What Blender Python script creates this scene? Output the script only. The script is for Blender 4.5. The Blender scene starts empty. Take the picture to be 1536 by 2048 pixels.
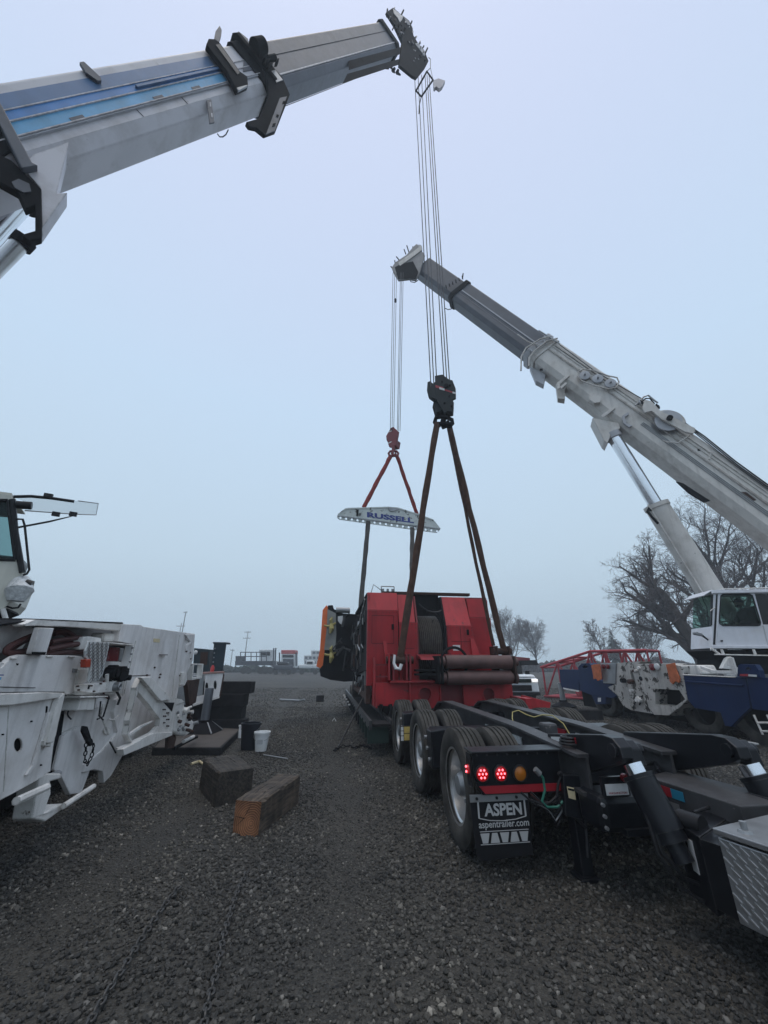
import bpy, bmesh, math, random
import numpy as np
from mathutils import Vector, Matrix
from mathutils.geometry import tessellate_polygon
rnd = random.Random(7)
scene = bpy.context.scene
COL = scene.collection

# ---------------------------------------------------------------- camera, sky, sun, exposure
CAM_H = 1.58
FPX = 770.0
PITCH = math.atan((1328 - 1024) / FPX)
cam_data = bpy.data.cameras.new("camera")
cam_data.sensor_fit = 'VERTICAL'
cam_data.lens = 13.0
cam_data.sensor_height = 2048 / FPX * 13.0
cam_data.clip_start = 0.05
cam_data.clip_end = 2000
camera = bpy.data.objects.new("camera", cam_data)
camera.location = (0, 0, CAM_H)
camera.rotation_euler = (math.pi / 2 + PITCH, 0, 0)
COL.objects.link(camera)
scene.camera = camera

SUN_EL, SUN_AZ = math.radians(82), math.radians(200)
world = bpy.data.worlds.new("World")
scene.world = world
world.use_nodes = True
nt = world.node_tree
nt.nodes.clear()
w_out = nt.nodes.new("ShaderNodeOutputWorld")
w_bg = nt.nodes.new("ShaderNodeBackground")
w_bg.inputs["Strength"].default_value = 0.10
w_sky = nt.nodes.new("ShaderNodeTexSky")
w_sky.sky_type = 'NISHITA'
w_sky.sun_disc = False
w_sky.sun_elevation = SUN_EL
w_sky.sun_rotation = SUN_AZ
w_sky.air_density = 1.5
w_sky.dust_density = 6.0
w_hs = nt.nodes.new("ShaderNodeHueSaturation")
w_hs.inputs["Saturation"].default_value = 0.45
w_co = nt.nodes.new("ShaderNodeTexCoord")
w_sep = nt.nodes.new("ShaderNodeSeparateXYZ")
w_ramp = nt.nodes.new("ShaderNodeValToRGB")
w_map = nt.nodes.new("ShaderNodeMapRange")
w_map.inputs["From Min"].default_value = -0.1
w_map.inputs["From Max"].default_value = 1.0
cr = w_ramp.color_ramp
SKYK = 1.0
cr.elements[0].position = 0.0
cr.elements[0].color = (0.47 * SKYK, 0.60 * SKYK, 0.69 * SKYK, 1)
cr.elements[1].position = 1.0
cr.elements[1].color = (0.62 * SKYK, 0.695 * SKYK, 0.93 * SKYK, 1)
e = cr.elements.new(0.30); e.color = (0.56 * SKYK, 0.72 * SKYK, 0.86 * SKYK, 1)
e = cr.elements.new(0.62); e.color = (0.58 * SKYK, 0.75 * SKYK, 0.95 * SKYK, 1)
w_sc = nt.nodes.new("ShaderNodeVectorMath"); w_sc.operation = 'SCALE'
w_sc.inputs["Scale"].default_value = 9.6          # overcast deck, scaled to the sky node's physical range
w_mix = nt.nodes.new("ShaderNodeMix"); w_mix.data_type = 'RGBA'
w_mix.inputs["Factor"].default_value = 0.88
nt.links.new(w_sky.outputs[0], w_hs.inputs["Color"])
nt.links.new(w_co.outputs["Generated"], w_sep.inputs[0])
nt.links.new(w_sep.outputs["Z"], w_map.inputs["Value"])
nt.links.new(w_map.outputs[0], w_ramp.inputs[0])
nt.links.new(w_ramp.outputs[0], w_sc.inputs[0])
nt.links.new(w_hs.outputs[0], w_mix.inputs["A"])
nt.links.new(w_sc.outputs[0], w_mix.inputs["B"])
nt.links.new(w_mix.outputs["Result"], w_bg.inputs["Color"])
nt.links.new(w_bg.outputs[0], w_out.inputs["Surface"])

sun_data = bpy.data.lights.new("sun", 'SUN')
sun_data.energy = 1.1
sun_data.angle = math.radians(40)
sun_data.color = (1.0, 0.92, 0.80)
sun = bpy.data.objects.new("sun", sun_data)
sd = Vector((math.sin(SUN_AZ) * math.cos(SUN_EL), math.cos(SUN_AZ) * math.cos(SUN_EL), math.sin(SUN_EL)))
sun.rotation_euler = (-sd).to_track_quat('-Z', 'Y').to_euler()
sun.location = (0, 0, 40)
COL.objects.link(sun)

scene.view_settings.view_transform = 'Standard'
scene.view_settings.look = 'None'
scene.view_settings.exposure = 0.13
scene.view_settings.gamma = 1.0
scene.view_settings.use_curve_mapping = False
scene.cycles.volume_bounces = 2
scene.cycles.max_bounces = 8
scene.cycles.use_denoising = True

# ---------------------------------------------------------------- pixel -> place helpers
CP, SP = math.cos(PITCH), math.sin(PITCH)
CAM = Vector((0, 0, CAM_H))
def V(*a): return Vector(a)
def ray(u, v):
    y = (1024 - v) / FPX
    return Vector(((u - 768) / FPX, CP - y * SP, SP + y * CP))
def GN(u, v, z=0.0):
    d = ray(u, v); return CAM + d * ((z - CAM_H) / d.z)
def DP(u, v, t): return CAM + ray(u, v) * t
class Plane:
    def __init__(s, p, n): s.p = Vector(p); s.n = Vector(n).normalized()
    def at(s, u, v, off=0.0):
        d = ray(u, v); return CAM + d * (((s.p + s.n * off - CAM).dot(s.n)) / d.dot(s.n))
    def pts(s, lst, off=0.0): return [s.at(u, v, off) for u, v in lst]
def zm(x0, y0, k, lst): return [(x0 + a * k, y0 + b * k) for a, b in lst]

# ---------------------------------------------------------------- materials
MATS = {}
def mat(name, col, rough=.6, metal=0.0, var=.12, vscale=2.5, bump=0.0, bscale=40, chips=None, chipamt=.3,
        chipscale=5.0, streak=0.0, emit=None, estr=1.0, coat=0.0, grime=0.0, spec=None, edge=None, edger=.012):
    if name in MATS: return MATS[name]
    m = bpy.data.materials.new(name); m.use_nodes = True
    n = m.node_tree; b = n.nodes["Principled BSDF"]
    b.inputs["Roughness"].default_value = rough
    b.inputs["Metallic"].default_value = metal
    if coat: b.inputs["Coat Weight"].default_value = coat
    if spec is not None: b.inputs["Specular IOR Level"].default_value = spec
    elif max(col) < .1 and not metal: b.inputs["Specular IOR Level"].default_value = .2
    tc = n.nodes.new("ShaderNodeTexCoord")
    def noise(scale, detail=4, vec=None, rgh=.55):
        t = n.nodes.new("ShaderNodeTexNoise"); t.inputs["Scale"].default_value = scale
        t.inputs["Detail"].default_value = detail; t.inputs["Roughness"].default_value = rgh
        n.links.new(vec if vec is not None else tc.outputs["Object"], t.inputs["Vector"]); return t.outputs["Fac"]
    def mixc(fac, a, bb, blend='MIX'):
        x = n.nodes.new("ShaderNodeMix"); x.data_type = 'RGBA'; x.blend_type = blend
        for sock, val in (("Factor", fac), ("A", a), ("B", bb)):
            if hasattr(val, "is_output"): n.links.new(val, x.inputs[sock])
            elif sock == "Factor": x.inputs[sock].default_value = val
            else: x.inputs[sock].default_value = (*val[:3], 1)
        return x.outputs["Result"]
    def thr(fac, lo, hi):
        r = n.nodes.new("ShaderNodeMapRange"); r.inputs["From Min"].default_value = lo; r.inputs["From Max"].default_value = hi
        n.links.new(fac, r.inputs["Value"]); return r.outputs[0]
    lo = tuple(max(0, c * (1 - var)) for c in col); hi = tuple(min(1, c * (1 + var)) for c in col)
    cur = mixc(thr(noise(vscale), .3, .7), lo, hi)
    if streak:
        mp = n.nodes.new("ShaderNodeMapping"); mp.inputs["Scale"].default_value = (9, 9, .7)
        n.links.new(tc.outputs["Object"], mp.inputs["Vector"])
        cur = mixc(thr(noise(1.0, 5, mp.outputs[0]), .5, .8), cur, tuple(c * (1 - streak) for c in col))
    if grime:
        cur = mixc(thr(noise(1.3, 6, rgh=.65), .48, .85), cur, tuple(c * (1 - grime) * f for c, f in zip(col, (1, .93, .85))))
    if chips:
        cur = mixc(thr(noise(chipscale, 9, rgh=.7), .70 - chipamt * .25, .73 - chipamt * .25), cur, chips)
    if edge:                                        # paint worn through along edges and corners
        be = n.nodes.new("ShaderNodeBevel"); be.samples = 4; be.inputs["Radius"].default_value = edger
        ge = n.nodes.new("ShaderNodeNewGeometry"); dt = n.nodes.new("ShaderNodeVectorMath"); dt.operation = 'DOT_PRODUCT'
        n.links.new(be.outputs[0], dt.inputs[0]); n.links.new(ge.outputs["True Normal"], dt.inputs[1])
        e1 = thr(dt.outputs["Value"], .985, .88); e2 = thr(noise(9, 7, rgh=.75), .40, .62)
        mu = n.nodes.new("ShaderNodeMath"); mu.operation = 'MULTIPLY'; n.links.new(e1, mu.inputs[0]); n.links.new(e2, mu.inputs[1])
        cur = mixc(mu.outputs[0], cur, edge)
    n.links.new(cur, b.inputs["Base Color"])
    rn = noise(vscale * 4)
    rr = n.nodes.new("ShaderNodeMapRange"); rr.inputs["To Min"].default_value = max(.02, rough - .1); rr.inputs["To Max"].default_value = min(1, rough + .12)
    n.links.new(rn, rr.inputs["Value"]); n.links.new(rr.outputs[0], b.inputs["Roughness"])
    if bump:
        bp = n.nodes.new("ShaderNodeBump"); bp.inputs["Strength"].default_value = bump; bp.inputs["Distance"].default_value = .02
        n.links.new(noise(bscale, 6), bp.inputs["Height"]); n.links.new(bp.outputs[0], b.inputs["Normal"])
    if emit:
        b.inputs["Emission Color"].default_value = (*emit, 1); b.inputs["Emission Strength"].default_value = estr
    MATS[name] = m
    return m
def glass(name, col, rough=.05, alpha=.45):
    if name in MATS: return MATS[name]
    m = bpy.data.materials.new(name); m.use_nodes = True
    n = m.node_tree; b = n.nodes["Principled BSDF"]
    tr = n.nodes.new("ShaderNodeBsdfTransparent"); tr.inputs[0].default_value = (*col, 1)
    mx = n.nodes.new("ShaderNodeMixShader"); mx.inputs[0].default_value = alpha
    b.inputs["Base Color"].default_value = tuple(c * .04 for c in col) + (1,); b.inputs["Roughness"].default_value = rough
    n.links.new(tr.outputs[0], mx.inputs[1]); n.links.new(b.outputs[0], mx.inputs[2])
    n.links.new(mx.outputs[0], n.nodes["Material Output"].inputs["Surface"])
    MATS[name] = m; return m

M_white = mat("worn_white_paint", (.76, .74, .73), .55, var=.06, chips=(.13, .085, .055), chipamt=.04, chipscale=3, streak=.38, grime=.5, bump=.08, edge=(.07, .045, .032), edger=.016)
M_white2 = mat("chipped_white_paint", (.74, .72, .69), .6, var=.08, chips=(.10, .065, .045), chipamt=.2, chipscale=3, streak=.4, grime=.5, bump=.2, bscale=25, edge=(.05, .035, .028), edger=.016)
M_whitedirty = mat("filthy_white_paint", (.46, .44, .41), .65, var=.15, chips=(.035, .028, .022), chipamt=.62, chipscale=4, streak=.5, grime=.65, bump=.3, bscale=18)
M_boomgrey = mat("boom_grey_paint", (.60, .575, .60), .5, var=.06, chips=(.16, .15, .15), chipamt=.12, chipscale=4, grime=.45, vscale=1.2, edge=(.12, .11, .11), edger=.03)
M_boomlow = mat("boom_lower_grey_paint", (.42, .43, .46), .5, var=.08, chips=(.14, .13, .13), chipamt=.15, chipscale=4, grime=.35, vscale=1.2)
M_boomdark = mat("boom_inner_grey_paint", (.072, .08, .10), .5, var=.15, grime=.35, chips=(.05, .04, .035), chipamt=.15, chipscale=3)
M_boomwhite = mat("boom_off_white_paint", (.60, .575, .54), .5, var=.06, chips=(.15, .12, .10), chipamt=.14, chipscale=4, grime=.5, streak=.25, edge=(.14, .11, .09), edger=.03)
M_blue1 = mat("stripe_navy_paint", (.085, .17, .32), .45, grime=.3)
M_blue2 = mat("stripe_mid_blue_paint", (.055, .22, .52), .45, grime=.3)
M_blue3 = mat("stripe_light_blue_paint", (.12, .38, .62), .45, grime=.35)
M_black = mat("black_grease_steel", (.012, .012, .014), .75, var=.3, bump=.2, grime=.3, spec=.06)
M_trailer = mat("black_trailer_paint", (.008, .009, .012), .38, var=.35, vscale=5, coat=.15, grime=.2, chips=(.04, .038, .035), chipamt=.12, chipscale=14, edge=(.09, .085, .08), edger=.008)
M_rail = mat("worn_black_rail", (.055, .055, .058), .45, var=.35, vscale=6, grime=.3, chips=(.16, .15, .14), chipamt=.2, chipscale=12)
M_tyre = mat("tyre_rubber", (.050, .047, .043), .88, spec=.15, var=.45, vscale=6, bump=.15, bscale=60)
M_alu = mat("polished_aluminium", (.62, .62, .62), .32, metal=.9, var=.15, grime=.3)
M_chrome = mat("chrome_rod", (.78, .80, .84), .14, metal=1.0, var=.04)
M_steel = mat("dull_steel", (.30, .31, .32), .45, metal=.6, var=.2, grime=.4)
M_rust = mat("rusty_brown_steel", (.052, .028, .022), .7, var=.35, vscale=5, bump=.4, bscale=30, grime=.4)
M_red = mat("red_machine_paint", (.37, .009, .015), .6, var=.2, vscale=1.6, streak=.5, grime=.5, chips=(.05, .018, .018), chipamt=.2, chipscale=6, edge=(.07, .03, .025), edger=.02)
M_redlight = mat("lit_red_paint", (.43, .026, .032), .55, var=.15, streak=.4, grime=.4, chips=(.07, .025, .025), chipamt=.2, chipscale=6, edge=(.09, .035, .03), edger=.02)  # lighter copy of the red: top light on upturned panels put into the colour
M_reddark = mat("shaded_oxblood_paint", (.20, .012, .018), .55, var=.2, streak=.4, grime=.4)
M_orange = mat("orange_paint", (.80, .16, .035), .5, var=.1, grime=.3)
M_machblack = mat("oily_black_steel", (.013, .0135, .015), .7, var=.4, bump=.3, grime=.3, spec=.1)
M_blue = mat("crane_blue_paint", (.005, .019, .072), .45, var=.12, streak=.2, grime=.25, chips=(.04, .045, .05), chipamt=.1)
M_rope = mat("wire_rope", (.035, .036, .04), .5, metal=.4)
M_sling = mat("brown_sling_webbing", (.075, .042, .030), .85, var=.3, vscale=9, bump=.4, bscale=80)
M_slingred = mat("red_sling_webbing", (.22, .026, .022), .85, var=.3, vscale=9, bump=.3)
M_slinggrey = mat("grey_sling_webbing", (.085, .080, .076), .85, var=.25, vscale=9, bump=.3)
M_hook = mat("dark_green_grey_block", (.016, .022, .025), .5, var=.2, grime=.3)
M_hookred = mat("dark_red_block", (.17, .018, .022), .55, var=.2, grime=.4)
M_galv = mat("weathered_galvanised_paint", (.56, .61, .59), .55, var=.15, chips=(.08, .08, .07), chipamt=.5, chipscale=6, grime=.35)
M_bluetext = mat("dark_blue_letter_paint", (.02, .04, .22), .5, var=.2)
def wood(name, col, dark, ring=False):
    m = bpy.data.materials.new(name); m.use_nodes = True; n = m.node_tree; b = n.nodes["Principled BSDF"]; b.inputs["Roughness"].default_value = .85
    tc = n.nodes.new("ShaderNodeTexCoord"); mp = n.nodes.new("ShaderNodeMapping"); n.links.new(tc.outputs["Object"], mp.inputs["Vector"])
    mp.inputs["Scale"].default_value = (1, 1, 1) if ring else (1.2, 15, 15)
    t = n.nodes.new("ShaderNodeTexNoise"); t.inputs["Scale"].default_value = 2.2; t.inputs["Detail"].default_value = 9; t.inputs["Roughness"].default_value = .68
    n.links.new(mp.outputs[0], t.inputs["Vector"]); fac = t.outputs["Fac"]
    if ring:
        w = n.nodes.new("ShaderNodeTexWave"); w.wave_type = 'RINGS'; w.rings_direction = 'X'; w.inputs["Scale"].default_value = 16; w.inputs["Distortion"].default_value = 2.5; w.inputs["Detail"].default_value = 4
        mp.inputs["Location"].default_value = (0, .05, -.10); n.links.new(mp.outputs[0], w.inputs["Vector"])
        mm = n.nodes.new("ShaderNodeMath"); mm.operation = 'MULTIPLY_ADD'; mm.inputs[1].default_value = .35; n.links.new(w.outputs["Fac"], mm.inputs[0]); n.links.new(t.outputs["Fac"], mm.inputs[2]); fac = mm.outputs[0]
    r = n.nodes.new("ShaderNodeValToRGB"); r.color_ramp.elements[0].position = .36; r.color_ramp.elements[0].color = (*dark, 1); r.color_ramp.elements[1].position = .72 if not ring else .85; r.color_ramp.elements[1].color = (*col, 1)
    n.links.new(fac, r.inputs[0])
    st = n.nodes.new("ShaderNodeTexNoise"); st.inputs["Scale"].default_value = 5; st.inputs["Detail"].default_value = 6; n.links.new(tc.outputs["Object"], st.inputs["Vector"])
    sr = n.nodes.new("ShaderNodeMapRange"); sr.inputs["From Min"].default_value = .35; sr.inputs["From Max"].default_value = .7; sr.inputs["To Min"].default_value = .45; sr.inputs["To Max"].default_value = 1.15
    n.links.new(st.outputs["Fac"], sr.inputs["Value"])
    mx = n.nodes.new("ShaderNodeVectorMath"); mx.operation = 'SCALE'; n.links.new(r.outputs[0], mx.inputs[0]); n.links.new(sr.outputs[0], mx.inputs["Scale"])
    n.links.new(mx.outputs[0], b.inputs["Base Color"])
    bp = n.nodes.new("ShaderNodeBump"); bp.inputs["Strength"].default_value = .8; bp.inputs["Distance"].default_value = .012; n.links.new(fac, bp.inputs["Height"]); n.links.new(bp.outputs[0], b.inputs["Normal"])
    return m
M_wood = wood("weathered_timber", (.17, .125, .088), (.022, .017, .014))
M_woodend = wood("fresh_cut_timber_end", (.34, .150, .070), (.075, .030, .016), True)
M_woodold = wood("dark_old_timber", (.085, .068, .052), (.012, .010, .009))
M_wooddark = mat("creosote_timber", (.017, .0165, .018), .8, var=.3, vscale=6, bump=.6, bscale=30)
M_plate = mat("diamond_plate_aluminium", (.34, .34, .345), .36, metal=.75, var=.2, vscale=3, grime=.35)
M_platew = mat("painted_diamond_plate", (.60, .62, .62), .4, metal=.2, var=.08, grime=.25)
M_hose = mat("red_brown_hydraulic_hose", (.075, .030, .028), .55, var=.25)
M_hoseblk = mat("black_hose", (.018, .018, .02), .45)
M_hosegreen = mat("green_air_hose", (.02, .14, .10), .45)
M_hoseyel = mat("yellow_air_hose", (.36, .30, .10), .5)
M_redtape = mat("red_reflective_tape", (.30, .012, .02), .4)
M_whitetape = mat("white_reflective_tape", (.55, .56, .56), .4)
M_bluetape = mat("blue_tape", (.02, .20, .32), .4)
M_yellow = mat("yellow_label", (.50, .36, .10), .5, var=.2, vscale=20)
M_cream = mat("cream_label", (.62, .52, .32), .55, var=.15, vscale=20)
M_paper = mat("white_label", (.60, .60, .60), .5, var=.08, vscale=15)
M_flap = mat("mud_flap_rubber", (.010, .010, .012), .6)
M_print = mat("silver_print", (.42, .42, .42), .5, var=.1)
M_lampred = mat("red_lamp_lens", (.25, .004, .008), .2, emit=(1, .02, .03), estr=.14)
M_led = mat("red_led", (.9, .1, .12), .3, emit=(1.0, .10, .13), estr=5)
M_lampred_off = mat("dark_red_lens", (.14, .008, .012), .25)
M_amber = mat("amber_lens", (.42, .13, .012), .3, var=.1)
M_head = mat("headlamp_glass", (.8, .82, .85), .2, emit=(1, .98, .95), estr=.8)
M_bucket = mat("white_plastic", (.72, .73, .73), .5, var=.04, grime=.2)
M_bucketblk = mat("black_plastic", (.015, .016, .022), .4)
M_suv = mat("white_car_paint", (.74, .76, .78), .25, coat=.6, var=.03)
M_carblk = mat("black_car_trim", (.012, .012, .014), .35)
M_bark = mat("dark_bark", (.055, .045, .042), .9, var=.35, vscale=3, bump=.8, bscale=12)
M_twig = mat("grey_brown_twig", (.085, .070, .068), .9, var=.3)
M_fir = mat("fir_needles", (.030, .042, .034), .9, var=.4)
M_lattice = mat("red_lattice_paint", (.34, .028, .04), .5, var=.15, grime=.3)
M_cabwhite = mat("cab_white_paint", (.62, .63, .67), .45, var=.05, grime=.2, streak=.12, chips=(.2, .19, .18), chipamt=.08)
M_cabcream = mat("cab_cream_paint", (.56, .55, .48), .45, var=.05, grime=.25, streak=.15)
M_vest = mat("orange_cloth", (.48, .13, .05), .85, var=.25, vscale=8)
M_skin = mat("skin", (.42, .25, .18), .6)
M_cloth = mat("dark_cloth", (.025, .028, .032), .9)
M_plastic_wrap = mat("clear_plastic_wrap", (.55, .56, .56), .3, var=.25, vscale=18, bump=.8, bscale=20)
G_teal = glass("teal_glass", (.62, .80, .80), alpha=.25)
G_cab = glass("green_tinted_glass", (.52, .68, .62), alpha=.16)
G_dark = glass("dark_glass", (.16, .18, .2), alpha=.7)
G_clear = glass("clear_panel", (.97, .98, .98), alpha=.12)
M_far = mat("far_dark_steel", (.05, .055, .065), .7)
M_farwhite = mat("far_white_paint", (.55, .57, .58), .6)
M_farred = mat("far_red_paint", (.40, .07, .07), .6)
M_pole = mat("grey_pole_wood", (.12, .11, .10), .9)
M_stone_wall = mat("pale_building_wall", (.42, .43, .43), .8)

# ---------------------------------------------------------------- mesh builder
ORG = {}
class MB:
    def __init__(s): s.v = []; s.f = []
    def add(s, vs, fs):
        k = len(s.v); s.v += [Vector(x) for x in vs]; s.f += [tuple(i + k for i in f) for f in fs]; return s
    def hexa(s, b, t):
        return s.add(list(b) + list(t), [(3, 2, 1, 0), (4, 5, 6, 7), (0, 1, 5, 4), (1, 2, 6, 5), (2, 3, 7, 6), (3, 0, 4, 7)])
    def box(s, c, size, x=None, y=None, z=None):
        c = Vector(c); x = Vector(x or (1, 0, 0)).normalized(); z = Vector(z or (0, 0, 1)).normalized()
        y = Vector(y).normalized() if y else z.cross(x).normalized()
        hx, hy, hz = x * size[0] / 2, y * size[1] / 2, z * size[2] / 2
        return s.hexa([c - hx - hy - hz, c + hx - hy - hz, c + hx + hy - hz, c - hx + hy - hz],
                      [c - hx - hy + hz, c + hx - hy + hz, c + hx + hy + hz, c - hx + hy + hz])
    def beam(s, a, b, w, h, up=(0, 0, 1)):
        a, b = Vector(a), Vector(b); d = (b - a); up = Vector(up)
        x = d.normalized(); y = up.cross(x).normalized() if abs(up.normalized().dot(x)) < .99 else V(0, 1, 0).cross(x).normalized()
        z = x.cross(y)
        return s.box((a + b) / 2, (d.length, w, h), x, y, z)
    def cyl(s, a, b, r0, r1=None, n=14, cap=True):
        return s.tube([a, b], [r0, r0 if r1 is None else r1], n, cap)
    def tube(s, path, r, n=6, cap=True):
        path = [Vector(p) for p in path]; k0 = len(s.v); m = len(path)
        rr = r if isinstance(r, (list, tuple)) else [r] * m
        t0 = (path[1] - path[0]).normalized()
        nrm = t0.orthogonal().normalized()
        for i, p in enumerate(path):
            t = (path[min(i + 1, m - 1)] - path[max(i - 1, 0)])
            t = t.normalized() if t.length > 1e-9 else t0
            nrm = (nrm - t * nrm.dot(t))
            nrm = nrm.normalized() if nrm.length > 1e-6 else t.orthogonal().normalized()
            bn = t.cross(nrm)
            for j in range(n):
                a = 2 * math.pi * j / n
                s.v.append(p + (nrm * math.cos(a) + bn * math.sin(a)) * rr[i])
        for i in range(m - 1):
            for j in range(n):
                a, b = k0 + i * n + j, k0 + i * n + (j + 1) % n
                s.f.append((a, b, b + n, a + n))
        if cap:
            s.f.append(tuple(k0 + j for j in range(n - 1, -1, -1)))
            s.f.append(tuple(k0 + (m - 1) * n + j for j in range(n)))
        return s
    def lathe(s, c, axis, prof, n=24, closed=False):
        c = Vector(c); ax = Vector(axis).normalized(); e1 = ax.orthogonal().normalized(); e2 = ax.cross(e1)
        k0 = len(s.v); m = len(prof)
        for (h, r) in prof:
            for j in range(n):
                a = 2 * math.pi * j / n
                s.v.append(c + ax * h + (e1 * math.cos(a) + e2 * math.sin(a)) * r)
        for i in range(m if closed else m - 1):
            i2 = (i + 1) % m
            for j in range(n):
                j2 = (j + 1) % n
                s.f.append((k0 + i * n + j, k0 + i * n + j2, k0 + i2 * n + j2, k0 + i2 * n + j))
        return s
    def ext(s, poly, vec, holes=()):
        vec = Vector(vec); loops = [[Vector(p) for p in poly]] + [[Vector(p) for p in h] for h in holes]
        flat = [p for l in loops for p in l]; k = len(s.v); N = len(flat)
        s.v += flat; s.v += [p + vec for p in flat]
        if len(loops) == 1 and N <= 4: tris = [tuple(range(N))]
        else: tris = [tuple(t) for t in tessellate_polygon(loops)]
        for t in tris:
            s.f.append(tuple(k + i for i in t)); s.f.append(tuple(k + N + i for i in reversed(t)))
        o = 0
        for l in loops:
            L = len(l)
            for i in range(L):
                a, b = k + o + i, k + o + (i + 1) % L
                s.f.append((a, b, b + N, a + N))
            o += L
        return s
    def ring(s, c, axis, R, r, n=20, m=6):
        c = Vector(c); ax = Vector(axis).normalized(); e1 = ax.orthogonal().normalized(); e2 = ax.cross(e1)
        pr = [(r * math.sin(2 * math.pi * i / m), R + r * math.cos(2 * math.pi * i / m)) for i in range(m)]
        return s.lathe(c, ax, pr, n, True)
    def ico(s, c, r, sub=1, jit=0.0, sq=(1, 1, 1)):
        b = bmesh.new(); bmesh.ops.create_icosphere(b, subdivisions=sub, radius=1)
        k = len(s.v)
        for vv in b.verts:
            q = vv.co * (1 + rnd.uniform(-jit, jit)); s.v.append(Vector(c) + Vector((q.x * sq[0], q.y * sq[1], q.z * sq[2])) * r)
        for ff in b.faces: s.f.append(tuple(k + vv.index for vv in ff.verts))
        b.free(); return s
    def build(s, name, m, parent=None, bevel=0.0, smooth=False, sub=0, org=None):
        o_ = ORG.get(parent.name, V(0, 0, 0)) if parent else Vector(org or (0, 0, 0))
        me = bpy.data.meshes.new(name)
        me.from_pydata([tuple(p - o_) for p in s.v], [], s.f)
        b = bmesh.new(); b.from_mesh(me); bmesh.ops.recalc_face_normals(b, faces=b.faces); b.to_mesh(me); b.free()
        ob = bpy.data.objects.new(name, me); COL.objects.link(ob)
        me.materials.append(m)
        if parent: ob.parent = parent; ORG[ob.name] = o_
        else: ob.location = o_; ORG[ob.name] = o_
        if smooth:
            me.shade_smooth()
            me.set_sharp_from_angle(angle=math.radians(38))
        if bevel:
            md = ob.modifiers.new("bevel", 'BEVEL'); md.width = bevel; md.segments = 2; md.limit_method = 'ANGLE'; md.angle_limit = math.radians(40)
        return ob
def empty(name, loc, label=None, cat=None, group=None):
    o = bpy.data.objects.new(name, None); COL.objects.link(o); o.location = loc; o.empty_display_size = .2
    ORG[o.name] = Vector(loc)
    if label: tag(o, label, cat, group)
    return o
def tag(o, label=None, cat=None, group=None, kind=None):
    if label: o["label"] = label
    if cat: o["category"] = cat
    if group: o["group"] = group
    if kind: o["kind"] = kind
    return o
def text_mb(body, size, org, xd, yd, ext=.002, bold=0.0, width=None, height=None):
    cu = bpy.data.curves.new("t", 'FONT'); cu.body = body; cu.size = 1; cu.extrude = 0; cu.offset = bold; cu.resolution_u = 3
    cu.align_x = 'LEFT'
    ob = bpy.data.objects.new("t", cu); COL.objects.link(ob)
    dg = bpy.context.evaluated_depsgraph_get(); me = ob.evaluated_get(dg).to_mesh()
    vs = [v.co.copy() for v in me.vertices]; fs = [tuple(p.vertices) for p in me.polygons]
    ob.to_mesh_clear(); COL.objects.unlink(ob); bpy.data.objects.remove(ob); bpy.data.curves.remove(cu)
    x0 = min(v.x for v in vs); x1 = max(v.x for v in vs); y0 = min(v.y for v in vs); y1 = max(v.y for v in vs)
    sx = (width / (x1 - x0)) if width else size; sy = (height / (y1 - y0)) if height else sx
    xd, yd = Vector(xd).normalized(), Vector(yd).normalized(); nrm = xd.cross(yd).normalized()
    mb = MB(); k = len(vs)
    P = [Vector(org) + xd * (v.x - x0) * sx + yd * (v.y - y0) * sy for v in vs]
    mb.v = P + [p + nrm * ext for p in P]
    mb.f = [tuple(reversed(f)) for f in fs] + [tuple(i + k for i in f) for f in fs]
    cnt = {}
    for f in fs:
        for i in range(len(f)):
            e = (f[i], f[(i + 1) % len(f)]); cnt[e] = 1
    for (a, b_) in cnt:
        if (b_, a) not in cnt: mb.f.append((a, b_, b_ + k, a + k))
    return mb
def copy_obj(o, parent, M=None):
    c = o.copy(); COL.objects.link(c); c.parent = parent
    if M is not None: c.matrix_local = M
    return c
def circ(c, xd, yd, rx, ry=None, n=16):
    ry = ry or rx; xd, yd = Vector(xd), Vector(yd)
    return [Vector(c) + xd * rx * math.cos(2 * math.pi * i / n) + yd * ry * math.sin(2 * math.pi * i / n) for i in range(n)]
def arcpts(a, b, sag, n=8, d=(0, 0, -1)):
    a, b, d = Vector(a), Vector(b), Vector(d)
    return [a.lerp(b, i / n) + d * sag * 4 * (i / n) * (1 - i / n) for i in range(n + 1)]
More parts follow.
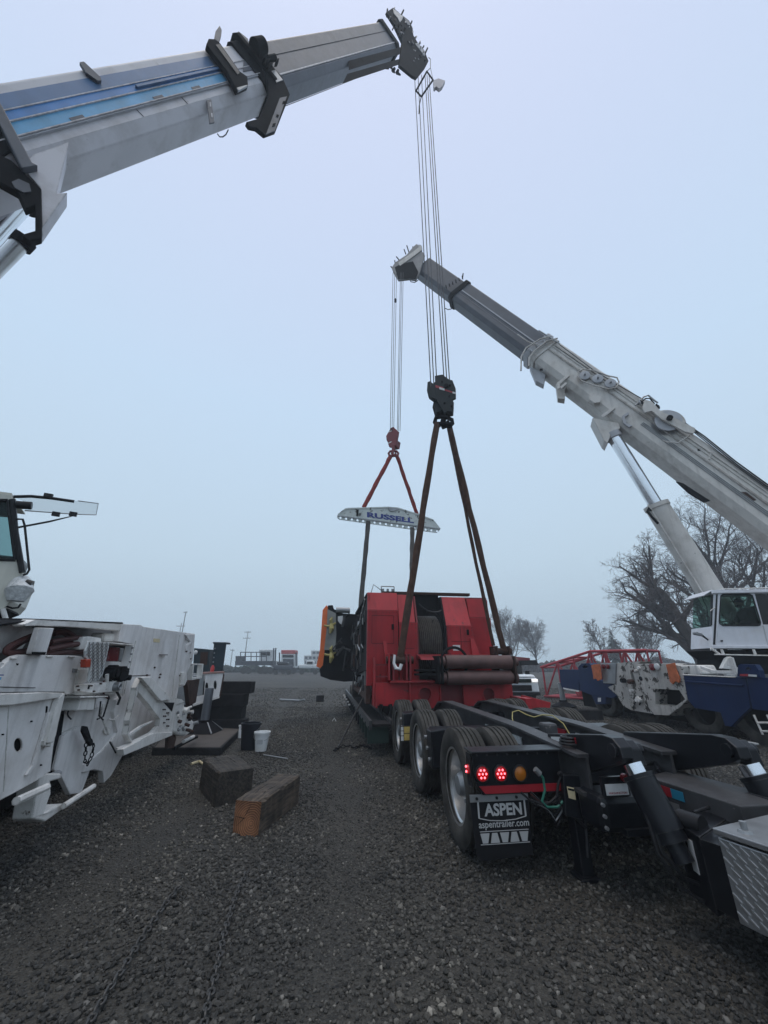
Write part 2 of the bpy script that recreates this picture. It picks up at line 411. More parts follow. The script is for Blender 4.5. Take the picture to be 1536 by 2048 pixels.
# ---------------------------------------------------------------- ground, gravel, haze
def ground_material():
    m = bpy.data.materials.new("dark_gravel_ground"); m.use_nodes = True
    n = m.node_tree; b = n.nodes["Principled BSDF"]; b.inputs["Roughness"].default_value = .85
    tc = n.nodes.new("ShaderNodeTexCoord")
    def noise(sc, det=5):
        t = n.nodes.new("ShaderNodeTexNoise"); t.inputs["Scale"].default_value = sc; t.inputs["Detail"].default_value = det
        n.links.new(tc.outputs["Object"], t.inputs["Vector"]); return t.outputs["Fac"]
    vo = n.nodes.new("ShaderNodeTexVoronoi"); vo.inputs["Scale"].default_value = 55
    n.links.new(tc.outputs["Object"], vo.inputs["Vector"])
    r1 = n.nodes.new("ShaderNodeValToRGB"); r1.color_ramp.elements[0].color = (.011, .0108, .010, 1); r1.color_ramp.elements[1].color = (.062, .059, .053, 1)
    n.links.new(vo.outputs["Color"], r1.inputs[0])
    r2 = n.nodes.new("ShaderNodeValToRGB"); r2.color_ramp.elements[0].position = .35; r2.color_ramp.elements[1].position = .7
    r2.color_ramp.elements[0].color = (.7, .7, .7, 1); r2.color_ramp.elements[1].color = (1.5, 1.4, 1.24, 1)
    n.links.new(noise(.35, 6), r2.inputs[0])
    mx = n.nodes.new("ShaderNodeMix"); mx.data_type = 'RGBA'; mx.blend_type = 'MULTIPLY'; mx.inputs["Factor"].default_value = 1
    n.links.new(r1.outputs[0], mx.inputs["A"]); n.links.new(r2.outputs[0], mx.inputs["B"])
    n.links.new(mx.outputs["Result"], b.inputs["Base Color"])
    bp = n.nodes.new("ShaderNodeBump"); bp.inputs["Strength"].default_value = .9; bp.inputs["Distance"].default_value = .02
    n.links.new(vo.outputs["Distance"], bp.inputs["Height"]); n.links.new(bp.outputs[0], b.inputs["Normal"])
    return m
g = MB(); GR = 250
xs = [-GR, -60, -20, -8, 0, 8, 20, 60, GR]
for i in range(8):
    for j in range(8):
        g.add([(xs[i], xs[j], 0), (xs[i + 1], xs[j], 0), (xs[i + 1], xs[j + 1], 0), (xs[i], xs[j + 1], 0)], [(0, 1, 2, 3)])
gb = g.build("gravel_ground", ground_material()); tag(gb, "dark grey crushed gravel yard covering the whole ground", "ground", kind="structure")

def gravel():
    rg = np.random.default_rng(5)
    pts = []; rad = []
    for (y0, y1, den, r0, r1) in ((1.2, 4.2, 2500, .0055, .0185), (4.2, 7, 1600, .007, .019), (7, 11, 800, .009, .020), (11, 17, 320, .012, .024), (17, 30, 70, .014, .030)):
        hw1 = .92 * y1 + .7
        n = int(den * (y1 - y0) * 2 * hw1)
        y = rg.uniform(y0, y1, n); x = rg.uniform(-hw1, hw1, n)
        k = np.abs(x) < .92 * y + .7
        x, y = x[k], y[k]
        # slow patches of thinner cover
        c = np.sin(x * 1.7 + 1.3 * np.sin(y * .9)) * np.sin(y * 1.3 + .7 * x)
        k = rg.uniform(0, 1, len(x)) < .80 + .30 * c
        x, y = x[k], y[k]
        r = r0 + (r1 - r0) * rg.uniform(0, 1, len(x)) ** 2.2
        # two compacted wheel tracks along the trailer's path: mostly fines
        q = (x - .66) * .990 + (y - 4.45) * .139 + .12 * np.sin(y * .8)
        trk = np.exp(-((q + 1.05) / .22) ** 2) + np.exp(-((q + 2.9) / .25) ** 2)
        r = r * (1 - .45 * np.clip(trk, 0, 1))
        pts.append(np.stack([x, y, r * .35], 1)); rad.append(r)
    P = np.concatenate(pts); Rr = np.concatenate(rad); N = len(P)
    me = bpy.data.meshes.new("gravel_stones"); me.vertices.add(N); me.vertices.foreach_set("co", P.astype(np.float32).ravel())
    a = me.attributes.new("rot", 'FLOAT_VECTOR', 'POINT'); a.data.foreach_set("vector", np.concatenate([rg.uniform(-.5, .5, (N, 2)), rg.uniform(0, 6.28, (N, 1))], 1).astype(np.float32).ravel())
    a = me.attributes.new("scl", 'FLOAT_VECTOR', 'POINT'); a.data.foreach_set("vector", (Rr[:, None] * np.concatenate([rg.uniform(.8, 1.3, (N, 2)), rg.uniform(.7, 1.1, (N, 1))], 1)).astype(np.float32).ravel())
    a = me.attributes.new("idx", 'INT', 'POINT'); a.data.foreach_set("value", rg.integers(0, 5, N).astype(np.int32))
    ob = bpy.data.objects.new("gravel_stones", me); COL.objects.link(ob)
    sm = bpy.data.materials.new("gravel_stone"); sm.use_nodes = True
    n = sm.node_tree; b = n.nodes["Principled BSDF"]; b.inputs["Roughness"].default_value = .72
    oi = n.nodes.new("ShaderNodeObjectInfo"); cr = n.nodes.new("ShaderNodeValToRGB")
    cr.color_ramp.elements[0].color = (.009, .0088, .008, 1); cr.color_ramp.elements[1].color = (.20, .19, .175, 1)
    for p_, c_ in ((.40, (.031, .0295, .0265, 1)), (.78, (.060, .057, .052, 1)), (.97, (.105, .10, .09, 1))):
        e = cr.color_ramp.elements.new(p_); e.color = c_
    n.links.new(oi.outputs["Random"], cr.inputs[0])
    pn_ = n.nodes.new("ShaderNodeTexNoise"); pn_.inputs["Scale"].default_value = .55; pn_.inputs["Detail"].default_value = 5; n.links.new(oi.outputs["Location"], pn_.inputs["Vector"])
    pr_ = n.nodes.new("ShaderNodeValToRGB"); pr_.color_ramp.elements[0].position = .36; pr_.color_ramp.elements[0].color = (.62, .62, .63, 1); pr_.color_ramp.elements[1].position = .66; pr_.color_ramp.elements[1].color = (1.55, 1.48, 1.36, 1)
    n.links.new(pn_.outputs["Fac"], pr_.inputs[0])
    mp_ = n.nodes.new("ShaderNodeMix"); mp_.data_type = 'RGBA'; mp_.blend_type = 'MULTIPLY'; mp_.inputs["Factor"].default_value = 1
    n.links.new(cr.outputs[0], mp_.inputs["A"]); n.links.new(pr_.outputs[0], mp_.inputs["B"]); n.links.new(mp_.outputs["Result"], b.inputs["Base Color"])
    sc = bpy.data.collections.new("stone_shapes")
    for i in range(5):
        mb = MB().ico((0, 0, 0), 1, 1, .28); bm_ = bpy.data.meshes.new("stone_shape")
        bm_.from_pydata([tuple(v) for v in mb.v], [], mb.f); bm_.materials.append(sm)
        so = bpy.data.objects.new("stone_shape", bm_); sc.objects.link(so)
    ng = bpy.data.node_groups.new("scatter_stones", 'GeometryNodeTree')
    ng.interface.new_socket("Geometry", in_out='INPUT', socket_type='NodeSocketGeometry')
    ng.interface.new_socket("Geometry", in_out='OUTPUT', socket_type='NodeSocketGeometry')
    gi = ng.nodes.new("NodeGroupInput"); go = ng.nodes.new("NodeGroupOutput")
    ip = ng.nodes.new("GeometryNodeInstanceOnPoints"); ci = ng.nodes.new("GeometryNodeCollectionInfo")
    ci.inputs["Collection"].default_value = sc; ci.inputs["Separate Children"].default_value = True; ci.inputs["Reset Children"].default_value = True
    def na(nm, ty):
        x = ng.nodes.new("GeometryNodeInputNamedAttribute"); x.data_type = ty; x.inputs["Name"].default_value = nm
        return [o for o in x.outputs if o.enabled and o.name == "Attribute"][0]
    er = ng.nodes.new("FunctionNodeEulerToRotation")
    ng.links.new(na("rot", 'FLOAT_VECTOR'), er.inputs[0])
    ng.links.new(gi.outputs[0], ip.inputs["Points"]); ng.links.new(ci.outputs[0], ip.inputs["Instance"])
    ip.inputs["Pick Instance"].default_value = True
    ng.links.new(na("idx", 'INT'), ip.inputs["Instance Index"]); ng.links.new(er.outputs[0], ip.inputs["Rotation"])
    ng.links.new(na("scl", 'FLOAT_VECTOR'), ip.inputs["Scale"]); ng.links.new(ip.outputs[0], go.inputs[0])
    md = ob.modifiers.new("scatter", 'NODES'); md.node_group = ng
    tag(ob, "loose dark crushed stones strewn over the yard", "gravel", kind="stuff")
gravel()

hz = MB().hexa([(-262, -262, -1), (262, -262, -1), (262, 262, -1), (-262, 262, -1)], [(-262, -262, 31), (262, -262, 31), (262, 262, 31), (-262, 262, 31)])
hm = bpy.data.materials.new("thin_fog"); hm.use_nodes = True
hm.node_tree.nodes.clear()
ho = hm.node_tree.nodes.new("ShaderNodeOutputMaterial"); hv = hm.node_tree.nodes.new("ShaderNodeVolumePrincipled")
hv.inputs["Color"].default_value = (.86, .93, 1.0, 1); hv.inputs["Density"].default_value = 0.0025; hv.inputs["Anisotropy"].default_value = 0.2
hm.node_tree.links.new(hv.outputs[0], ho.inputs["Volume"])
hb = hz.build("haze", hm); tag(hb, "pale blue winter fog hanging over the yard", "haze", kind="stuff")

# ---------------------------------------------------------------- trees
def tree(name, label, base, h, seed, lean=(0, 0), spread=1.0, trunk_r=.25, levels=4, kids=(9, 8, 7, 6), droop=0.0, crown_mat=None, group=None, fork=.28, width=.62, twig_r=.006):
    rg = random.Random(seed); base = Vector(base)
    root = empty(name, base, label, "tree", group)
    T, C = MB(), MB()
    def branch(p, d, ln, r, lv):
        seg = 6 if lv == 0 else (5 if lv == 1 else 3)
        pts = [p.copy()]; rs = [r]; q = p.copy(); dd = d.copy()
        for i in range(seg):
            wob = .13 + .06 * lv
            dd = (dd + Vector((rg.uniform(-wob, wob), rg.uniform(-wob, wob), rg.uniform(-wob, wob) + (.10 if lv < 2 else .02) - droop * (lv >= 2) * .22))).normalized()
            q = q + dd * ln / seg; pts.append(q.copy()); rs.append(r * (1 - .72 * (i + 1) / seg))
        (T if lv < 2 else C).tube(pts, [max(x, twig_r) for x in rs], 7 if lv == 0 else (5 if lv == 1 else 3), cap=False)
        if lv >= levels: return
        nk = kids[lv]
        for i in range(nk):
            t = fork + (1 - fork) * (i + rg.random() * .9) / nk if lv == 0 else .2 + .8 * (i + rg.random()) / nk
            t = min(t, .99); k = t * seg; a = int(k); pp = pts[a].lerp(pts[a + 1], k - a)
            dirp = (pts[a + 1] - pts[a]).normalized()
            ang = rg.uniform(0, 2 * math.pi); o = dirp.orthogonal().normalized(); o2 = dirp.cross(o)
            side = o * math.cos(ang) + o2 * math.sin(ang)
            op = rg.uniform(.6, 1.15) if lv == 0 else rg.uniform(.5, 1.0)
            nd = (dirp * math.cos(op) + side * math.sin(op) * spread + V(0, 0, .15)).normalized()
            l2 = ln * (width * (1.05 - .5 * t) if lv == 0 else rg.uniform(.38, .62) * (1.1 - .4 * t))
            branch(pp, nd, l2, max(rs[a] * rg.uniform(.42, .62), twig_r), lv + 1)
    branch(base - V(0, 0, .1), V(lean[0], lean[1], 1).normalized(), h * .82, trunk_r, 0)
    T.build("trunk", M_bark, root, smooth=True); C.build("crown", crown_mat or M_twig, root)
    return root
def gx(u, Y): return (u - 768) / FPX * (Y * CP - CAM_H * SP)
tree("bare_tree", "large leaning bare tree with dense twigs behind the blue carrier", (gx(1438, 31), 31, 0), 10.8, 3, lean=(-.20, 0), trunk_r=.75, levels=5, kids=(14, 8, 7, 6, 3), width=.62, droop=.35, fork=.12, spread=1.15, twig_r=.0052)
tree("bare_tree", "bare tree behind the white crane cab and lift cylinder", (gx(1530, 36), 36, 0), 14.5, 11, lean=(-.12, 0), trunk_r=.6, levels=5, kids=(13, 9, 8, 6, 3), width=.75, droop=.3, fork=.2, spread=1.1, twig_r=.0055)
tree("bare_tree", "pale bare tree just right of the red machine, above the white car", (gx(1030, 80), 80, 0), 10.2, 21, trunk_r=.22, levels=4, kids=(15, 10, 8, 6), width=.8, fork=.22, twig_r=.009)
tree("bare_tree", "pale bare tree between the white car and the red lattice section", (gx(1076, 82), 82, 0), 9.0, 23, trunk_r=.2, levels=4, kids=(15, 10, 8, 6), width=.8, fork=.2, twig_r=.009)
tree("bare_tree", "thin bare tree left of the fir", (gx(1212, 66), 66, 0), 8.4, 27, trunk_r=.2, levels=4, kids=(11, 8, 7, 5), width=.5, fork=.2, twig_r=.012)
tree("bare_tree", "low bare tree left of the leaning tree, below its crown", (gx(1290, 50), 50, 0), 6.5, 31, trunk_r=.2, levels=4, kids=(12, 9, 8, 5), width=.7, fork=.1, twig_r=.011)
def fir(label, base, h, seed):
    rg = random.Random(seed); root = empty("fir_tree", base, label, "tree"); base = Vector(base)
    MB().cyl(base, base + V(0, 0, h), .16, .02, 6).build("trunk", M_bark, root)
    C = MB()
    for i in range(44):
        z = h * (.12 + .86 * i / 44); R = h * .26 * (1 - i / 44) ** .8 + .12
        for j in range(9):
            a = rg.uniform(0, 6.28); l = R * rg.uniform(.65, 1.1); d = V(math.cos(a), math.sin(a), 0); s_ = V(-d.y, d.x, 0)
            p = base + V(0, 0, z)
            for k in range(3):
                p0 = p + d * l * (.25 + .25 * k) + V(0, 0, -.12 * l * k); w = l * .16
                C.add([p0 - s_ * w, p0 + s_ * w, p0 + d * l * .34 + V(0, 0, -.22 * l)], [(0, 1, 2)])
    C.build("crown", M_fir, root)
fir("dark fir tree left of the big leaning bare tree", (gx(1238, 70), 70, 0), 7.6, 4)
fir("small dark fir tip showing above the red lattice section", (gx(1190, 74), 74, 0), 4.6, 5)

# ---------------------------------------------------------------- far yard
def far_box(mb, u0, u1, v0, v1, Y, depth):
    p = Plane((0, Y, 0), (0, -1, 0)); a = p.pts([(u0, v1), (u1, v1), (u1, v0), (u0, v0)])
    return mb.ext(a, (0, depth, 0))
YF = 72
def far_wheel(root, u, Y, r=.52):
    c = V(gx(u, Y), Y - .05, r); MB().cyl(c, c + V(0, .35, 0), r, n=16).build("wheel", M_tyre, root)
# flatbed truck with stake rack
r = empty("flatbed_truck", (gx(505, YF), YF, 0), "far dark flatbed truck with an open stake rack, leftmost of the parked row", "truck")
far_box(MB(), 470, 545, 1322, 1331, YF, 2.3).build("bed", M_far, r)
far_box(MB(), 471, 482, 1312, 1330, YF - .1, 2.4).build("tailboard", M_far, r)
mb = MB(); pl_ = Plane((0, YF, 0), (0, -1, 0))
for y in (1304.5, 1313):
    mb.beam(pl_.at(481, y), pl_.at(533, y), .12, .14)
mb.build("top_rail", M_far, r)
for u in (481, 491, 502, 513, 523, 533):
    MB().beam(pl_.at(u, 1304), pl_.at(u, 1323), .12, .12, (0, 1, 0)).build("stake", M_far, r)
for u in (486, 496, 520, 530, 540): far_wheel(r, u, YF)
# tractor cabs
r = empty("semi_truck", (gx(532, YF + 4), YF + 4, 0), "far white semi truck cab with tall exhaust stacks, behind the flatbed", "truck")
far_box(MB(), 518, 543, 1299, 1331, YF + 4, 3).build("sleeper", M_farwhite, r, bevel=.1)
far_box(MB(), 521, 540, 1303, 1311, YF + 3.9, .08).build("window", G_dark, r)
far_box(MB(), 541, 556, 1321, 1338, YF + 4, 2.4).build("hood", M_farwhite, r, bevel=.1)
for u in (546, 550):
    MB().cyl(Plane((0, YF + 4, 0), (0, -1, 0)).at(u, 1334), Plane((0, YF + 4, 0), (0, -1, 0)).at(u + 1.5, 1296), .13, n=8).build("exhaust_stack", M_far, r)
for u in (524, 534, 551): far_wheel(r, u, YF + 4)
r = empty("semi_truck", (gx(577, YF), YF, 0), "far semi truck with a red roof, right of the flatbed", "truck")
far_box(MB(), 562, 590, 1308, 1336, YF, 2.6).build("cab", M_farwhite, r, bevel=.1)
far_box(MB(), 562, 590, 1300, 1308, YF - .02, 2.5).build("roof", M_farred, r, bevel=.08)
far_box(MB(), 565, 587, 1309.5, 1315, YF - .06, .1).build("windscreen", G_dark, r)
far_box(MB(), 566, 586, 1318, 1333, YF - .5, .6).build("grille", M_far, r)
for u in (559, 592.5):
    MB().cyl(pl_.at(u, 1332), pl_.at(u, 1305), .12, n=8).build("exhaust_stack", M_far, r)
for u in (566, 586): far_wheel(r, u, YF)
r = empty("parked_car", (gx(553, YF - 6), YF - 6, 0), "far dark low car parked in front of the red roofed truck", "car")
far_box(MB(), 546, 582, 1330, 1340, YF - 6, 1.7).build("body", M_far, r, bevel=.2)
far_box(MB(), 553, 575, 1323.5, 1330, YF - 5.8, 1.4).build("cabin", G_dark, r, bevel=.2)
for u in (551, 577): far_wheel(r, u, YF - 6, .33)
r = empty("pickup_truck", (gx(616, YF - 4), YF - 4, 0), "far white pickup left of the orange counterweight", "truck")
far_box(MB(), 597, 636, 1329, 1337, YF - 4, 1.8).build("body", M_farwhite, r, bevel=.15)
far_box(MB(), 612, 627, 1321, 1329, YF - 3.9, 1.5).build("cabin", M_farwhite, r, bevel=.2)
far_box(MB(), 614, 625, 1323, 1328, YF - 3.97, .05).build("window", G_dark, r)
for u in (603, 630): far_wheel(r, u, YF - 4, .38)
YB = 120
r = empty("office_building", (gx(628, YB), YB, 0), "far pale office building with rows of windows left of the orange counterweight", "building")
far_box(MB(), 608, 650, 1311, 1333, YB, 12).build("wall", M_stone_wall, r)
far_box(MB(), 622, 650, 1301, 1311, YB + 2, 10).build("upper_storey", M_stone_wall, r)
for i in range(5):
    for j in range(2):
        far_box(MB(), 610 + i * 8, 615 + i * 8, 1313 + j * 9, 1318 + j * 9, YB - .05, .3).build("window", M_far, r)
for i in range(3):
    far_box(MB(), 625 + i * 8, 631 + i * 8, 1303, 1308, YB + 1.95, .3).build("window", M_far, r)
r = empty("hedge", (gx(540, 84), 84, 0), "low dark hedge behind the far parked trucks", "hedge")
mb = MB()
for i in range(900):
    x = rnd.uniform(gx(400, 84), gx(660, 84)); y = 84 + rnd.uniform(-.8, .8); z = rnd.uniform(.05, .95) * (1 + .25 * math.sin(x * .9))
    mb.ico((x, y, z), rnd.uniform(.25, .5), 1, .4)
mb.build("foliage", M_fir, r)
r = empty("hedge", (gx(1070, 88), 88, 0), "brown scrub line behind the white car and the red lattice section", "hedge")
mb = MB()
for i in range(1300):
    x = rnd.uniform(gx(980, 88), gx(1420, 88)); y = 88 + rnd.uniform(-.8, .8); z = rnd.uniform(.05, 1.9) * (1 + .3 * math.sin(x * .35))
    mb.ico((x, y, z), rnd.uniform(.3, .6), 1, .4)
mb.build("foliage", mat("brown_scrub", (.055, .045, .04), .9, var=.4), r)
def pole(u0, u1, v0, v1, Y, label, arms):
    p = Plane((0, Y, 0), (0, -1, 0)); base = V(p.at(u1, v1).x, Y, 0); top = p.at(u0, v0)
    r = empty("utility_pole", base, label, "pole")
    MB().cyl(base, V(base.x, Y, top.z), .2, .13, 8).build("pole", M_pole, r)
    for (dz, hw) in arms:
        MB().box((base.x, Y - .2, top.z - dz), (2 * hw, .14, .16)).build("cross_arm", M_pole, r)
        for k in (-.9, -.4, .4, .9):
            MB().cyl((base.x + k * hw, Y - .2, top.z - dz + .08), (base.x + k * hw, Y - .2, top.z - dz + .4), .07, n=6).build("insulator", M_far, r)
pole(370, 364, 1223, 1266, 130, "tallest far utility pole behind the white crane carrier", [(.4, .6)])
pole(361, 359, 1246, 1268, 150, "shorter far utility pole with a cross arm beside the tallest one", [(1.2, 1.6)])
pole(495, 491, 1262, 1303, 150, "far utility pole with two cross arms above the flatbed truck", [(.5, 1.2), (2.6, 1.4)])
pole(462, 461, 1298, 1330, 170, "small faint utility pole left of the flatbed truck", [(.6, .9)])
# ---------------------------------------------------------------- trailer frame
K_T = -.14
_l = math.hypot(K_T, 1); TF = V(K_T / _l, 1 / _l, 0); TR = V(TF.y, -TF.x, 0); TO = V(.66, 4.45, 0)
def W(r, f, z): return TO + TR * r + TF * f + V(0, 0, z)
def PR(r): return Plane(W(r, 0, 0), -TR)          # plane at constant r, facing left
def PF(f): return Plane(W(0, f, 0), -TF)          # plane at constant f, facing the camera
def fbox(mb, r0, r1, f0, f1, z0, z1):
    return mb.hexa([W(r0, f0, z0), W(r1, f0, z0), W(r1, f1, z0), W(r0, f1, z0)], [W(r0, f0, z1), W(r1, f0, z1), W(r1, f1, z1), W(r0, f1, z1)])
def side_poly(mb, r0, r1, pts):                    # (f,z) outline extruded from r0 to r1
    return mb.ext([W(r0, f, z) for f, z in pts], TR * (r1 - r0))
def front_poly(mb, f0, f1, pts, holes=()):         # (r,z) outline extruded from f0 to f1
    return mb.ext([W(r, f0, z) for r, z in pts], TF * (f1 - f0), [[W(r, f0, z) for r, z in h] for h in holes])

trailer = empty("lowbed_trailer", W(1.2, 0, 0), "black heavy haul lowbed trailer with three axles under the red machine", "trailer")
TY_R, TY_W = .49, .27
def tyre_profile():
    w = TY_W / 2; R = TY_R
    p = [(-w * .62, R * .60), (-w * .86, R * .66), (-w * 1.0, R * .80), (-w * .97, R * .92), (-w * .86, R * .985)]
    ribs = 5; x = -w * .84; step = w * 1.68 / ribs
    for i in range(ribs):
        a = x + i * step
        p += [(a + .002, R * (.988 if i in (0, ribs - 1) else 1.0)), (a + step - .016, R * (.988 if i in (0, ribs - 1) else 1.0))]
        if i < ribs - 1: p += [(a + step - .014, R * .962), (a + step - .001, R * .962)]
    p += [(w * .86, R * .985), (w * .97, R * .92), (w * 1.0, R * .80), (w * .86, R * .66), (w * .62, R * .60)]
    return p
def wheel_meshes():
    t = MB().lathe((0, 0, 0), (1, 0, 0), tyre_profile(), 48).build("tyre", M_tyre, smooth=True)
    prof = [(-.105, .295), (-.11, .325), (-.085, .315), (-.06, .285), (.035, .27), (.05, .245), (.05, .12), (.03, .11), (.03, .0)]
    rm = MB().lathe((0, 0, 0), (1, 0, 0), prof, 40).build("rim", M_alu, smooth=True)
    prof2 = [(-.12, .06), (-.12, .0)]
    hb_ = MB().lathe((0, 0, 0), (1, 0, 0), [(.05, .12), (-.06, .10), (-.085, .08), (-.09, 0)], 20)
    for i in range(10):
        a = i * math.pi / 5; c = V(.03, .165 * math.cos(a), .165 * math.sin(a)); hb_.cyl(c, c + V(-.035, 0, 0), .016, n=6)
    hb_ = hb_.build("hub", M_steel, smooth=True)
    return t, rm, hb_
_t, _r, _h = wheel_meshes()
protos = [_t, _r, _h]
TYM, RMM, HBM = _t.data, _r.data, _h.data
def add_wheel(parent, c, flip, axis=TR, scale=1.0, hub=True, rim=True):
    loc = Vector(c) - ORG[parent.name]
    ang = math.atan2(axis.y, axis.x) + (math.pi if flip else 0)
    M = Matrix.Translation(loc) @ Matrix.Rotation(ang, 4, 'Z') @ Matrix.Rotation(rnd.uniform(0, 6), 4, 'X') @ Matrix.Scale(scale, 4)
    t = bpy.data.objects.new("tyre", TYM); COL.objects.link(t); t.parent = parent; t.matrix_local = M
    for nm, o in (("rim", RMM), ("hub", HBM)):
        if (nm == "hub" and not hub) or not rim: continue
        x = bpy.data.objects.new(nm, o); COL.objects.link(x); x.parent = t
    return t
AX = (0.0, 1.66, 3.32)
for f in AX:
    add_wheel(trailer, W(.14, f, TY_R), False); add_wheel(trailer, W(.47, f, TY_R), True, hub=False)
    add_wheel(trailer, W(2.27, f, TY_R), True); add_wheel(trailer, W(1.94, f, TY_R), False, hub=False)
    MB().cyl(W(.3, f, TY_R), W(2.1, f, TY_R), .07).build("axle", M_trailer, trailer)
for o in protos: bpy.data.objects.remove(o)

# frame rails: sloping down towards the tail
for r in (.86, 1.62):
    mb = MB(); top = [(-.95, .90), (.2, .955), (2.9, .985), (3.25, .95), (3.6, .80)]
    for r0, r1, za, zb in ((r - .085, r + .085, 0, -.025), (r - .012, r + .012, -.025, -.26), (r - .08, r + .08, -.26, -.285)):
        for (fa, z1), (fb, z2) in zip(top, top[1:]):
            mb.hexa([W(r0, fa, z1 + zb), W(r1, fa, z1 + zb), W(r1, fb, z2 + zb), W(r0, fb, z2 + zb)], [W(r0, fa, z1 + za), W(r1, fa, z1 + za), W(r1, fb, z2 + za), W(r0, fb, z2 + za)])
    mb.build("frame_rail", M_rail, trailer)
    for k, f in enumerate((.15, .55, .95)):
        fbox(MB(), r - .032, r - .018, f, f + .2, .78, .85).build("reflector_tape", M_redtape if k % 2 else M_whitetape, trailer)
for f in (-.6, .8, 2.5, 3.4):
    fbox(MB(), .87, 1.61, f, f + .12, .62, .84).build("cross_member", M_trailer, trailer)
# suspension arms between the left and right tyres
for s_, (ra, rb) in enumerate(((.02, .84), (1.64, 2.4))):
    for f in (.83, 2.49):
        p = fbox(MB(), ra, rb, f - .17, f + .17, .66, .86).build("axle_arm", M_trailer, trailer, bevel=.02)
        q = front_poly(MB(), f - .2, f + .02, [(ra - .05, .48), (ra + .12, .48), (ra + .12, .88), (ra - .05, .86)]).build("arm_bracket", M_trailer, trailer, bevel=.015)
        for k in range(3): MB().cyl(W(ra - .04, f - .1 + .08 * k, .56 + .1 * k), W(ra - .07, f - .1 + .08 * k, .56 + .1 * k), .02, n=8).build("bolt", M_steel, q)
lb = front_poly(MB(), 2.24, 2.27, [(-.10, .50), (.06, .50), (.06, .70), (-.10, .70)]).build("warning_plate", M_trailer, trailer)
for (r0, r1, z0, z1, m_) in ((-.095, -.055, .505, .565, M_paper), (-.095, -.055, .575, .63, M_paper), (-.095, -.055, .64, .69, M_paper), (-.045, .05, .51, .595, M_yellow), (-.045, .05, .605, .69, M_yellow)):
    front_poly(MB(), 2.234, 2.24, [(r0, z0), (r1, z0), (r1, z1), (r0, z1)]).build("warning_label", m_, lb)

# tail lamp panel
tp = MB(); front_poly(tp, -.70, -.66, [(.0, .66), (.05, .585), (.76, .585), (.76, .885), (-.02, .885), (-.02, .70)])
fbox(tp, -.03, .78, -.74, -.52, .885, .90)
tp = tp.build("tail_panel", M_trailer, trailer, bevel=.006)
front_poly(MB(), -.706, -.70, [(.07, .595), (.75, .595), (.75, .648), (.02, .648)]).build("red_tape", M_redtape, trailer)
front_poly(MB(), -.69, -.60, [(-.04, .64), (-.025, .64), (-.025, .88), (-.04, .88)]).build("side_panel", M_trailer, trailer)
def lamp(rr, z, f, m_, leds, R=.052):
    c = W(rr, f, z)
    b = MB().lathe(c, -TF, [(0, R * 1.25), (.018, R * 1.25), (.022, R * 1.05), (.006, R * 1.03)], 24).build("lamp", M_hoseblk, trailer, smooth=True)
    MB().lathe(c, -TF, [(.008, R * 1.05), (.016, R * .8), (.02, 0)], 20).build("lens", m_, b, smooth=True)
    if leds:
        for i in range(7):
            a = i * math.pi / 3; q = (0, 0) if i == 6 else (R * .58 * math.cos(a), R * .58 * math.sin(a))
            MB().ico(c + TR * q[0] + V(0, 0, q[1]) - TF * .019, .0085, 1).build("light_diode", M_led, b)
lamp(.055, .735, -.70, M_lampred, True); lamp(.215, .733, -.70, M_lampred, True); lamp(.385, .728, -.70, M_amber, False)
c = W(-.041, -.645, .76)
b = MB().lathe(c, -TR, [(0, .035), (.012, .033), (.016, .0)], 16).build("marker_lamp", M_lampred, trailer, smooth=True)
for k in (-.018, .018): MB().ico(c - TR * .018 + V(0, 0, k), .009, 1).build("light_diode", M_led, b)
# mud flap with print
fl = front_poly(MB(), -.672, -.66, [(-.055, .585), (.445, .585), (.435, .17), (.0, .15), (-.03, .19)]).build("mud_flap", M_flap, trailer)
st = front_poly(MB(), -.682, -.672, [(-.055, .535), (.445, .535), (.445, .585), (-.055, .585)]).build("flap_strip", M_steel, fl)
def fp(r, z): return W(r, -.673, z)
text_mb("ASPEN", 1, fp(.06, .435), TR, (0, 0, 1), .002, .03, .32, .085).build("lettering", M_print, fl)
text_mb("aspentrailer.com", 1, fp(.005, .345), TR, (0, 0, 1), .002, .012, .425, .062).build("lettering", M_print, fl)
mb = MB(); ol = [(.012, .535), (.012, .425), (.10, .408), (.21, .402), (.32, .408), (.41, .425), (.41, .535)]
for (a, b_), (c_, d_) in zip(ol, ol[1:]):
    mb.beam(fp(a, b_), fp(c_, d_), .004, .013, -TF if abs(a - c_) > 1e-3 else TR)
mb.build("logo_border", M_print, fl)
for i in range(5):
    x0 = .012 + i * .082; up = i % 2 == 1
    a, b_ = (.016, .0) if up else (.0, .016)
    front_poly(MB(), -.677, -.672, [(x0 + b_, .262), (x0 + .075 - b_, .262), (x0 + .075 - a, .325), (x0 + a, .325)]).build("emblem_block", M_print, fl)
for z in (.252, .335): front_poly(MB(), -.676, -.672, [(.01, z), (.42, z), (.42, z + .004), (.01, z + .004)]).build("border_line", M_print, fl)

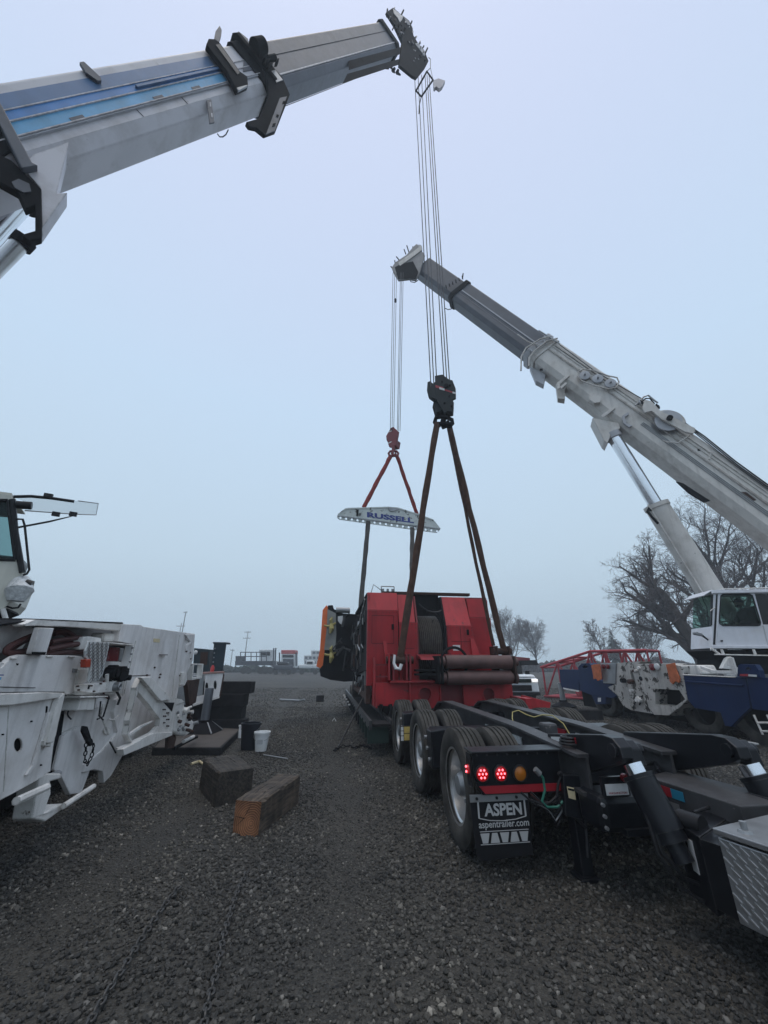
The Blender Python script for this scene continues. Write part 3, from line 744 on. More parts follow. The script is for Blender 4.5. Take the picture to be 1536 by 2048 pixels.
# neck arms (left and right), lift cylinders
def fz(p): return (p - TO).dot(TF)
for r, pa, pb_ in ((.93, (1250, 1500), (1336, 1662)), (1.73, (1478, 1500), (1580, 1655))):
    a, b_ = PR(r + .04).at(*pa), PR(r + .10).at(*pb_)
    fa, za = fz(a), a.z
    out = [(-.28, .60), (-.33, .955), (fa + .12, za + .085), (fa, za + .08), (fa - .07, za + .03), (fa - .08, za - .04), (fa + .05, za - .10), (-.72, .70)]
    win = [(-.58, .80), (-.58, .88), (-.86, .895), (-.76, .82)]
    mb = MB(); mb.ext([W(r - .05, f, z) for f, z in out], TR * .10, [[W(r - .05, f, z) for f, z in win]])
    arm = mb.build("neck_arm", M_trailer, trailer, bevel=.006)
    kz = (za + .085 - .955) / (fa + .12 + .33)
    def zt(f): return .955 + kz * (f + .33)
    if r < 1:
        side_poly(MB(), r - .057, r - .05, [(-.40, zt(-.40) - .085), (-.56, zt(-.56) - .085), (-.56, zt(-.56) - .025), (-.40, zt(-.40) - .025)]).build("white_tape", M_whitetape, arm)
        side_poly(MB(), r - .057, r - .05, [(-.561, zt(-.56) - .085), (-.80, zt(-.80) - .085), (-.80, zt(-.80) - .025), (-.561, zt(-.56) - .025)]).build("red_tape", M_redtape, arm)
    MB().cyl(W(r - .07, fa, za), W(r + .16, fa, za), .045, n=16).build("pivot_pin", M_trailer, arm)
    d = (b_ - a).normalized(); L_ = (b_ - a).length
    cy = MB(); cy.cyl(a + d * .155, b_, .10, n=28); cy.cyl(a + d * .155, a + d * .18, .105, n=28); cy.cyl(b_ - d * .02, b_ + d * .06, .09, n=24); cy.cyl(b_ + d * .05, b_ + d * .16, .06, n=20)
    cy = cy.build("lift_cylinder", M_trailer, trailer, smooth=True)
    MB().cyl(a + d * .09, a + d * .165, .07, n=24).build("piston_rod", M_chrome, cy, smooth=True)
    MB().ext([a + TR * -.02 + V(0, 0, .07), a + TR * -.02 - TF * .07 + V(0, 0, .02), a + d * .10 + TR * -.02 - TF * .05, a + d * .10 + TR * -.02 + TF * .06, a + TR * -.02 + TF * .05], TR * .10).build("rod_clevis", M_trailer, cy, bevel=.012)
    MB().tube([a + d * .2 + TR * .08, a + d * .45 + TR * .085, b_ - d * .02 + TR * .085], .009, 6).build("feed_pipe", M_trailer, cy)
    MB().tube([b_ - d * .05 + TR * -.08, b_ + d * .05 + TR * -.10 + V(0, 0, -.05), b_ + d * .1 + V(0, 0, -.14), b_ + V(.12, -.06, -.26), b_ + V(.24, -.10, -.24), b_ + V(.30, -.12, -.12)], .013, 8).build("hydraulic_hose", M_hoseblk, cy, smooth=True)
    MB().tube([b_ - d * .1 + TR * -.09, b_ + d * .02 + TR * -.12 + V(0, 0, -.08), b_ + d * .1 + V(-.04, 0, -.18), b_ + V(.08, -.06, -.33), b_ + V(.26, -.12, -.31), b_ + V(.34, -.14, -.18)], .011, 8).build("hydraulic_hose", M_hoseblk, cy, smooth=True)
# bulk added under the frame to block sky light: brake chambers, air bags, plates
for f in AX:
    for r in (.70, 1.72): MB().cyl(W(r, f - .28, .45), W(r, f - .05, .47), .09, n=14).build("brake_chamber", M_trailer, trailer, smooth=True)
    for r in (.78, 1.70): MB().cyl(W(r, f + .32, .42), W(r, f + .32, .66), .12, n=16).build("air_bag", M_hoseblk, trailer, smooth=True)
fbox(MB(), .50, 2.0, -.55, 3.5, .56, .60).build("sky_block_plate", M_trailer, trailer)
fbox(MB(), .95, 2.2, -1.15, -.60, .42, .46).build("sky_block_plate", M_trailer, trailer)
# jack leg, centre cross tube, licence plate
lg = MB(); fbox(lg, .80, .90, -.73, -.62, .03, .70); fbox(lg, .77, .93, -.76, -.59, 0.0, .03)
lg = lg.build("support_leg", M_trailer, trailer, bevel=.008)
MB().beam(W(.88, -.75, .40), W(.85, -.75, .16), .014, .014).build("crank_rod", M_rail, lg)
Pl_ = PF(-.82)
hg = MB().ext(Pl_.pts([(1126, 1550), (1160, 1552), (1166, 1640), (1132, 1632)]), TF * .05).build("hanger_plate", M_trailer, trailer, bevel=.006)
MB().ext(Pl_.pts([(1134, 1573), (1149, 1576), (1152, 1600), (1138, 1596)], .004), TF * .004).build("warning_label", M_cream, hg)
MB().ext(Pl_.pts([(1136, 1576), (1148, 1578.5), (1148.6, 1583), (1136.6, 1580)], .007), TF * .003).build("label_heading", M_carblk, hg)
# grease fittings, bolts, brackets and air lines round the neck
for k in range(8):
    c = W(.02 + .09 * k, -.702, .868); MB().cyl(c, c - TF * .008, .009, n=6).build("bolt", M_rail, trailer)
for k in range(3):
    c = W(.0 + .17 * k, -.683, .56); MB().cyl(c, c - TF * .008, .012, n=6).build("bolt", M_hoseblk, trailer)
for k in range(5):
    y0 = .60 - .02 * k
    MB().tube([W(.46, -.70, y0), W(.52 + .02 * k, -.74, y0 - .06), W(.62, -.76, y0 - .07 - .02 * k), W(.74, -.74, y0 - .03), W(.84, -.70, y0 + .06)], .007, 6).build("air_hose", (M_hoseblk, M_hose, M_hoseblk, M_steel, M_hoseblk)[k], trailer, smooth=True)
for r in (.75, 1.75):
    for k in range(3): MB().tube([W(r, -.5 + .06 * k, .80), W(r + .01, .4, .74 + .03 * k), W(r - .02, 1.3, .78), W(r, 2.6, .76 + .02 * k)], .008, 6).build("air_line", M_hoseblk, trailer, smooth=True)
MB().cyl(W(1.0, .3, .62), W(1.0, 1.1, .62), .11, n=20).build("air_tank", M_trailer, trailer, smooth=True)
for k in range(4):
    c = W(.875, -.40 - .13 * k, .80 - .01 * k); MB().cyl(c, c - TR * .012, .012, n=6).build("bolt", M_rail, trailer)
ct = fbox(MB(), .80, 1.62, -1.12, -.80, .42, .66).build("cross_tube", M_trailer, trailer, bevel=.05)
pt = front_poly(MB(), -1.128, -1.12, [(.86, .665), (1.04, .665), (1.04, .735), (.86, .735)]).build("licence_plate", M_paper, trailer)
text_mb("WASHINGTON", 1, W(.875, -1.129, .672), TR, (0, 0, 1), .001, 0, .15, .014).build("lettering", M_redtape, pt)
fbox(MB(), .84, 1.06, -1.119, -1.09, .655, .78).build("plate_bracket", M_trailer, trailer)
MB().cyl(W(1.02, -1.125, .775), W(1.02, -1.155, .775), .028, n=12).build("plate_lamp", M_lampred_off, trailer)
for k in range(3): MB().cyl(W(.81, -1.12, .47 + .07 * k), W(.81, -1.14, .47 + .07 * k), .013, n=8).build("bolt", M_steel, trailer)
# centre draw beam
D0, D1, D2, D3 = GN(1292, 1552, .74), GN(1480, 1612, .74), GN(1600, 1606, .74), GN(1348, 1538, .74)
cb = MB().hexa([V(p.x, p.y, .50) for p in (D0, D1, D2, D3)], [D0, D1, D2, D3]).build("draw_beam", M_rail, trailer, bevel=.008)
dl = (D1 - D0).normalized(); dn_ = V(-dl.y, dl.x, 0)
if dn_.dot(CAM - D0) < 0: dn_ = -dn_
def cbp(t, z): return V(D0.x, D0.y, z) + dl * t + dn_ * .003
Lb = (D1 - D0).length
MB().ext([cbp(.02, .65), cbp(Lb * .30, .65), cbp(Lb * .30, .71), cbp(.02, .71)], dn_ * .003).build("red_tape", M_redtape, cb)
MB().ext([cbp(Lb * .30, .65), cbp(Lb * .44, .65), cbp(Lb * .44, .71), cbp(Lb * .30, .71)], dn_ * .004).build("blue_tape", M_bluetape, cb)
MB().ext([cbp(Lb * .16, .56), cbp(Lb * .36, .56), cbp(Lb * .36, .62), cbp(Lb * .16, .62)], dn_ * .003).build("grey_plate", M_steel, cb)
MB().tube([GN(1282, 1545, .74), GN(1285, 1528, .77), GN(1310, 1526, .78), GN(1318, 1542, .74)], .018, 8).build("lifting_loop", M_hoseblk, cb, smooth=True)
# cylinder foot housing with warning label
HA, HB_, HC, HD_ = GN(1398, 1674, .58), GN(1348, 1642, .58), GN(1436, 1590, .69), GN(1500, 1606, .69)
hs = MB().hexa([V(p.x, p.y, .20) for p in (HA, HB_, HC, HD_)], [HA, HB_, HC, HD_]).build("cylinder_housing", M_trailer, trailer, bevel=.006)
HB2 = GN(1640, 1650, .69)
MB().hexa([V(p.x, p.y, .24) for p in (HA, HD_, HB2, GN(1560, 1730, .6))], [HA + V(0, 0, -.01), HD_ + V(0, 0, -.01), HB2, GN(1560, 1730, .6)]).build("housing_body", M_trailer, trailer)
hx = (HD_ - HC).normalized(); hy = (HC - HB_).normalized(); hn = hx.cross(hy).normalized()
if hn.z < 0: hn = -hn
def slope(s_, t): return HB_.lerp(HA, s_).lerp(HC.lerp(HD_, s_), t) + hn * .003
MB().ext([slope(.30, .72), slope(.92, .72), slope(.92, .96), slope(.30, .96)], hn * .002).build("warning_label", M_cream, hs)
tq = slope(.42, .86); text_mb("CAUTION", 1, tq + hn * .003, slope(.92, .86) - slope(.3, .86), slope(.6, .96) - slope(.6, .86), .001, .012, (slope(.9, .86) - tq).length, (slope(.6, .94) - slope(.6, .86)).length).build("lettering", M_carblk, hs)
fdn = (HA - HB_).normalized()
def lab(t, z): return HB_.lerp(HA, t) * 1.0 + V(0, 0, z) 
on = V(fdn.y, -fdn.x, 0)
if on.dot(CAM - HA) < 0: on = -on
MB().ext([lab(.45, -.05) + on * .003, lab(.68, -.05) + on * .003, lab(.68, -.22) + on * .003, lab(.45, -.22) + on * .003], on * .003).build("white_label", M_paper, hs)
pcv = slope(.55, .10) + V(0, 0, .02)
cv = MB(); cv.lathe(pcv - hx * .07, hx, [(0, 0), (0, .055), (.14, .055), (.14, 0)], 20); cv.build("pin_cover", M_hoseblk, hs, smooth=True)
MB().tube([slope(.5, .2) + V(0, 0, .05), slope(.55, .6) + V(0, 0, .03), slope(.6, .95) + V(0, 0, .03), slope(1.0, 1.05) + V(0, 0, .04), HB2 + V(0, 0, .06)], .010, 8).build("cable", M_hoseblk, hs, smooth=True)
q4 = [GN(1440, 1588, .71), GN(1500, 1575, .71), GN(1640, 1600, .71), GN(1640, 1640, .71)]
MB().ext(q4, V(0, 0, .012)).build("step_plate", M_trailer, trailer)
# diamond plate tool box at the edge of frame
TBX = [(.90, -1.98), (1.62, -1.80), (1.78, -2.45), (1.06, -2.63)]
bx = MB(); bx.hexa([W(*q, .34) for q in TBX], [W(*q, .70) for q in TBX])
bx = bx.build("tool_box", M_plate, trailer, bevel=.006)
ld = MB(); cxr = sum(q[0] for q in TBX) / 4; cxf = sum(q[1] for q in TBX) / 4
LD = [(cxr + (a - cxr) * 1.03, cxf + (b_ - cxf) * 1.03) for a, b_ in TBX]
ld.hexa([W(*q, .712) for q in LD], [W(*q, .74) for q in LD]); ld.build("box_lid", M_plate, bx, bevel=.005)
MB().lathe(W(1.0, -2.06, .74), (0, 0, 1), [(0, .035), (.012, .03), (.014, .016), (.05, .016), (.052, 0)], 14).build("lid_bolt", M_steel, bx)
tr = MB()
for (qa, qb) in ((TBX[0], TBX[3]), (TBX[3], TBX[2])):
    a, b_ = W(*qa, 0), W(*qb, 0); du = (b_ - a); Ln = du.length; du.normalize(); nn = V(du.y, -du.x, 0)
    if nn.dot((a + b_) / 2 - W(cxr, cxf, 0)) < 0: nn = -nn
    ny = 9; nx = 14
    for j in range(ny):
        for i in range(nx):
            x = (i + .5 + (.5 if j % 2 else 0)) * Ln / nx; z = .355 + (j + .5) * .335 / ny
            if x > Ln - .03: continue
            c = a + du * x + V(0, 0, z) + nn * .0015; dd = (du * .8 - V(0, 0, 1) * .62).normalized()
            tr.box(c, (.046, .007, .009), dd, nn)
tr.build("tread_pattern", M_alu, bx)["kind"] = "stuff"
bk = MB(); bk.hexa([W(1.02, -2.05, .12), W(1.6, -1.9, .12), W(1.78, -2.45, .12), W(1.2, -2.6, .12)], [W(1.02, -2.05, .335), W(1.6, -1.9, .335), W(1.78, -2.45, .335), W(1.2, -2.6, .335)])
bk.build("box_bracket", M_steel, trailer)
# air hoses
P = PF(-.78)
MB().tube(P.pts([(1075, 1542), (1086, 1556), (1090, 1580), (1084, 1602), (1094, 1614), (1115, 1614), (1128, 1600), (1132, 1586)]), .010, 8).build("air_hose", M_hosegreen, trailer, smooth=True)
MB().tube(P.pts([(1122, 1552), (1116, 1570), (1113, 1592), (1118, 1606), (1140, 1625), (1172, 1656)]), .011, 8).build("air_hose", M_hoseblk, trailer, smooth=True)
MB().tube(P.pts([(1042, 1585), (1060, 1600), (1082, 1608), (1100, 1605), (1116, 1590)]), .009, 8).build("air_hose", M_hoseblk, trailer, smooth=True)
MB().cyl(P.at(1070, 1538), P.at(1080, 1548), .022, n=10).build("hose_coupling", M_steel, trailer)
MB().cyl(P.at(1118, 1545), P.at(1126, 1556), .02, n=10).build("hose_coupling", M_hoseblk, trailer)
MB().tube([W(.98, .6, .90), W(.99, .66, .97), W(1.03, .72, 1.03), W(1.10, .70, 1.05), W(1.16, .62, 1.01), W(1.22, .56, .99), W(1.30, .50, 1.02), W(1.38, .42, 1.02), W(1.44, .32, .95), W(1.46, .22, .82)], .006, 8).build("air_hose", M_hoseyel, trailer, smooth=True)
for k in range(3): MB().ring(W(.86, -.72, .94 + .022 * k), (0, 0, 1), .075 - .008 * k, .012, 18, 6).build("rubber_ring", M_hoseblk, trailer, smooth=True)
fbox(MB(), 1.02, 1.16, -.05, .10, .80, 1.0).build("valve_box", M_rail, trailer, bevel=.02)
# the low deck under the machine
dk = MB(); fbox(dk, .05, 2.35, 3.75, 13.5, .42, .58); dk.build("deck", M_wooddark, trailer)
for r in (-.42, -.02): fbox(MB(), r, r + .05, 3.72, 13.5, .44, .60).build("deck_rail", M_rail, trailer)
fbox(MB(), -.36, -.02, 3.72, 13.5, .50, .54).build("deck_plank", M_wooddark, trailer)
for k in range(15):
    f = 3.78 + k * .62
    side_poly(MB(), -.44, -.05, [(f, .22), (f + .05, .22), (f + .05, .50), (f, .50)]).build("outrigger_bracket", mat("green_grey_bracket", (.022, .040, .034), .6) if k < 4 else M_trailer, trailer)
for k in range(5):
    f = 9.5 + k * 1.0; MB().cyl(W(-.5, f, .36), W(-.42, f, .36), .03, n=10).build("side_lamp", M_paper, trailer)
for f in (10.5, 11.9): add_wheel_far = MB().cyl(W(-.3, f, .42), W(.3, f, .42), .42, n=20).build("front_tyre", M_tyre, trailer)
# ---------------------------------------------------------------- red machine (crawler crane upper works)
mach = empty("winch_machine", W(1.1, 8, .6), "big red crane upper body with a dark rope drum resting on the lowbed", "machine")
FN = 4.6
RL, RRr = -.40, 2.62
# front panels: left bay, right bay, chamfered tops
def panel(name, r0, r1, z0, z1, m_, f0=FN, th=.06, lean=0.0, parent=None):
    mb = MB().hexa([W(r0, f0, z0), W(r1, f0, z0), W(r1, f0 + th, z0), W(r0, f0 + th, z0)], [W(r0, f0 + lean, z1), W(r1, f0 + lean, z1), W(r1, f0 + lean + th, z1), W(r0, f0 + lean + th, z1)])
    return mb.build(name, m_, parent or mach, bevel=.008)
panel("front_panel", RL, .30, 1.15, 2.72, M_red)
panel("front_panel", .32, .74, 1.15, 2.46, M_red)
panel("front_panel", 1.44, 2.06, .95, 2.40, M_red)
panel("front_panel", 2.08, 2.62, .95, 2.62, M_red, f0=FN + .25)
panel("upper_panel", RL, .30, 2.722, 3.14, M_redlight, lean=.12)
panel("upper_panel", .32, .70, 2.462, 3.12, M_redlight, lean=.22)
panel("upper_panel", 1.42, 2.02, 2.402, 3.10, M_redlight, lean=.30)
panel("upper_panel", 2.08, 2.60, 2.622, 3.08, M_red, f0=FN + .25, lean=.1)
# roof and sides
fbox(MB(), RL, .75, FN + .35, FN + 4.2, 3.10, 3.16).build("roof_panel", M_machblack, mach)
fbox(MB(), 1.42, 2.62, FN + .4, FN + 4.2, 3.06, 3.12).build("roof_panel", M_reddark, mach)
fbox(MB(), .0, 2.2, FN + .40, FN + .55, 3.165, 3.225).build("roof_beam", M_rust, mach)
fbox(MB(), 2.56, 2.62, FN + .36, FN + 4.2, 1.0, 3.06).build("side_wall", M_red, mach)
fbox(MB(), .76, 1.40, FN + 1.7, FN + 1.8, .9, 3.1).build("drum_back_wall", M_machblack, mach)
for r in (.745, 1.405): side_poly(MB(), r - .02, r + .02, [(FN + .02, 1.0), (FN + .02, 2.45), (FN + .28, 3.1), (FN + 1.7, 3.1), (FN + 1.7, 1.0)]).build("drum_side_plate", M_reddark if r < 1 else M_machblack, mach)
fbox(MB(), .76, 1.40, FN + .46, FN + .50, 2.82, 3.17).build("drum_hood", M_machblack, mach)
# rope drum with wound rope
dr = MB(); pr = []
n_w = 12
for i in range(n_w):
    h0 = -.27 + i * .54 / n_w
    pr += [(h0 + .002, .625), (h0 + .011, .655), (h0 + .0225, .668), (h0 + .034, .655), (h0 + .043, .625)]
dr.lathe(W(1.075, FN + .72, 2.02), TR, [(-.27, .2)] + pr + [(.27, .2)], 44)
dm = dr.build("rope_drum", mat("wound_wire_rope", (.10, .09, .08), .5, metal=.35, var=.35, vscale=12, bump=.3, bscale=90), mach, smooth=True)
for s_ in (-1, 1): MB().lathe(W(1.075 + s_ * .285, FN + .80, 2.02), TR, [(-.015, .1), (-.015, .74), (.015, .74), (.015, .1)], 40).build("drum_flange", M_rust if s_ < 0 else M_machblack, dm)
MB().tube([W(1.2, FN + .3, 2.55), W(1.0, FN + .26, 2.2), W(.92, FN + .18, 1.8), W(1.1, FN + .16, 1.45)], .016, 8).build("loose_rope", M_rope, dm, smooth=True)
MB().tube(arcpts(W(.82, FN + .1, 2.9), W(1.35, FN + .1, 2.75), .1), .014, 6).build("loose_rope", M_rope, dm, smooth=True)
# lower front frame with ribs and eyes
FL = FN - .30
def eye_hole(r, z): return [(r + .12 * math.cos(a), z + (.10 if math.sin(a) > 0 else .17) * math.sin(a)) for a in [2 * math.pi * i / 20 for i in range(20)]]
base = MB(); front_poly(base, FL, FL + .07, [(-.24, .80), (1.10, .72), (1.10, 1.22), (-.24, 1.22)], [eye_hole(.80, 1.02)])
base = base.build("front_frame", M_red, mach, bevel=.006)
front_poly(MB(), FL - .02, FL + .09, [(.80 + .15 * math.cos(a), 1.02 + (.12 if math.sin(a) > 0 else .20) * math.sin(a)) for a in [math.pi + math.pi * i / 12 for i in range(13)]] + [(.80 + .12 * math.cos(a), 1.02 + .17 * math.sin(a)) for a in [2 * math.pi - math.pi * i / 12 for i in range(13)]]).build("eye_rim", M_red, base)
b2 = MB(); front_poly(b2, FL, FL + .07, [(1.62, .72), (2.72, .74), (2.72, 1.22), (1.62, 1.22)], [eye_hole(2.18, 1.0)])
b2 = b2.build("front_frame", M_red, mach, bevel=.006)
front_poly(MB(), FL - .02, FL + .09, [(2.18 + .15 * math.cos(a), 1.0 + .20 * math.sin(a)) for a in [math.pi + math.pi * i / 12 for i in range(13)]] + [(2.18 + .12 * math.cos(a), 1.0 + .17 * math.sin(a)) for a in [2 * math.pi - math.pi * i / 12 for i in range(13)]]).build("eye_rim", M_red, b2)
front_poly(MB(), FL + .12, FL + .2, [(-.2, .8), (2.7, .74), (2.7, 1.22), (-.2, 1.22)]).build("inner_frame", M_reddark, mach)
fbox(MB(), .05, 1.12, FL - .14, FL + .3, 1.222, 1.26).build("shelf_plate", M_red, mach)
fbox(MB(), 1.62, 2.72, FL - .05, FL + .3, 1.222, 1.25).build("shelf_plate", M_red, mach)
for r in (-.24, .45, 1.09): fbox(MB(), r, r + .03, FL - .10, FL - .002, .76, 1.22).build("front_rib", M_red, mach)
fbox(MB(), -.27, -.24, FL - .02, FL + .4, .78, 1.72).build("ladder_side", M_red, mach)
for z in (1.32, 1.55): fbox(MB(), -.24, .02, FL, FL + .05, z, z + .03).build("step_bar", M_reddark, mach)
for r in (.03, .12, .40, .48):
    front_poly(MB(), FL - .12, FL + .28, [(r - .02, 1.262), (r + .02, 1.262), (r + .02, 1.78), (r - .02, 1.78)]).build("lug_plate", M_reddark if r > .1 else M_red, mach, bevel=.01)
MB().cyl(W(-.02, FL - .02, 1.66), W(.56, FL - .02, 1.66), .075, n=18).build("lug_pin", M_rust, mach, smooth=True)
for r in (2.42, 2.70):
    front_poly(MB(), FL - .12, FL + .28, [(r - .02, 1.252), (r + .02, 1.252), (r + .02, 1.95), (r - .02, 1.95)]).build("lug_plate", M_rust, mach, bevel=.01)
MB().cyl(W(2.36, FL - .02, 1.84), W(2.78, FL - .02, 1.84), .07, n=18).build("lug_pin", M_rust, mach, smooth=True)
front_poly(MB(), FN - .06, FN - .002, [(1.98, 1.6), (2.22, 1.6), (2.04, 2.12), (1.96, 2.12)]).build("brace_plate", M_redlight, mach)
front_poly(MB(), FN - .06, FN - .002, [(.02, 1.5), (.10, 1.5), (.02, 2.05), (-.05, 2.05)]).build("brace_plate", M_redlight, mach)
# fairlead rollers
for (z, r0, r1, f) in ((1.62, 1.10, 2.62, FL - .32), (1.32, 1.12, 2.60, FL - .30)):
    ro = MB(); ro.cyl(W(r0 + .07, f, z), W(r1 - .03, f, z), .135, n=28)
    ro.cyl(W(r0 - .1, f, z), W(r0 + .05, f, z), .10, n=16); ro.cyl(W(r1 - .01, f, z), W(r1 + .12, f, z), .085, n=16)
    ro.build("fairlead_roller", mat("worn_roller_steel", (.105, .052, .046), .55, var=.3, vscale=4, grime=.5, bump=.3), mach, smooth=True)
for r in (.98, 1.05, 2.62):
    fbox(MB(), r, r + .05, FL - .44, FL + .1, 1.2, 1.74).build("roller_bracket", M_machblack if r < 2 else M_rust, mach, bevel=.02)
mb = MB(); fbox(mb, .55, 1.1, FL - .25, FL - .1, 1.36, 1.40); fbox(mb, .55, 1.1, FL - .25, FL - .1, 1.44, 1.48); mb.build("fork_bar", M_machblack, mach)
side_poly(MB(), .70, 2.5, [(FL - .18, 1.66), (FL - .05, 1.72), (FN, 1.78), (FN, 1.70)]).build("fairlead_guard", M_reddark, mach)
MB().ring(W(1.5, FL + .1, 1.62), -TF, .30, .03, 28, 8).build("guide_sheave", M_machblack, mach)
# red beam sticking out to the right and shackle at the left
mb = MB(); fbox(mb, 2.64, 2.78, FN - 1.0, FN - .32, .80, .95); front_poly(mb, FN - .62, FN - .5, [(2.75, .72), (3.34, .72), (3.38, .84), (2.80, .98)]); mb.build("side_beam", M_red, mach, bevel=.008)
MB().tube([W(-.12, FL, .82), W(-.14, FL - .02, .66), W(-.08, FL - .02, .52), W(.02, FL - .02, .52), W(.08, FL - .02, .66), W(.06, FL, .82)], .04, 10).build("shackle", M_machblack, mach, smooth=True)
# left side: rusty corner post, black machinery, base rail
fbox(MB(), -.40, -.30, FN + .06, FN + .5, .80, 1.15).build("corner_post", M_rust, mach)
fbox(MB(), RL + .002, RL + .05, FN + .06, FN + .12, 1.15, 3.1).build("edge_strip", M_redlight, mach)
fbox(MB(), -.34, -.26, FN + .5, FN + 5.2, .82, .95).build("base_rail", M_rust, mach)
fbox(MB(), -.2, 2.5, FN + .4, FN + 5.4, .72, 1.05).build("base_frame", M_machblack, mach)
fbox(MB(), -.05, .7, FN + .2, FN + 4.6, 1.05, 3.05).build("engine_block", M_machblack, mach, bevel=.05)
sd = MB(); sd.ext([W(-.38, f, z) for f, z in ((FN + .12, 1.45), (FN + .12, 3.12), (FN + 1.0, 3.10), (FN + 4.9, 2.62), (FN + 4.9, 1.2), (FN + 1.6, 1.4))], TR * .06)
sd.build("side_cowl", M_machblack, mach, bevel=.01)
for k in range(6):
    f = FN + .7 + .45 * k; MB().beam(W(-.40, f, 3.07 - .055 * k * 2), W(-.40, f + .28, 3.04 - .055 * (k + 1) * 2), .03, .04).build("roof_edge_rail", M_steel, mach)
# a tangle of pipes and valves, one part each
rg = random.Random(12)
for k in range(26):
    f = FN + .5 + rg.random() * 4.2; z = .98 + rg.random() * .5; a = W(-.36 + rg.random() * .2, f, z)
    pts = [a]
    for j in range(4): pts.append(pts[-1] + V(rg.uniform(-.06, .06), rg.uniform(-.18, .22), rg.uniform(-.16, .18)))
    MB().tube(pts, rg.uniform(.012, .03), 7).build("pipe", rg.choice([M_steel, M_machblack, M_rust, M_steel]), mach, smooth=True)
for k in range(7):
    f = FN + .6 + .6 * k; c = W(-.33, f, 1.0 + .15 * (k % 3)); MB().cyl(c, c + TR * .3 + V(0, 0, .05), .09 + .03 * (k % 2), n=16).build("valve_body", M_machblack if k % 2 else M_steel, mach, smooth=True)
fbox(MB(), -.36, -.30, FN + .9, FN + 1.1, 1.1, 1.8).build("grey_strut", M_steel, mach)
MB().tube([W(-.42, FN + 1.6, 1.9), W(-.44, FN + 2.1, 2.05), W(-.44, FN + 2.5, 1.8)], .02, 6).build("pipe", M_alu, mach)
MB().tube([W(-.45, FN + .2, .90), W(-.75, FN - .1, .42), W(-.95, FN - .35, .10)], .018, 6).build("dangling_cable", M_hoseblk, mach, smooth=True)
# far counterweight: orange back plate, grey end, yellow straps
FC = 9.6
CW = PF(FC)
o_end = zm(630, 1190, .1221, [(190, 165), (125, 245), (80, 900), (20, 1170), (85, 1200), (130, 1150), (205, 560), (215, 200)])
pts3 = CW.pts(o_end)
MB().ext(pts3, TF * .9).build("counterweight_plate", M_orange, mach, bevel=.01)
g_end = zm(630, 1190, .1221, [(212, 170), (290, 165), (310, 230), (460, 300), (900, 330), (900, 1400), (480, 1420), (250, 1390), (90, 1330), (75, 1215), (128, 1150), (203, 560)])
MB().ext(CW.pts(g_end, .03), TF * .85).build("counterweight_body", M_machblack, mach, bevel=.01)
g2 = zm(630, 1190, .1221, [(205, 230), (340, 300), (350, 640), (330, 900), (150, 900), (190, 560)])
MB().ext(CW.pts(g2, .10), TF * .07).build("counterweight_face", mat("weathered_grey_steel", (.26, .265, .25), .7, var=.25, grime=.4), mach)
MB().ext(CW.pts(zm(630, 1190, .1221, [(375, 350), (455, 340), (450, 490), (410, 470), (375, 420)]), .12), TF * .02).build("white_placard", M_paper, mach)
MB().cyl(CW.at(672, 1220), CW.at(700, 1221), .10, n=10).build("tie_bar", M_steel, mach)
for (y0, y1) in ((465, 455), (935, 930)):
    a, b_ = CW.at(630 + 150 * .1221, 1190 + y0 * .1221 + 4, .14), CW.at(630 + 340 * .1221, 1190 + y1 * .1221, .14)
    MB().tube(arcpts(a, b_, .06, 6), .035, 6).build("yellow_strap", M_hoseyel, mach)
    c = a.lerp(b_, .62); mb = MB()
    mb.tube([c, c + V(.02, -.03, -.16), c + V(-.02, -.04, -.32)], [.06, .09, .03], 6); mb.tube([c, c + V(-.02, -.03, .12), c + V(.03, -.04, .22)], [.05, .06, .02], 6)
    mb.build("strap_knot", M_hoseyel, mach)
# roof lamps and cages
for r, f in ((.02, FN + .5),):
    mb = MB(); q = W(r, f, 3.16)
    for dx in (0, .12, .24): mb.tube([q + TR * dx, q + TR * dx + V(0, 0, .14)], .03, 8)
    for dx in (-.04, .28): mb.tube([q + TR * dx, q + TR * dx + V(0, 0, .2)], .012, 6)
    mb.tube([q + TR * -.04 + V(0, 0, .2), q + TR * .28 + V(0, 0, .2)], .012, 6)
    mb.build("roof_cage", M_steel, mach)
MB().tube([W(-.28, FN + .6, 3.15), W(-.2, FN + .6, 3.42), W(.02, FN + .6, 3.26)], .012, 6).build("roof_bracket", M_steel, mach)

# surface fittings: bolt heads, door seams, latches, and machinery along the dark left side
bl = MB()
def bolts(r0, r1, z0, z1, n, f=FN):
    for i in range(n):
        t = i / (n - 1); c = W(r0 + (r1 - r0) * t, f, z0 + (z1 - z0) * t); bl.cyl(c, c - TF * .012, .014, n=6)
for (r0, r1, z0, z1, n) in ((-.36, .26, 1.2, 1.2, 9), (-.36, .26, 2.68, 2.68, 9), (.36, .70, 1.2, 1.2, 5), (.36, .70, 2.42, 2.42, 5), (1.48, 2.02, 2.36, 2.36, 7), (1.48, 2.02, 1.78, 1.78, 6), (-.36, -.36, 1.3, 2.6, 12), (.26, .26, 1.3, 2.6, 12), (.70, .70, 1.3, 2.35, 9), (1.48, 1.48, 1.8, 2.3, 6), (2.02, 2.02, 1.8, 2.3, 6)): bolts(r0, r1, z0, z1, n)
bl.build("bolt_heads", M_reddark, mach)["kind"] = "stuff"
for (r0, r1, z0, z1) in ((-.30, .20, 2.0, 2.008), (-.30, .20, 2.6, 2.608), (-.30, -.292, 2.0, 2.6), (.192, .20, 2.0, 2.6), (.40, .66, 1.9, 1.908), (1.52, 1.98, 2.05, 2.058), (1.75, 1.758, 1.8, 2.38)):
    fbox(MB(), r0, r1, FN - .004, FN + .004, z0, z1).build("panel_seam", M_machblack, mach)
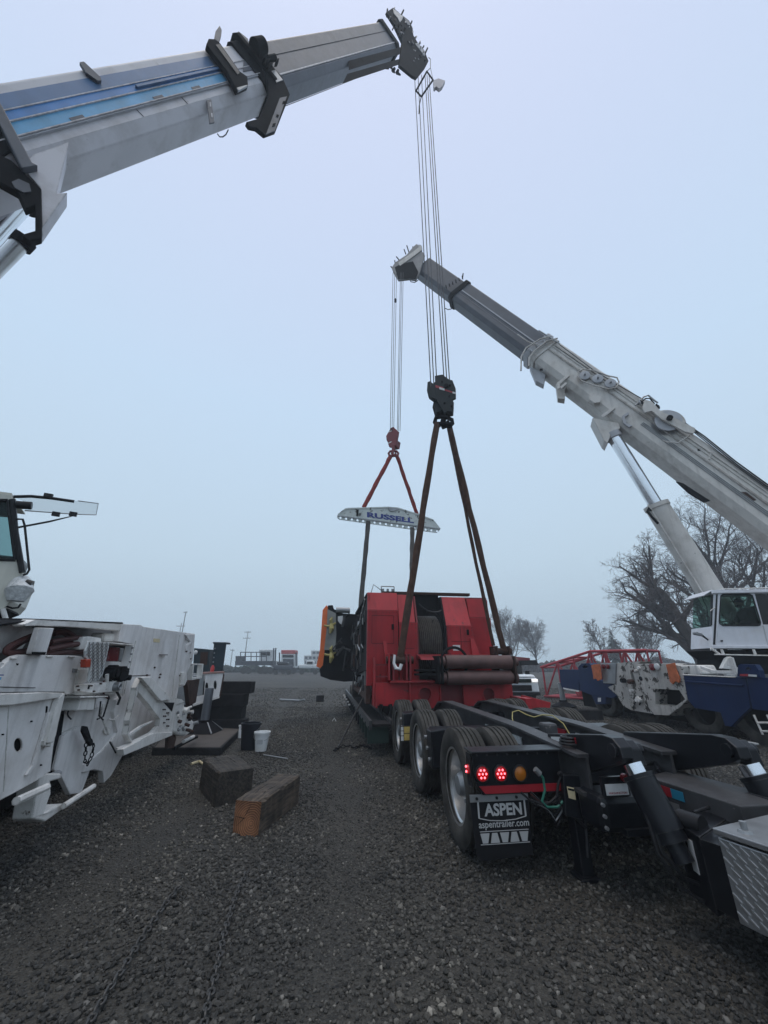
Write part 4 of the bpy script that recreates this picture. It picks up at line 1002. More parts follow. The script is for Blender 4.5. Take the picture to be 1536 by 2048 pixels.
for (r, z) in ((.15, 2.3), (.42, 2.1), (1.90, 2.2)): fbox(MB(), r, r + .05, FN - .03, FN - .001, z, z + .12).build("door_latch", M_machblack, mach, bevel=.006)
fbox(MB(), 1.55, 1.72, FN - .004, FN + .001, 1.86, 1.98).build("data_plate", M_paper, mach)
rg = random.Random(77)
for k in range(34):
    f = FN + .35 + 4.4 * rg.random(); z = 1.2 + 1.5 * rg.random(); L_ = rg.uniform(.15, .6)
    if k % 3 == 0: fbox(MB(), -.44, -.38, f, f + L_ * .5, z, z + L_ * .6).build("side_box", rg.choice([M_machblack, mat("weathered_grey_steel", (0, 0, 0)), M_rail, M_rust]), mach, bevel=.01)
    elif k % 3 == 1: MB().tube([W(-.43, f, z), W(-.46, f + L_ * .4, z + rg.uniform(-.2, .2)), W(-.43, f + L_, z + rg.uniform(-.4, .4))], rg.uniform(.012, .03), 6).build("pipe", rg.choice([M_steel, M_rail, M_machblack, M_hoseblk]), mach, smooth=True)
    else: fbox(MB(), -.43, -.39, f, f + .05, z - L_, z + L_ * .5).build("frame_post", rg.choice([M_rail, M_machblack]), mach)
Pcw = PF(FC - .2)
for k in range(8):
    u_, v_ = 672 + rg.random() * 40, 1225 + rg.random() * 110; a = Pcw.at(u_, v_)
    MB().tube([a, a + V(rg.uniform(-.3, .3), 0, rg.uniform(-.4, .4)), a + V(rg.uniform(-.5, .5), 0, rg.uniform(-.6, .6))], rg.uniform(.02, .05), 6).build("pipe", rg.choice([M_rail, M_machblack]), mach, smooth=True)
# ---------------------------------------------------------------- boom helper
class Boom:
    def __init__(s, A, B, w, h):
        s.A = DP(*A); s.B = DP(*B); s.D = (s.B - s.A).normalized()
        s.U = (V(0, 0, 1) - s.D * s.D.z).normalized(); s.S = s.D.cross(s.U).normalized()
        if s.S.dot(CAM - (s.A + s.B) / 2) < 0: s.S = -s.S
        s.w, s.h = w, h; s.L = (s.B - s.A).length
    def at(s, d, sd, u): return s.A + s.D * d + s.S * sd + s.U * u
    def side(s, off=0.0, k=1.0): return Plane(s.A + s.S * (s.w * k / 2 + off), s.S)
    def d_of(s, u, v): return (s.side().at(u, v) - s.A).dot(s.D)
    PROF = [(.42, .5), (.5, .44), (.5, -.34), (.36, -.5), (-.36, -.5), (-.5, -.34), (-.5, .44), (-.42, .5)]
    def sect(s, d0, d1, k=1.0, mb=None, grow=0.0):
        mb = mb or MB(); a = [s.at(d0, x * (s.w * k + 2 * grow), y * (s.h * k + 2 * grow)) for x, y in s.PROF]
        return mb.ext(a, s.D * (d1 - d0))
    def edge_strip(s, d0, d1, sd, u0, u1, th=.02, mb=None):
        mb = mb or MB(); return mb.ext([s.at(d0, sd, u0), s.at(d1, sd, u0), s.at(d1, sd, u1), s.at(d0, sd, u1)], s.S * th)
    def slab(s, pts, off, th, k=1.0, holes=()):
        p = s.side(off, k); return MB().ext(p.pts(pts), -s.S * th, [p.pts(h) for h in holes])

# ---------------------------------------------------------------- near crane (left)
crane_a = empty("truck_crane", (-6.2, 4.5, 0), "near truck crane with a grey and blue telescopic boom and a worn white carrier", "crane")
b1 = Boom((137, 266, 6.35), (767, 90, 15.9), .75, 1.10)
dc = b1.d_of(545, 165)
b1.sect(-9, dc).build("boom_base_section", M_boomgrey, crane_a, bevel=.02)
b1.sect(dc + .02, b1.L + .2, .97).build("boom_inner_section", M_boomdark, crane_a, bevel=.02)
S0 = b1.w / 2
d_end = b1.d_of(440, 120)
for (u0, u1, m_, th) in ((.33, .14, M_blue1, .004), (.138, .0, M_blue2, .004), (-.002, -.15, M_blue3, .004)):
    b1.edge_strip(-9, d_end - (.3 if m_ is M_blue3 else 0), S0, u1 * b1.h, u0 * b1.h, th).build("blue_stripe", m_, crane_a)
for (u0, th, m_) in ((.145, .014, M_boomgrey), (.012, .02, M_boomgrey), (-.185, .05, M_boomgrey), (-.205, .035, M_boomlow)):
    b1.edge_strip(-9, dc - .3, S0 + .004, (u0 - .014) * b1.h, u0 * b1.h, th).build("stiffener_rib", m_, crane_a)
b1.edge_strip(d_end - 3.1, d_end - .2, S0 + .004, .045 * b1.h, .08 * b1.h, .05).build("cable_tray", M_blue1, crane_a)
for (u_, v_) in ((290, 180), (372, 165), (130, 230)):
    d = b1.d_of(u_, v_); b1.edge_strip(d, d + .28, S0 + .004, -.185, -.12, .006).build("paint_patch", M_boomdark, crane_a)
# weld seams
for (u_, v_) in ((358, 190), (268, 215)):
    d = b1.d_of(u_, v_); b1.edge_strip(d, d + .012, S0 + .003, -.37, -.22, .004).build("weld_seam", M_black, crane_a)
# small fin and slot bracket
b1.slab(zm(0, 0, .3906, [(408, 318), (430, 315), (515, 395), (520, 412), (500, 412), (440, 370)]), .06, .05).build("boom_fin", M_boomdark, crane_a)
sl = b1.slab(zm(0, 0, .3906, [(1060, 512), (1082, 508), (1098, 625), (1074, 630)]), .015, .03).build("slot_bracket", M_boomdark, crane_a)
for (x_, y_) in ((1076, 535), (1084, 590)): b1.slab(zm(0, 0, .3906, [(x_ - 3, y_ - 12), (x_ + 4, y_ - 12), (x_ + 6, y_ + 10), (x_ - 2, y_ + 10)]), .02, .004).build("slot", M_boomgrey, sl)
# collar at the end of the base section
b1.sect(dc - .42, dc + .03, grow=.05).build("boom_collar", M_black, crane_a, bevel=.02)
b1.sect(dc - .10, dc + .06, grow=.14).build("collar_flange", M_black, crane_a, bevel=.02)
Z2 = lambda l: zm(380, 30, .15625, l)
b1.slab(Z2([(820, 480), (920, 640), (1000, 860), (1000, 1060), (880, 1320), (720, 1365), (760, 1420), (850, 1440), (960, 1530), (1100, 1480), (1230, 1150), (1280, 1010), (1180, 790), (1090, 690), (1000, 560)]), .10, .10).build("collar_plate", M_black, crane_a, bevel=.015)
b1.slab(Z2([(1030, 720), (1090, 700), (1190, 830), (1110, 860)]), .12, .02).build("wear_plate", M_steel, crane_a)
b1.slab(Z2([(1150, 1060), (1240, 1040), (1090, 1478), (975, 1522)]), .12, .02).build("wear_plate", M_boomdark, crane_a)
for p_ in ([(1110, 1270), (1140, 1280), (1130, 1310), (1100, 1300)], [(1060, 1390), (1100, 1380), (1090, 1420), (1050, 1430)], [(1190, 1100), (1220, 1095), (1210, 1130), (1180, 1140)]):
    b1.slab(Z2(p_), .127, .01).build("bolt_slot", M_black, crane_a)
b1.slab(Z2([(620, 205), (680, 250), (740, 300), (800, 460), (700, 400), (570, 370)]), .02, .5).build("top_plate", M_boomdark, crane_a, bevel=.01)
P1 = b1.side(.26)
dn = MB(); c = P1.at(*Z2([(935, 395)])[0]); n_ = (CAM - c).normalized() * .3 + b1.D * .8
dn.cyl(c - n_.normalized() * .30, c, .17, n=24); dn.build("pad_housing", M_black, crane_a, smooth=True)
MB().cyl(c, c + n_.normalized() * .012, .135, n=24).build("pad_cap", M_steel, crane_a)
c2 = P1.at(*Z2([(1085, 545)])[0]); mb = MB(); mb.cyl(c2 - n_.normalized() * .25, c2, .07, n=16); mb.ring(c2, n_, .055, .018, 16, 6); mb.build("adjuster_tube", M_black, crane_a, smooth=True)
mb = MB()
for k in range(5): mb.box(P1.at(*Z2([(950 + 40 * k, 560 + 50 * (k % 3))])[0], -.05), (.16, .14, .18), b1.D, b1.S)
mb.build("adjuster_block", M_black, crane_a, bevel=.02)["kind"] = "stuff"
br = b1.slab(Z2([(240, 300), (310, 305), (380, 350), (640, 720), (735, 785), (745, 900), (600, 960), (560, 880), (480, 720), (210, 370)]), .16, .12).build("stowage_bracket", M_black, crane_a, bevel=.012)
b1.slab(Z2([(310, 305), (330, 200), (380, 130), (408, 190), (400, 270), (372, 352)]), .14, .07).build("bracket_horn", M_boomdark, br, bevel=.01)
b1.slab(Z2([(330, 380), (380, 370), (640, 730), (610, 760)]), .18, .02).build("bracket_web", M_rail, br)
b1.slab(Z2([(600, 930), (720, 895), (740, 900), (620, 965)]), .18, .05).build("bracket_foot", M_steel, br)
b1.slab(Z2([(690, 560), (860, 560), (900, 680), (680, 720)]), .02, .02).build("stencil_plate", M_boomdark, crane_a)
MB().tube(b1.side(-.3).pts(Z2([(350, 1520), (380, 1560), (420, 1560), (460, 1530), (490, 1470)])), .012, 6).build("wire_loop", M_rope, crane_a)
# inner section stains and rail
b1.slab(zm(380, 0, .3516, [(530, 415), (700, 360), (860, 320), (870, 335), (700, 385), (540, 425)]), -.02, .02).build("grease_streak", M_rust, crane_a)
b1.slab(zm(380, 0, .3516, [(905, 345), (1210, 265), (1215, 300), (905, 395)]), -.005, .02, .97).build("dark_panel", M_black, crane_a)
b1.slab(zm(380, 0, .3516, [(895, 420), (1190, 335), (1190, 365), (870, 470)]), -.03, .02, .97).build("dark_panel", M_black, crane_a)
dlo = b1.d_of(560, 150); b1.edge_strip(dlo, b1.L, S0 * .97 + .002, .12 * b1.h, .13 * b1.h, .006).build("weld_seam", M_black, crane_a)
b1.edge_strip(dlo, b1.L, S0 * .97 + .002, -.30 * b1.h, -.27 * b1.h, .02).build("stiffener_rib", M_boomgrey, crane_a)
# boom head
HD = lambda l: zm(760, 0, .1172, l)
head_o = HD([(110, 200), (225, 125), (345, 235), (400, 270), (500, 350), (560, 480), (570, 600), (640, 720), (760, 860), (830, 1040), (770, 1160), (630, 1335), (560, 1300), (440, 1200), (330, 1110), (380, 700), (250, 420)])
hd = b1.slab(head_o, .03, .10).build("boom_head", M_black, crane_a, bevel=.02)
b1.slab(head_o, -.85, .10).build("head_cheek_plate", M_black, hd, bevel=.02)
b1.sect(b1.L - .05, b1.L + .28, .97, grow=.06).build("head_flange", M_black, hd, bevel=.02)
b1.slab(HD([(225, 140), (345, 240), (400, 280), (380, 330), (340, 380), (300, 300), (240, 230)]), .05, .05).build("head_guard", M_steel, hd, bevel=.01)
b1.slab(HD([(400, 280), (500, 360), (520, 430), (470, 420)]), .05, .06).build("head_guard", M_boomdark, hd, bevel=.01)
b1.slab(HD([(600, 740), (650, 730), (760, 870), (770, 960), (740, 930)]), .05, .06).build("head_guard", M_steel, hd, bevel=.01)
Ph = b1.side(-.1)
for (x_, y_) in ((700, 1000), (470, 520)):
    for k in range(3):
        c = Ph.at(*HD([(x_, y_)])[0], -.16 - .24 * k); MB().lathe(c, b1.S, [(-.05, .05), (-.05, .34), (-.02, .30), (.02, .30), (.05, .34), (.05, .05)], 24).build("head_sheave", M_black, hd)
for (p_, q_) in (((360, 260), (395, 190)), ((520, 420), (540, 375)), ((775, 900), (805, 835)), ((115, 280), (125, 180))):
    a, b_ = Ph.pts(HD([p_, q_])); MB().cyl(a, b_ + (b_ - a) * .2, .035, n=8).build("head_pin", M_black, hd)
for (x_, y_, l_) in ((110, 1180, .22), (200, 1190, .18), (250, 1230, .30), (310, 1260, .36), (380, 1190, .25), (515, 1290, .16), (150, 1170, .2)):
    a = Ph.at(*HD([(x_, y_ - 60)])[0], rnd.uniform(-.5, 0)); MB().tube([a, a + V(rnd.uniform(-.08, .08), 0, -l_ * .5), a + V(rnd.uniform(-.1, .1), 0, -l_)], [.05, .06, .03], 6).build("dangling_link", M_black, hd)
for k in range(6):
    c = Ph.at(*HD([(620 + rnd.uniform(-120, 120), 900 + rnd.uniform(-200, 250))])[0], .145); MB().cyl(c, c - b1.S * .02, .03, n=8).build("bolt", M_steel, hd)
rg = random.Random(5)
for k in range(34):
    x_ = 150 + rg.random() * 620; y_ = 230 + (x_ - 150) * 1.05 + rg.uniform(-60, 200) 
    c = Ph.at(*HD([(x_, min(y_, 1180))])[0], .10 + rg.uniform(-.05, .06))
    if k % 2: MB().box(c, (rg.uniform(.06, .2), rg.uniform(.05, .12), rg.uniform(.06, .22)), b1.D, b1.S).build("head_fitting", rg.choice([M_black, M_black, M_steel, M_boomdark, M_rust]), hd, bevel=.008)
    else: MB().cyl(c, c + b1.S * rg.uniform(.04, .1), rg.uniform(.03, .07), n=10).build("head_fitting", rg.choice([M_black, M_black, M_boomdark]), hd)
for k in range(9):
    x_ = 240 + k * 62; y_ = 150 + k * 82; a = Ph.at(*HD([(x_, y_)])[0], .1); MB().box(a, (rg.uniform(.08, .18), .12, rg.uniform(.08, .16)), b1.D, b1.S).build("head_fitting", rg.choice([M_black, M_steel]), hd, bevel=.01)
# jib-stop light line under the boom
MB().tube([b1.side(-.7).at(545, 222), b1.side(-.7).at(735, 148)], .010, 6).build("guy_wire", M_rope, crane_a)
# anti two-block frame with a pale weight
Pw = Plane(DP(842, 165, 16.2), (0, -1, 0))
fr = [Pw.at(*p) for p in HD([(800, 1220), (905, 1365), (705, 1650), (615, 1550)])]
mb = MB()
for a, b_ in zip(fr, fr[1:] + fr[:1]): mb.tube([a, b_], .035, 6)
fr_ = mb.build("limit_switch_frame", M_black, crane_a)
MB().tube([Pw.at(*p) for p in HD([(705, 1650), (670, 1800), (665, 1940)])], .02, 6).build("switch_cord", M_black, fr_)
MB().tube([Pw.at(*p) for p in HD([(830, 980), (862, 1010), (860, 1160), (800, 1220)])], .014, 6).build("switch_chain", M_rope, fr_)
MB().tube([Pw.at(*p) for p in HD([(862, 1160), (905, 1365)])], .010, 6).build("switch_chain", M_rope, fr_)
wt = Pw.pts(HD([(910, 1370), (1000, 1335), (1110, 1375), (1060, 1470), (1010, 1510), (960, 1470), (930, 1500), (915, 1480)]))
MB().ext(wt, V(0, .12, 0)).build("pale_cover", mat("pale_plastic", (.55, .50, .52), .6), fr_)
# cylinder bracket and rods at the left edge
Z1 = lambda l: zm(0, 0, .3906, l)
b1.slab(Z1([(355, 725), (290, 990), (345, 985), (215, 1170), (205, 960), (110, 850), (170, 790)]), .02, .25).build("cylinder_bracket", M_boomgrey, crane_a, bevel=.01)
bb = b1.slab(Z1([(-300, 560), (-300, 700), (0, 930), (90, 980), (130, 1070), (180, 1050), (180, 1180), (110, 1200), (150, 1235), (215, 1215), (212, 965), (60, 820), (0, 790)]), .06, .12).build("cylinder_clevis", M_black, crane_a, bevel=.015)
b1.slab(Z1([(60, 930), (95, 915), (150, 940), (160, 980), (120, 985), (75, 960)]), .075, .02).build("clevis_cap", M_boomdark, bb)
b1.slab(Z1([(-200, 100), (0, 520), (165, 830), (195, 845), (110, 860), (0, 640), (-200, 300)]), .12, .10).build("clamp_bar", M_boomdark, crane_a, bevel=.015)
b1.slab(Z1([(-200, 500), (0, 600), (60, 760), (0, 800), (-200, 760)]), .05, .08).build("clamp_plate", M_black, crane_a)
ca = DP(42, 398, 6.0); cbp_ = ca + (DP(-300, 770, 5.0) - ca) * 1.9
MB().cyl(ca, ca.lerp(cbp_, .5), .17, n=28).build("lift_cylinder_rod", M_chrome, crane_a, smooth=True)
MB().cyl(ca.lerp(cbp_, .48), cbp_, .26, n=28).build("lift_cylinder_barrel", M_boomgrey, crane_a, smooth=True)
ca2 = DP(46, 482, 6.3); cb2 = ca2 + (DP(-300, 830, 5.3) - ca2) * 1.9
MB().cyl(ca2, ca2.lerp(cb2, .5), .115, n=24).build("lift_cylinder_rod", M_alu, crane_a, smooth=True)
MB().cyl(ca2.lerp(cb2, .48), cb2, .2, n=24).build("lift_cylinder_barrel", M_boomgrey, crane_a, smooth=True)
d_ = (cb2 - ca2).normalized()
MB().cyl(ca2 - d_ * .05, ca2 + d_ * .10, .16, n=20).build("rod_end", M_black, crane_a, smooth=True)
d_ = (cbp_ - ca).normalized(); MB().cyl(ca - d_ * .04, ca + d_ * .06, .24, n=24).build("rod_end", M_black, crane_a, smooth=True)

# slewing body, out of frame to the left
fw = V(.85, .53, 0).normalized(); sw = V(.53, -.85, 0).normalized()
mb = MB(); mb.box((-8.1, 3.4, 2.35), (4.6, 1.6, 1.5), fw, sw); mb.build("slew_body", M_white, crane_a, bevel=.05)
MB().cyl((-7.0, 4.0, 1.35), (-7.0, 4.0, 1.7), .9, n=32).build("slew_ring", M_black, crane_a)

mb = MB(); mb.box((-6.6, 4.75, 1.86), (3.0, 1.2, .22), fw, sw); mb.build("cab_platform", M_black, crane_a, bevel=.02)
# operator cab
pc = Plane(DP(20, 1110, 5.1), sw)
Zc = lambda l: zm(0, 960, .2604, l)
cab = MB().ext(pc.pts(Zc([(-700, 90), (-40, 95), (90, 112), (100, 150), (175, 700), (150, 790), (90, 930), (35, 985), (-120, 1030), (-700, 1040)])), -sw * .05,
               [pc.pts(Zc([(-560, 150), (60, 155), (75, 290), (118, 615), (-560, 600)]))]).build("cab_side", M_cabcream, crane_a, bevel=.01)
MB().ext(pc.pts(Zc([(-700, 90), (-40, 95), (90, 112), (100, 150), (175, 700), (150, 790), (90, 930), (35, 985), (-120, 1030), (-700, 1040)]), -.95), -sw * .05,
         [pc.pts(Zc([(-560, 150), (60, 155), (75, 290), (118, 615), (-560, 600)]), -.95)]).build("cab_side", M_cabcream, crane_a)
MB().ext(pc.pts(Zc([(-700, 90), (-40, 95), (90, 112), (90, 100), (-40, 84), (-700, 80)]), -.05), -sw * .9).build("cab_roof", M_cabcream, crane_a)
MB().ext(pc.pts(Zc([(120, 700), (170, 705), (150, 790), (90, 930), (35, 985), (20, 960), (70, 920), (110, 800)]), -.05), -sw * .9).build("cab_front", M_cabcream, crane_a)
MB().ext(pc.pts(Zc([(-700, 1000), (-100, 990), (-100, 1025), (-700, 1035)]), -.05), -sw * .9).build("cab_floor", M_black, crane_a)
gl = MB().ext(pc.pts(Zc([(-560, 150), (60, 155), (75, 290), (118, 615), (-560, 600)]), -.02), -sw * .006).build("side_window", G_teal, crane_a)
wf = [(-560, 150), (60, 155), (75, 290), (118, 615), (-560, 600)]
mb = MB(); q = pc.pts(Zc(wf), .004)
for a, b_ in zip(q, q[1:]): mb.tube([a, b_], .020, 6)
mb.build("window_seal", M_carblk, gl)
MB().ext(pc.pts(Zc([(-20, 165), (58, 165), (72, 285), (-20, 275)]), -.06), -sw * .03).build("sun_blind", M_carblk, crane_a)
MB().tube(pc.pts(Zc([(95, 150), (118, 400), (172, 710)]), .01), .035, 8).build("front_pillar", M_carblk, crane_a)
# seat top inside
MB().box(pc.at(-4, 1150, -.5), (.5, .45, .5), fw, sw).build("seat_back", M_carblk, crane_a, bevel=.08)
# front window swung up
wn = pc.pts(Zc([(120, 135), (240, 132), (600, 160), (755, 180), (738, 268), (560, 262), (190, 235), (180, 160)]), -.02)
wo = MB().ext(wn, -sw * .02 + V(0, 0, .0)).build("raised_windscreen", G_clear, crane_a)
mb = MB(); top = pc.pts(Zc([(105, 128), (240, 125), (400, 140), (570, 165)]), -.02); mb.tube(top, .022, 6); mb.build("wiper_arm", M_carblk, wo)
mb = MB(); q = pc.pts(Zc([(600, 160), (755, 180), (738, 268), (560, 262), (190, 235)]), -.01); mb.tube(q, .008, 6); mb.build("pane_edge", M_steel, wo)
MB().cyl(pc.at(*Zc([(125, 190)])[0], .02), pc.at(*Zc([(245, 198)])[0], .02), .055, n=14).build("wiper_motor", M_carblk, wo)
MB().tube(pc.pts(Zc([(135, 365), (375, 320), (565, 275)]), .0), [.014, .014, .006], 6).build("gas_strut", M_carblk, wo)
for x_ in (430, 562): MB().box(pc.at(*Zc([(x_, 262)])[0], 0), (.09, .04, .06), fw, sw).build("strut_bracket", M_carblk, wo)
MB().box(pc.at(*Zc([(372, 122)])[0], 0), (.10, .05, .06), fw, sw).build("hinge", M_carblk, wo)
MB().tube(pc.pts(Zc([(130, 300), (175, 302), (190, 350), (225, 690), (205, 722), (175, 730)]), .03), .014, 8).build("grab_handle", M_carblk, crane_a, smooth=True)
mb = MB(); mb.tube([pc.at(*Zc([(160, 770)])[0], -.1), pc.at(*Zc([(150, 850)])[0], .0), pc.at(*Zc([(120, 930)])[0], .0)], [.10, .15, .09], 14); mb.build("wrapped_lamp", M_plastic_wrap, crane_a, smooth=True)
MB().cyl(pc.at(*Zc([(190, 800)])[0]), pc.at(*Zc([(240, 815)])[0]), .07, n=14).build("work_lamp", M_carblk, crane_a)
MB().tube(pc.pts(Zc([(160, 950), (140, 980), (95, 985), (50, 970)])), .012, 6).build("cable", M_carblk, crane_a)
MB().tube(pc.pts(Zc([(20, 990), (50, 1085)])), .028, 8).build("cab_support", M_white2, crane_a)
MB().ext(pc.pts(Zc([(-300, 1020), (0, 1000), (60, 985), (70, 1005), (0, 1030), (-300, 1050)]), -.1), -sw * .6).build("cab_frame", M_black, crane_a)

# carrier side: vertical plane parallel to the trailer
pv = Plane((-3.0, 3.0, 0), (1, .15, 0)); pn = pv.n
Zk = lambda l: zm(0, 1220, .29297, l)
Zm3 = lambda l: zm(0, 1220, .16927, l)
Zm4 = lambda l: zm(220, 1230, .15625, l)
def ks(name, pts, off, th, m_, holes=(), bevel=.006, parent=None):
    return MB().ext(pv.pts(pts, off), -pn * th, [pv.pts(h, off) for h in holes]).build(name, m_, parent or crane_a, bevel=bevel)
def ell(u, v, a, b_, n=16): return [(u + a * math.cos(2 * math.pi * i / n), v + b_ * math.sin(2 * math.pi * i / n)) for i in range(n)]
# chassis and wheels behind
cf = V(-pn.y, pn.x, 0)
MB().box((-4.55, 4.6, .78), (9.0, 1.0, .62), cf, pn).build("chassis", M_black, crane_a)
for y_ in (2.2, 3.75): 
    for s_ in (0, .36): add_wheel(crane_a, V(-3.72 - s_, y_, .52), True, axis=-pn, scale=1.06, rim=False)
MB().box((-4.75, 4.9, .40), (7.0, 1.3, .55), cf, pn).build("shade_fill_box", M_black, crane_a)  # black box added under the carrier to stop sky light leaking in
MB().ext(pv.pts(Zk([(60, 860), (190, 860), (190, 990), (60, 990)]), .0), -pn * .02).build("hole_dark_plate", M_black, crane_a)  # black plate put behind the oval hole to make its inside dark
# deck back panel and top rail
ks("recess_back", Zk([(-200, 95), (0, 95), (210, 62), (840, 85), (860, 130), (790, 330), (600, 420), (-200, 420)]), -.38, .04, mat("shaded_recess_paint", (.16, .15, .145), .7, var=.25, grime=.5))  # grimy grey, darkened so the recess shade is in the colour
ks("deck_edge", Zk([(-200, 100), (0, 96), (205, 68), (215, 58), (840, 84), (835, 100), (215, 76), (0, 108), (-200, 115)]), -.02, .5, M_black)
ks("deck_rail", Zk([(165, 98), (240, 66), (835, 96), (815, 142), (700, 132), (520, 118), (270, 108), (175, 112)]), .03, .10, M_white2)
ks("deck_panel", Zk([(-200, 112), (0, 110), (190, 78), (165, 110), (250, 122), (150, 270), (-200, 330)]), -.20, .05, M_white)
ks("upright_bracket", Zk([(272, 120), (370, 124), (320, 290), (318, 305), (220, 300), (222, 285)]), .06, .05, M_white)
ks("bracket_slot", Zk([(225, 285), (315, 287), (308, 308), (225, 302)]), .08, .01, M_black, bevel=0)
# hoses
def kh(pts, r, off, m_=M_hose, nm="hydraulic_hose"):
    q = pv.pts(Zm3(pts), off); out = []
    for i in range(len(q) - 1):
        for k in range(4):
            p0 = q[max(i - 1, 0)]; p1 = q[i]; p2 = q[i + 1]; p3 = q[min(i + 2, len(q) - 1)]; t = k / 4
            out.append(.5 * ((2 * p1) + (p2 - p0) * t + (2 * p0 - 5 * p1 + 4 * p2 - p3) * t * t + (3 * p1 - p0 - 3 * p2 + p3) * t ** 3))
    out.append(q[-1]); MB().tube(out, r, 8).build(nm, m_, crane_a, smooth=True)
kh([(430, 285), (300, 335), (130, 420), (70, 480), (110, 510), (250, 505), (370, 500), (600, 500), (1000, 505)], .024, -.05)
kh([(430, 300), (260, 380), (140, 460), (120, 490), (200, 495), (380, 470)], .024, -.10)
kh([(600, 380), (750, 350), (950, 325)], .024, -.06); kh([(580, 430), (700, 385), (850, 370), (960, 350)], .024, -.10)
kh([(560, 470), (700, 440), (860, 410), (960, 400)], .026, -.03); kh([(560, 520), (760, 500), (900, 500), (1000, 490)], .026, -.05)
kh([(640, 260), (760, 245), (850, 290), (900, 330)], .022, -.12); kh([(640, 285), (740, 275), (820, 320)], .022, -.15)
kh([(950, 1010), (900, 1100), (820, 1170), (800, 1240), (840, 1290)], .007, .06, M_hoseblk, "cable")
# rounded cover panel
ks("cover_panel", Zm3([(20, 680), (60, 650), (110, 590), (180, 545), (260, 528), (880, 538), (970, 550), (1000, 580), (960, 620), (940, 720), (910, 880), (900, 980), (780, 1000), (760, 970), (620, 970), (-600, 985), (-600, 680)]), .02, .05, M_white, bevel=.008)
ks("cover_notch", Zm3([(200, 630), (225, 632), (215, 655), (205, 650)]), .026, .01, M_black, bevel=0)
ks("side_strip", Zk([(-200, 355), (0, 355), (30, 360), (30, 390), (-200, 392)]), .01, .2, M_white2)
ks("blue_pinstripe", Zm3([(-400, 760), (45, 762), (45, 775), (-400, 775)]), .075, .004, M_bluetext, bevel=0)
ks("blue_pinstripe", Zm3([(-400, 790), (20, 792), (10, 825), (-400, 825)]), .075, .004, M_blue3, bevel=0)
# near box with an oval hole
nb = [(-900, 575), (0, 570), (300, 566), (445, 570), (440, 600), (380, 850), (365, 930), (345, 1100), (240, 1170), (0, 1300), (-900, 1560)]
ks("near_housing", Zk(nb), .30, .012, M_white, [Zk(ell(125, 920, 28, 46))], bevel=.003)
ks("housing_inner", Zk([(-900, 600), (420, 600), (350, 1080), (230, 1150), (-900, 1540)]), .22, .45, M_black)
ks("housing_lip", Zk([(-900, 585), (0, 572), (300, 562), (440, 566), (405, 600), (90, 650), (-900, 700)]), .345, .04, M_white2)
ks("housing_lip", Zk([(440, 566), (405, 600), (365, 720), (320, 910), (365, 905), (385, 850)]), .35, .045, M_white2)
ks("housing_rib", Zk([(330, 700), (350, 690), (250, 1060), (200, 1130), (180, 1130), (225, 1060)]), .32, .02, M_white)
ks("housing_slot", Zk([(320, 655), (328, 660), (322, 705), (316, 700)]), .307, .01, M_black, bevel=0)
# diamond plate guard
dpo = Zm3([(1050, 370), (1300, 380), (1265, 560), (1220, 760), (1160, 840), (1050, 860), (1045, 840), (1060, 760), (1080, 640), (1010, 560), (1010, 480)])
dpl = ks("tread_plate_guard", dpo, .20, .02, M_platew)
mb = MB(); inner = [Vector((x, y)) for x, y in dpo]
def inside(x, y, poly):
    c_ = False; j = len(poly) - 1
    for i in range(len(poly)):
        if (poly[i].y > y) != (poly[j].y > y) and x < (poly[j].x - poly[i].x) * (y - poly[i].y) / (poly[j].y - poly[i].y) + poly[i].x: c_ = not c_
        j = i
    return c_
i_ = 0
for yy in np.arange(1284, 1366, 3.4):
    i_ += 1
    for k, xx in enumerate(np.arange(170, 224, 4.4)):
        x_, y_ = xx + (2.2 if i_ % 2 else 0), yy
        if not all(inside(x_ + dx, y_ + dy, inner) for dx in (-2, 2) for dy in (-2, 2)): continue
        d_ = (cf * (1 if (i_ + k) % 2 else -1) + V(0, 0, .9)).normalized()
        mb.box(pv.at(x_, y_, .2015), (.036, .006, .008), d_, pn)
mb.build("tread_pattern", M_plate, dpl)["kind"] = "stuff"
ks("marker_lamp", Zm3([(1015, 585), (1080, 578), (1070, 680), (1010, 680)]), .22, .05, mat("orange_red_lens", (.36, .045, .02), .3))
ks("lamp_recess", Zm3([(1300, 385), (1580, 410), (1500, 640), (1240, 625)]), -.12, .04, M_black)
ks("recess_top", Zm3([(1300, 380), (1585, 408), (1580, 425), (1300, 398)]), .18, .30, M_white2)
ks("tail_lamp", Zm3([(1310, 440), (1420, 440), (1395, 610), (1265, 605)]), .04, .08, M_lampred_off)
ks("reflector", Zm3([(1425, 450), (1470, 455), (1440, 600), (1405, 600)]), .04, .06, M_steel)
ks("service_shelf", Zk([(525, 515), (850, 470), (835, 570), (700, 580), (525, 580)]), .05, .30, M_white2)
ks("backing_plate", Zk([(525, 340), (600, 320), (870, 360), (850, 480), (525, 520)]), -.10, .04, M_white2)
mb = MB()
for k in range(14):
    c = pv.at(*Zm3([(1250 + rnd.random() * 200, 650 + rnd.random() * 150)])[0], .0); mb.cyl(c, c + pn * rnd.uniform(.05, .14), rnd.uniform(.03, .07), n=10)
mb.build("greasy_valve_bank", M_black, crane_a, smooth=True)["kind"] = "stuff"
c = pv.at(*Zm3([(1340, 905)])[0], .08); mb = MB(); mb.cyl(c, c + pn * .06, .05, n=12); mb.ring(c + pn * .07, pn, .035, .01, 12, 6); mb.build("hose_fitting", M_steel, crane_a, smooth=True)
MB().tube(pv.pts(Zm3([(1265, 760), (1260, 850), (1245, 940)]), .08), .02, 8).build("pipe", M_white2, crane_a)
ks("canister", Zm3([(1240, 270), (1370, 275), (1360, 380), (1230, 375)]), -.05, .16, M_white2, bevel=.03)
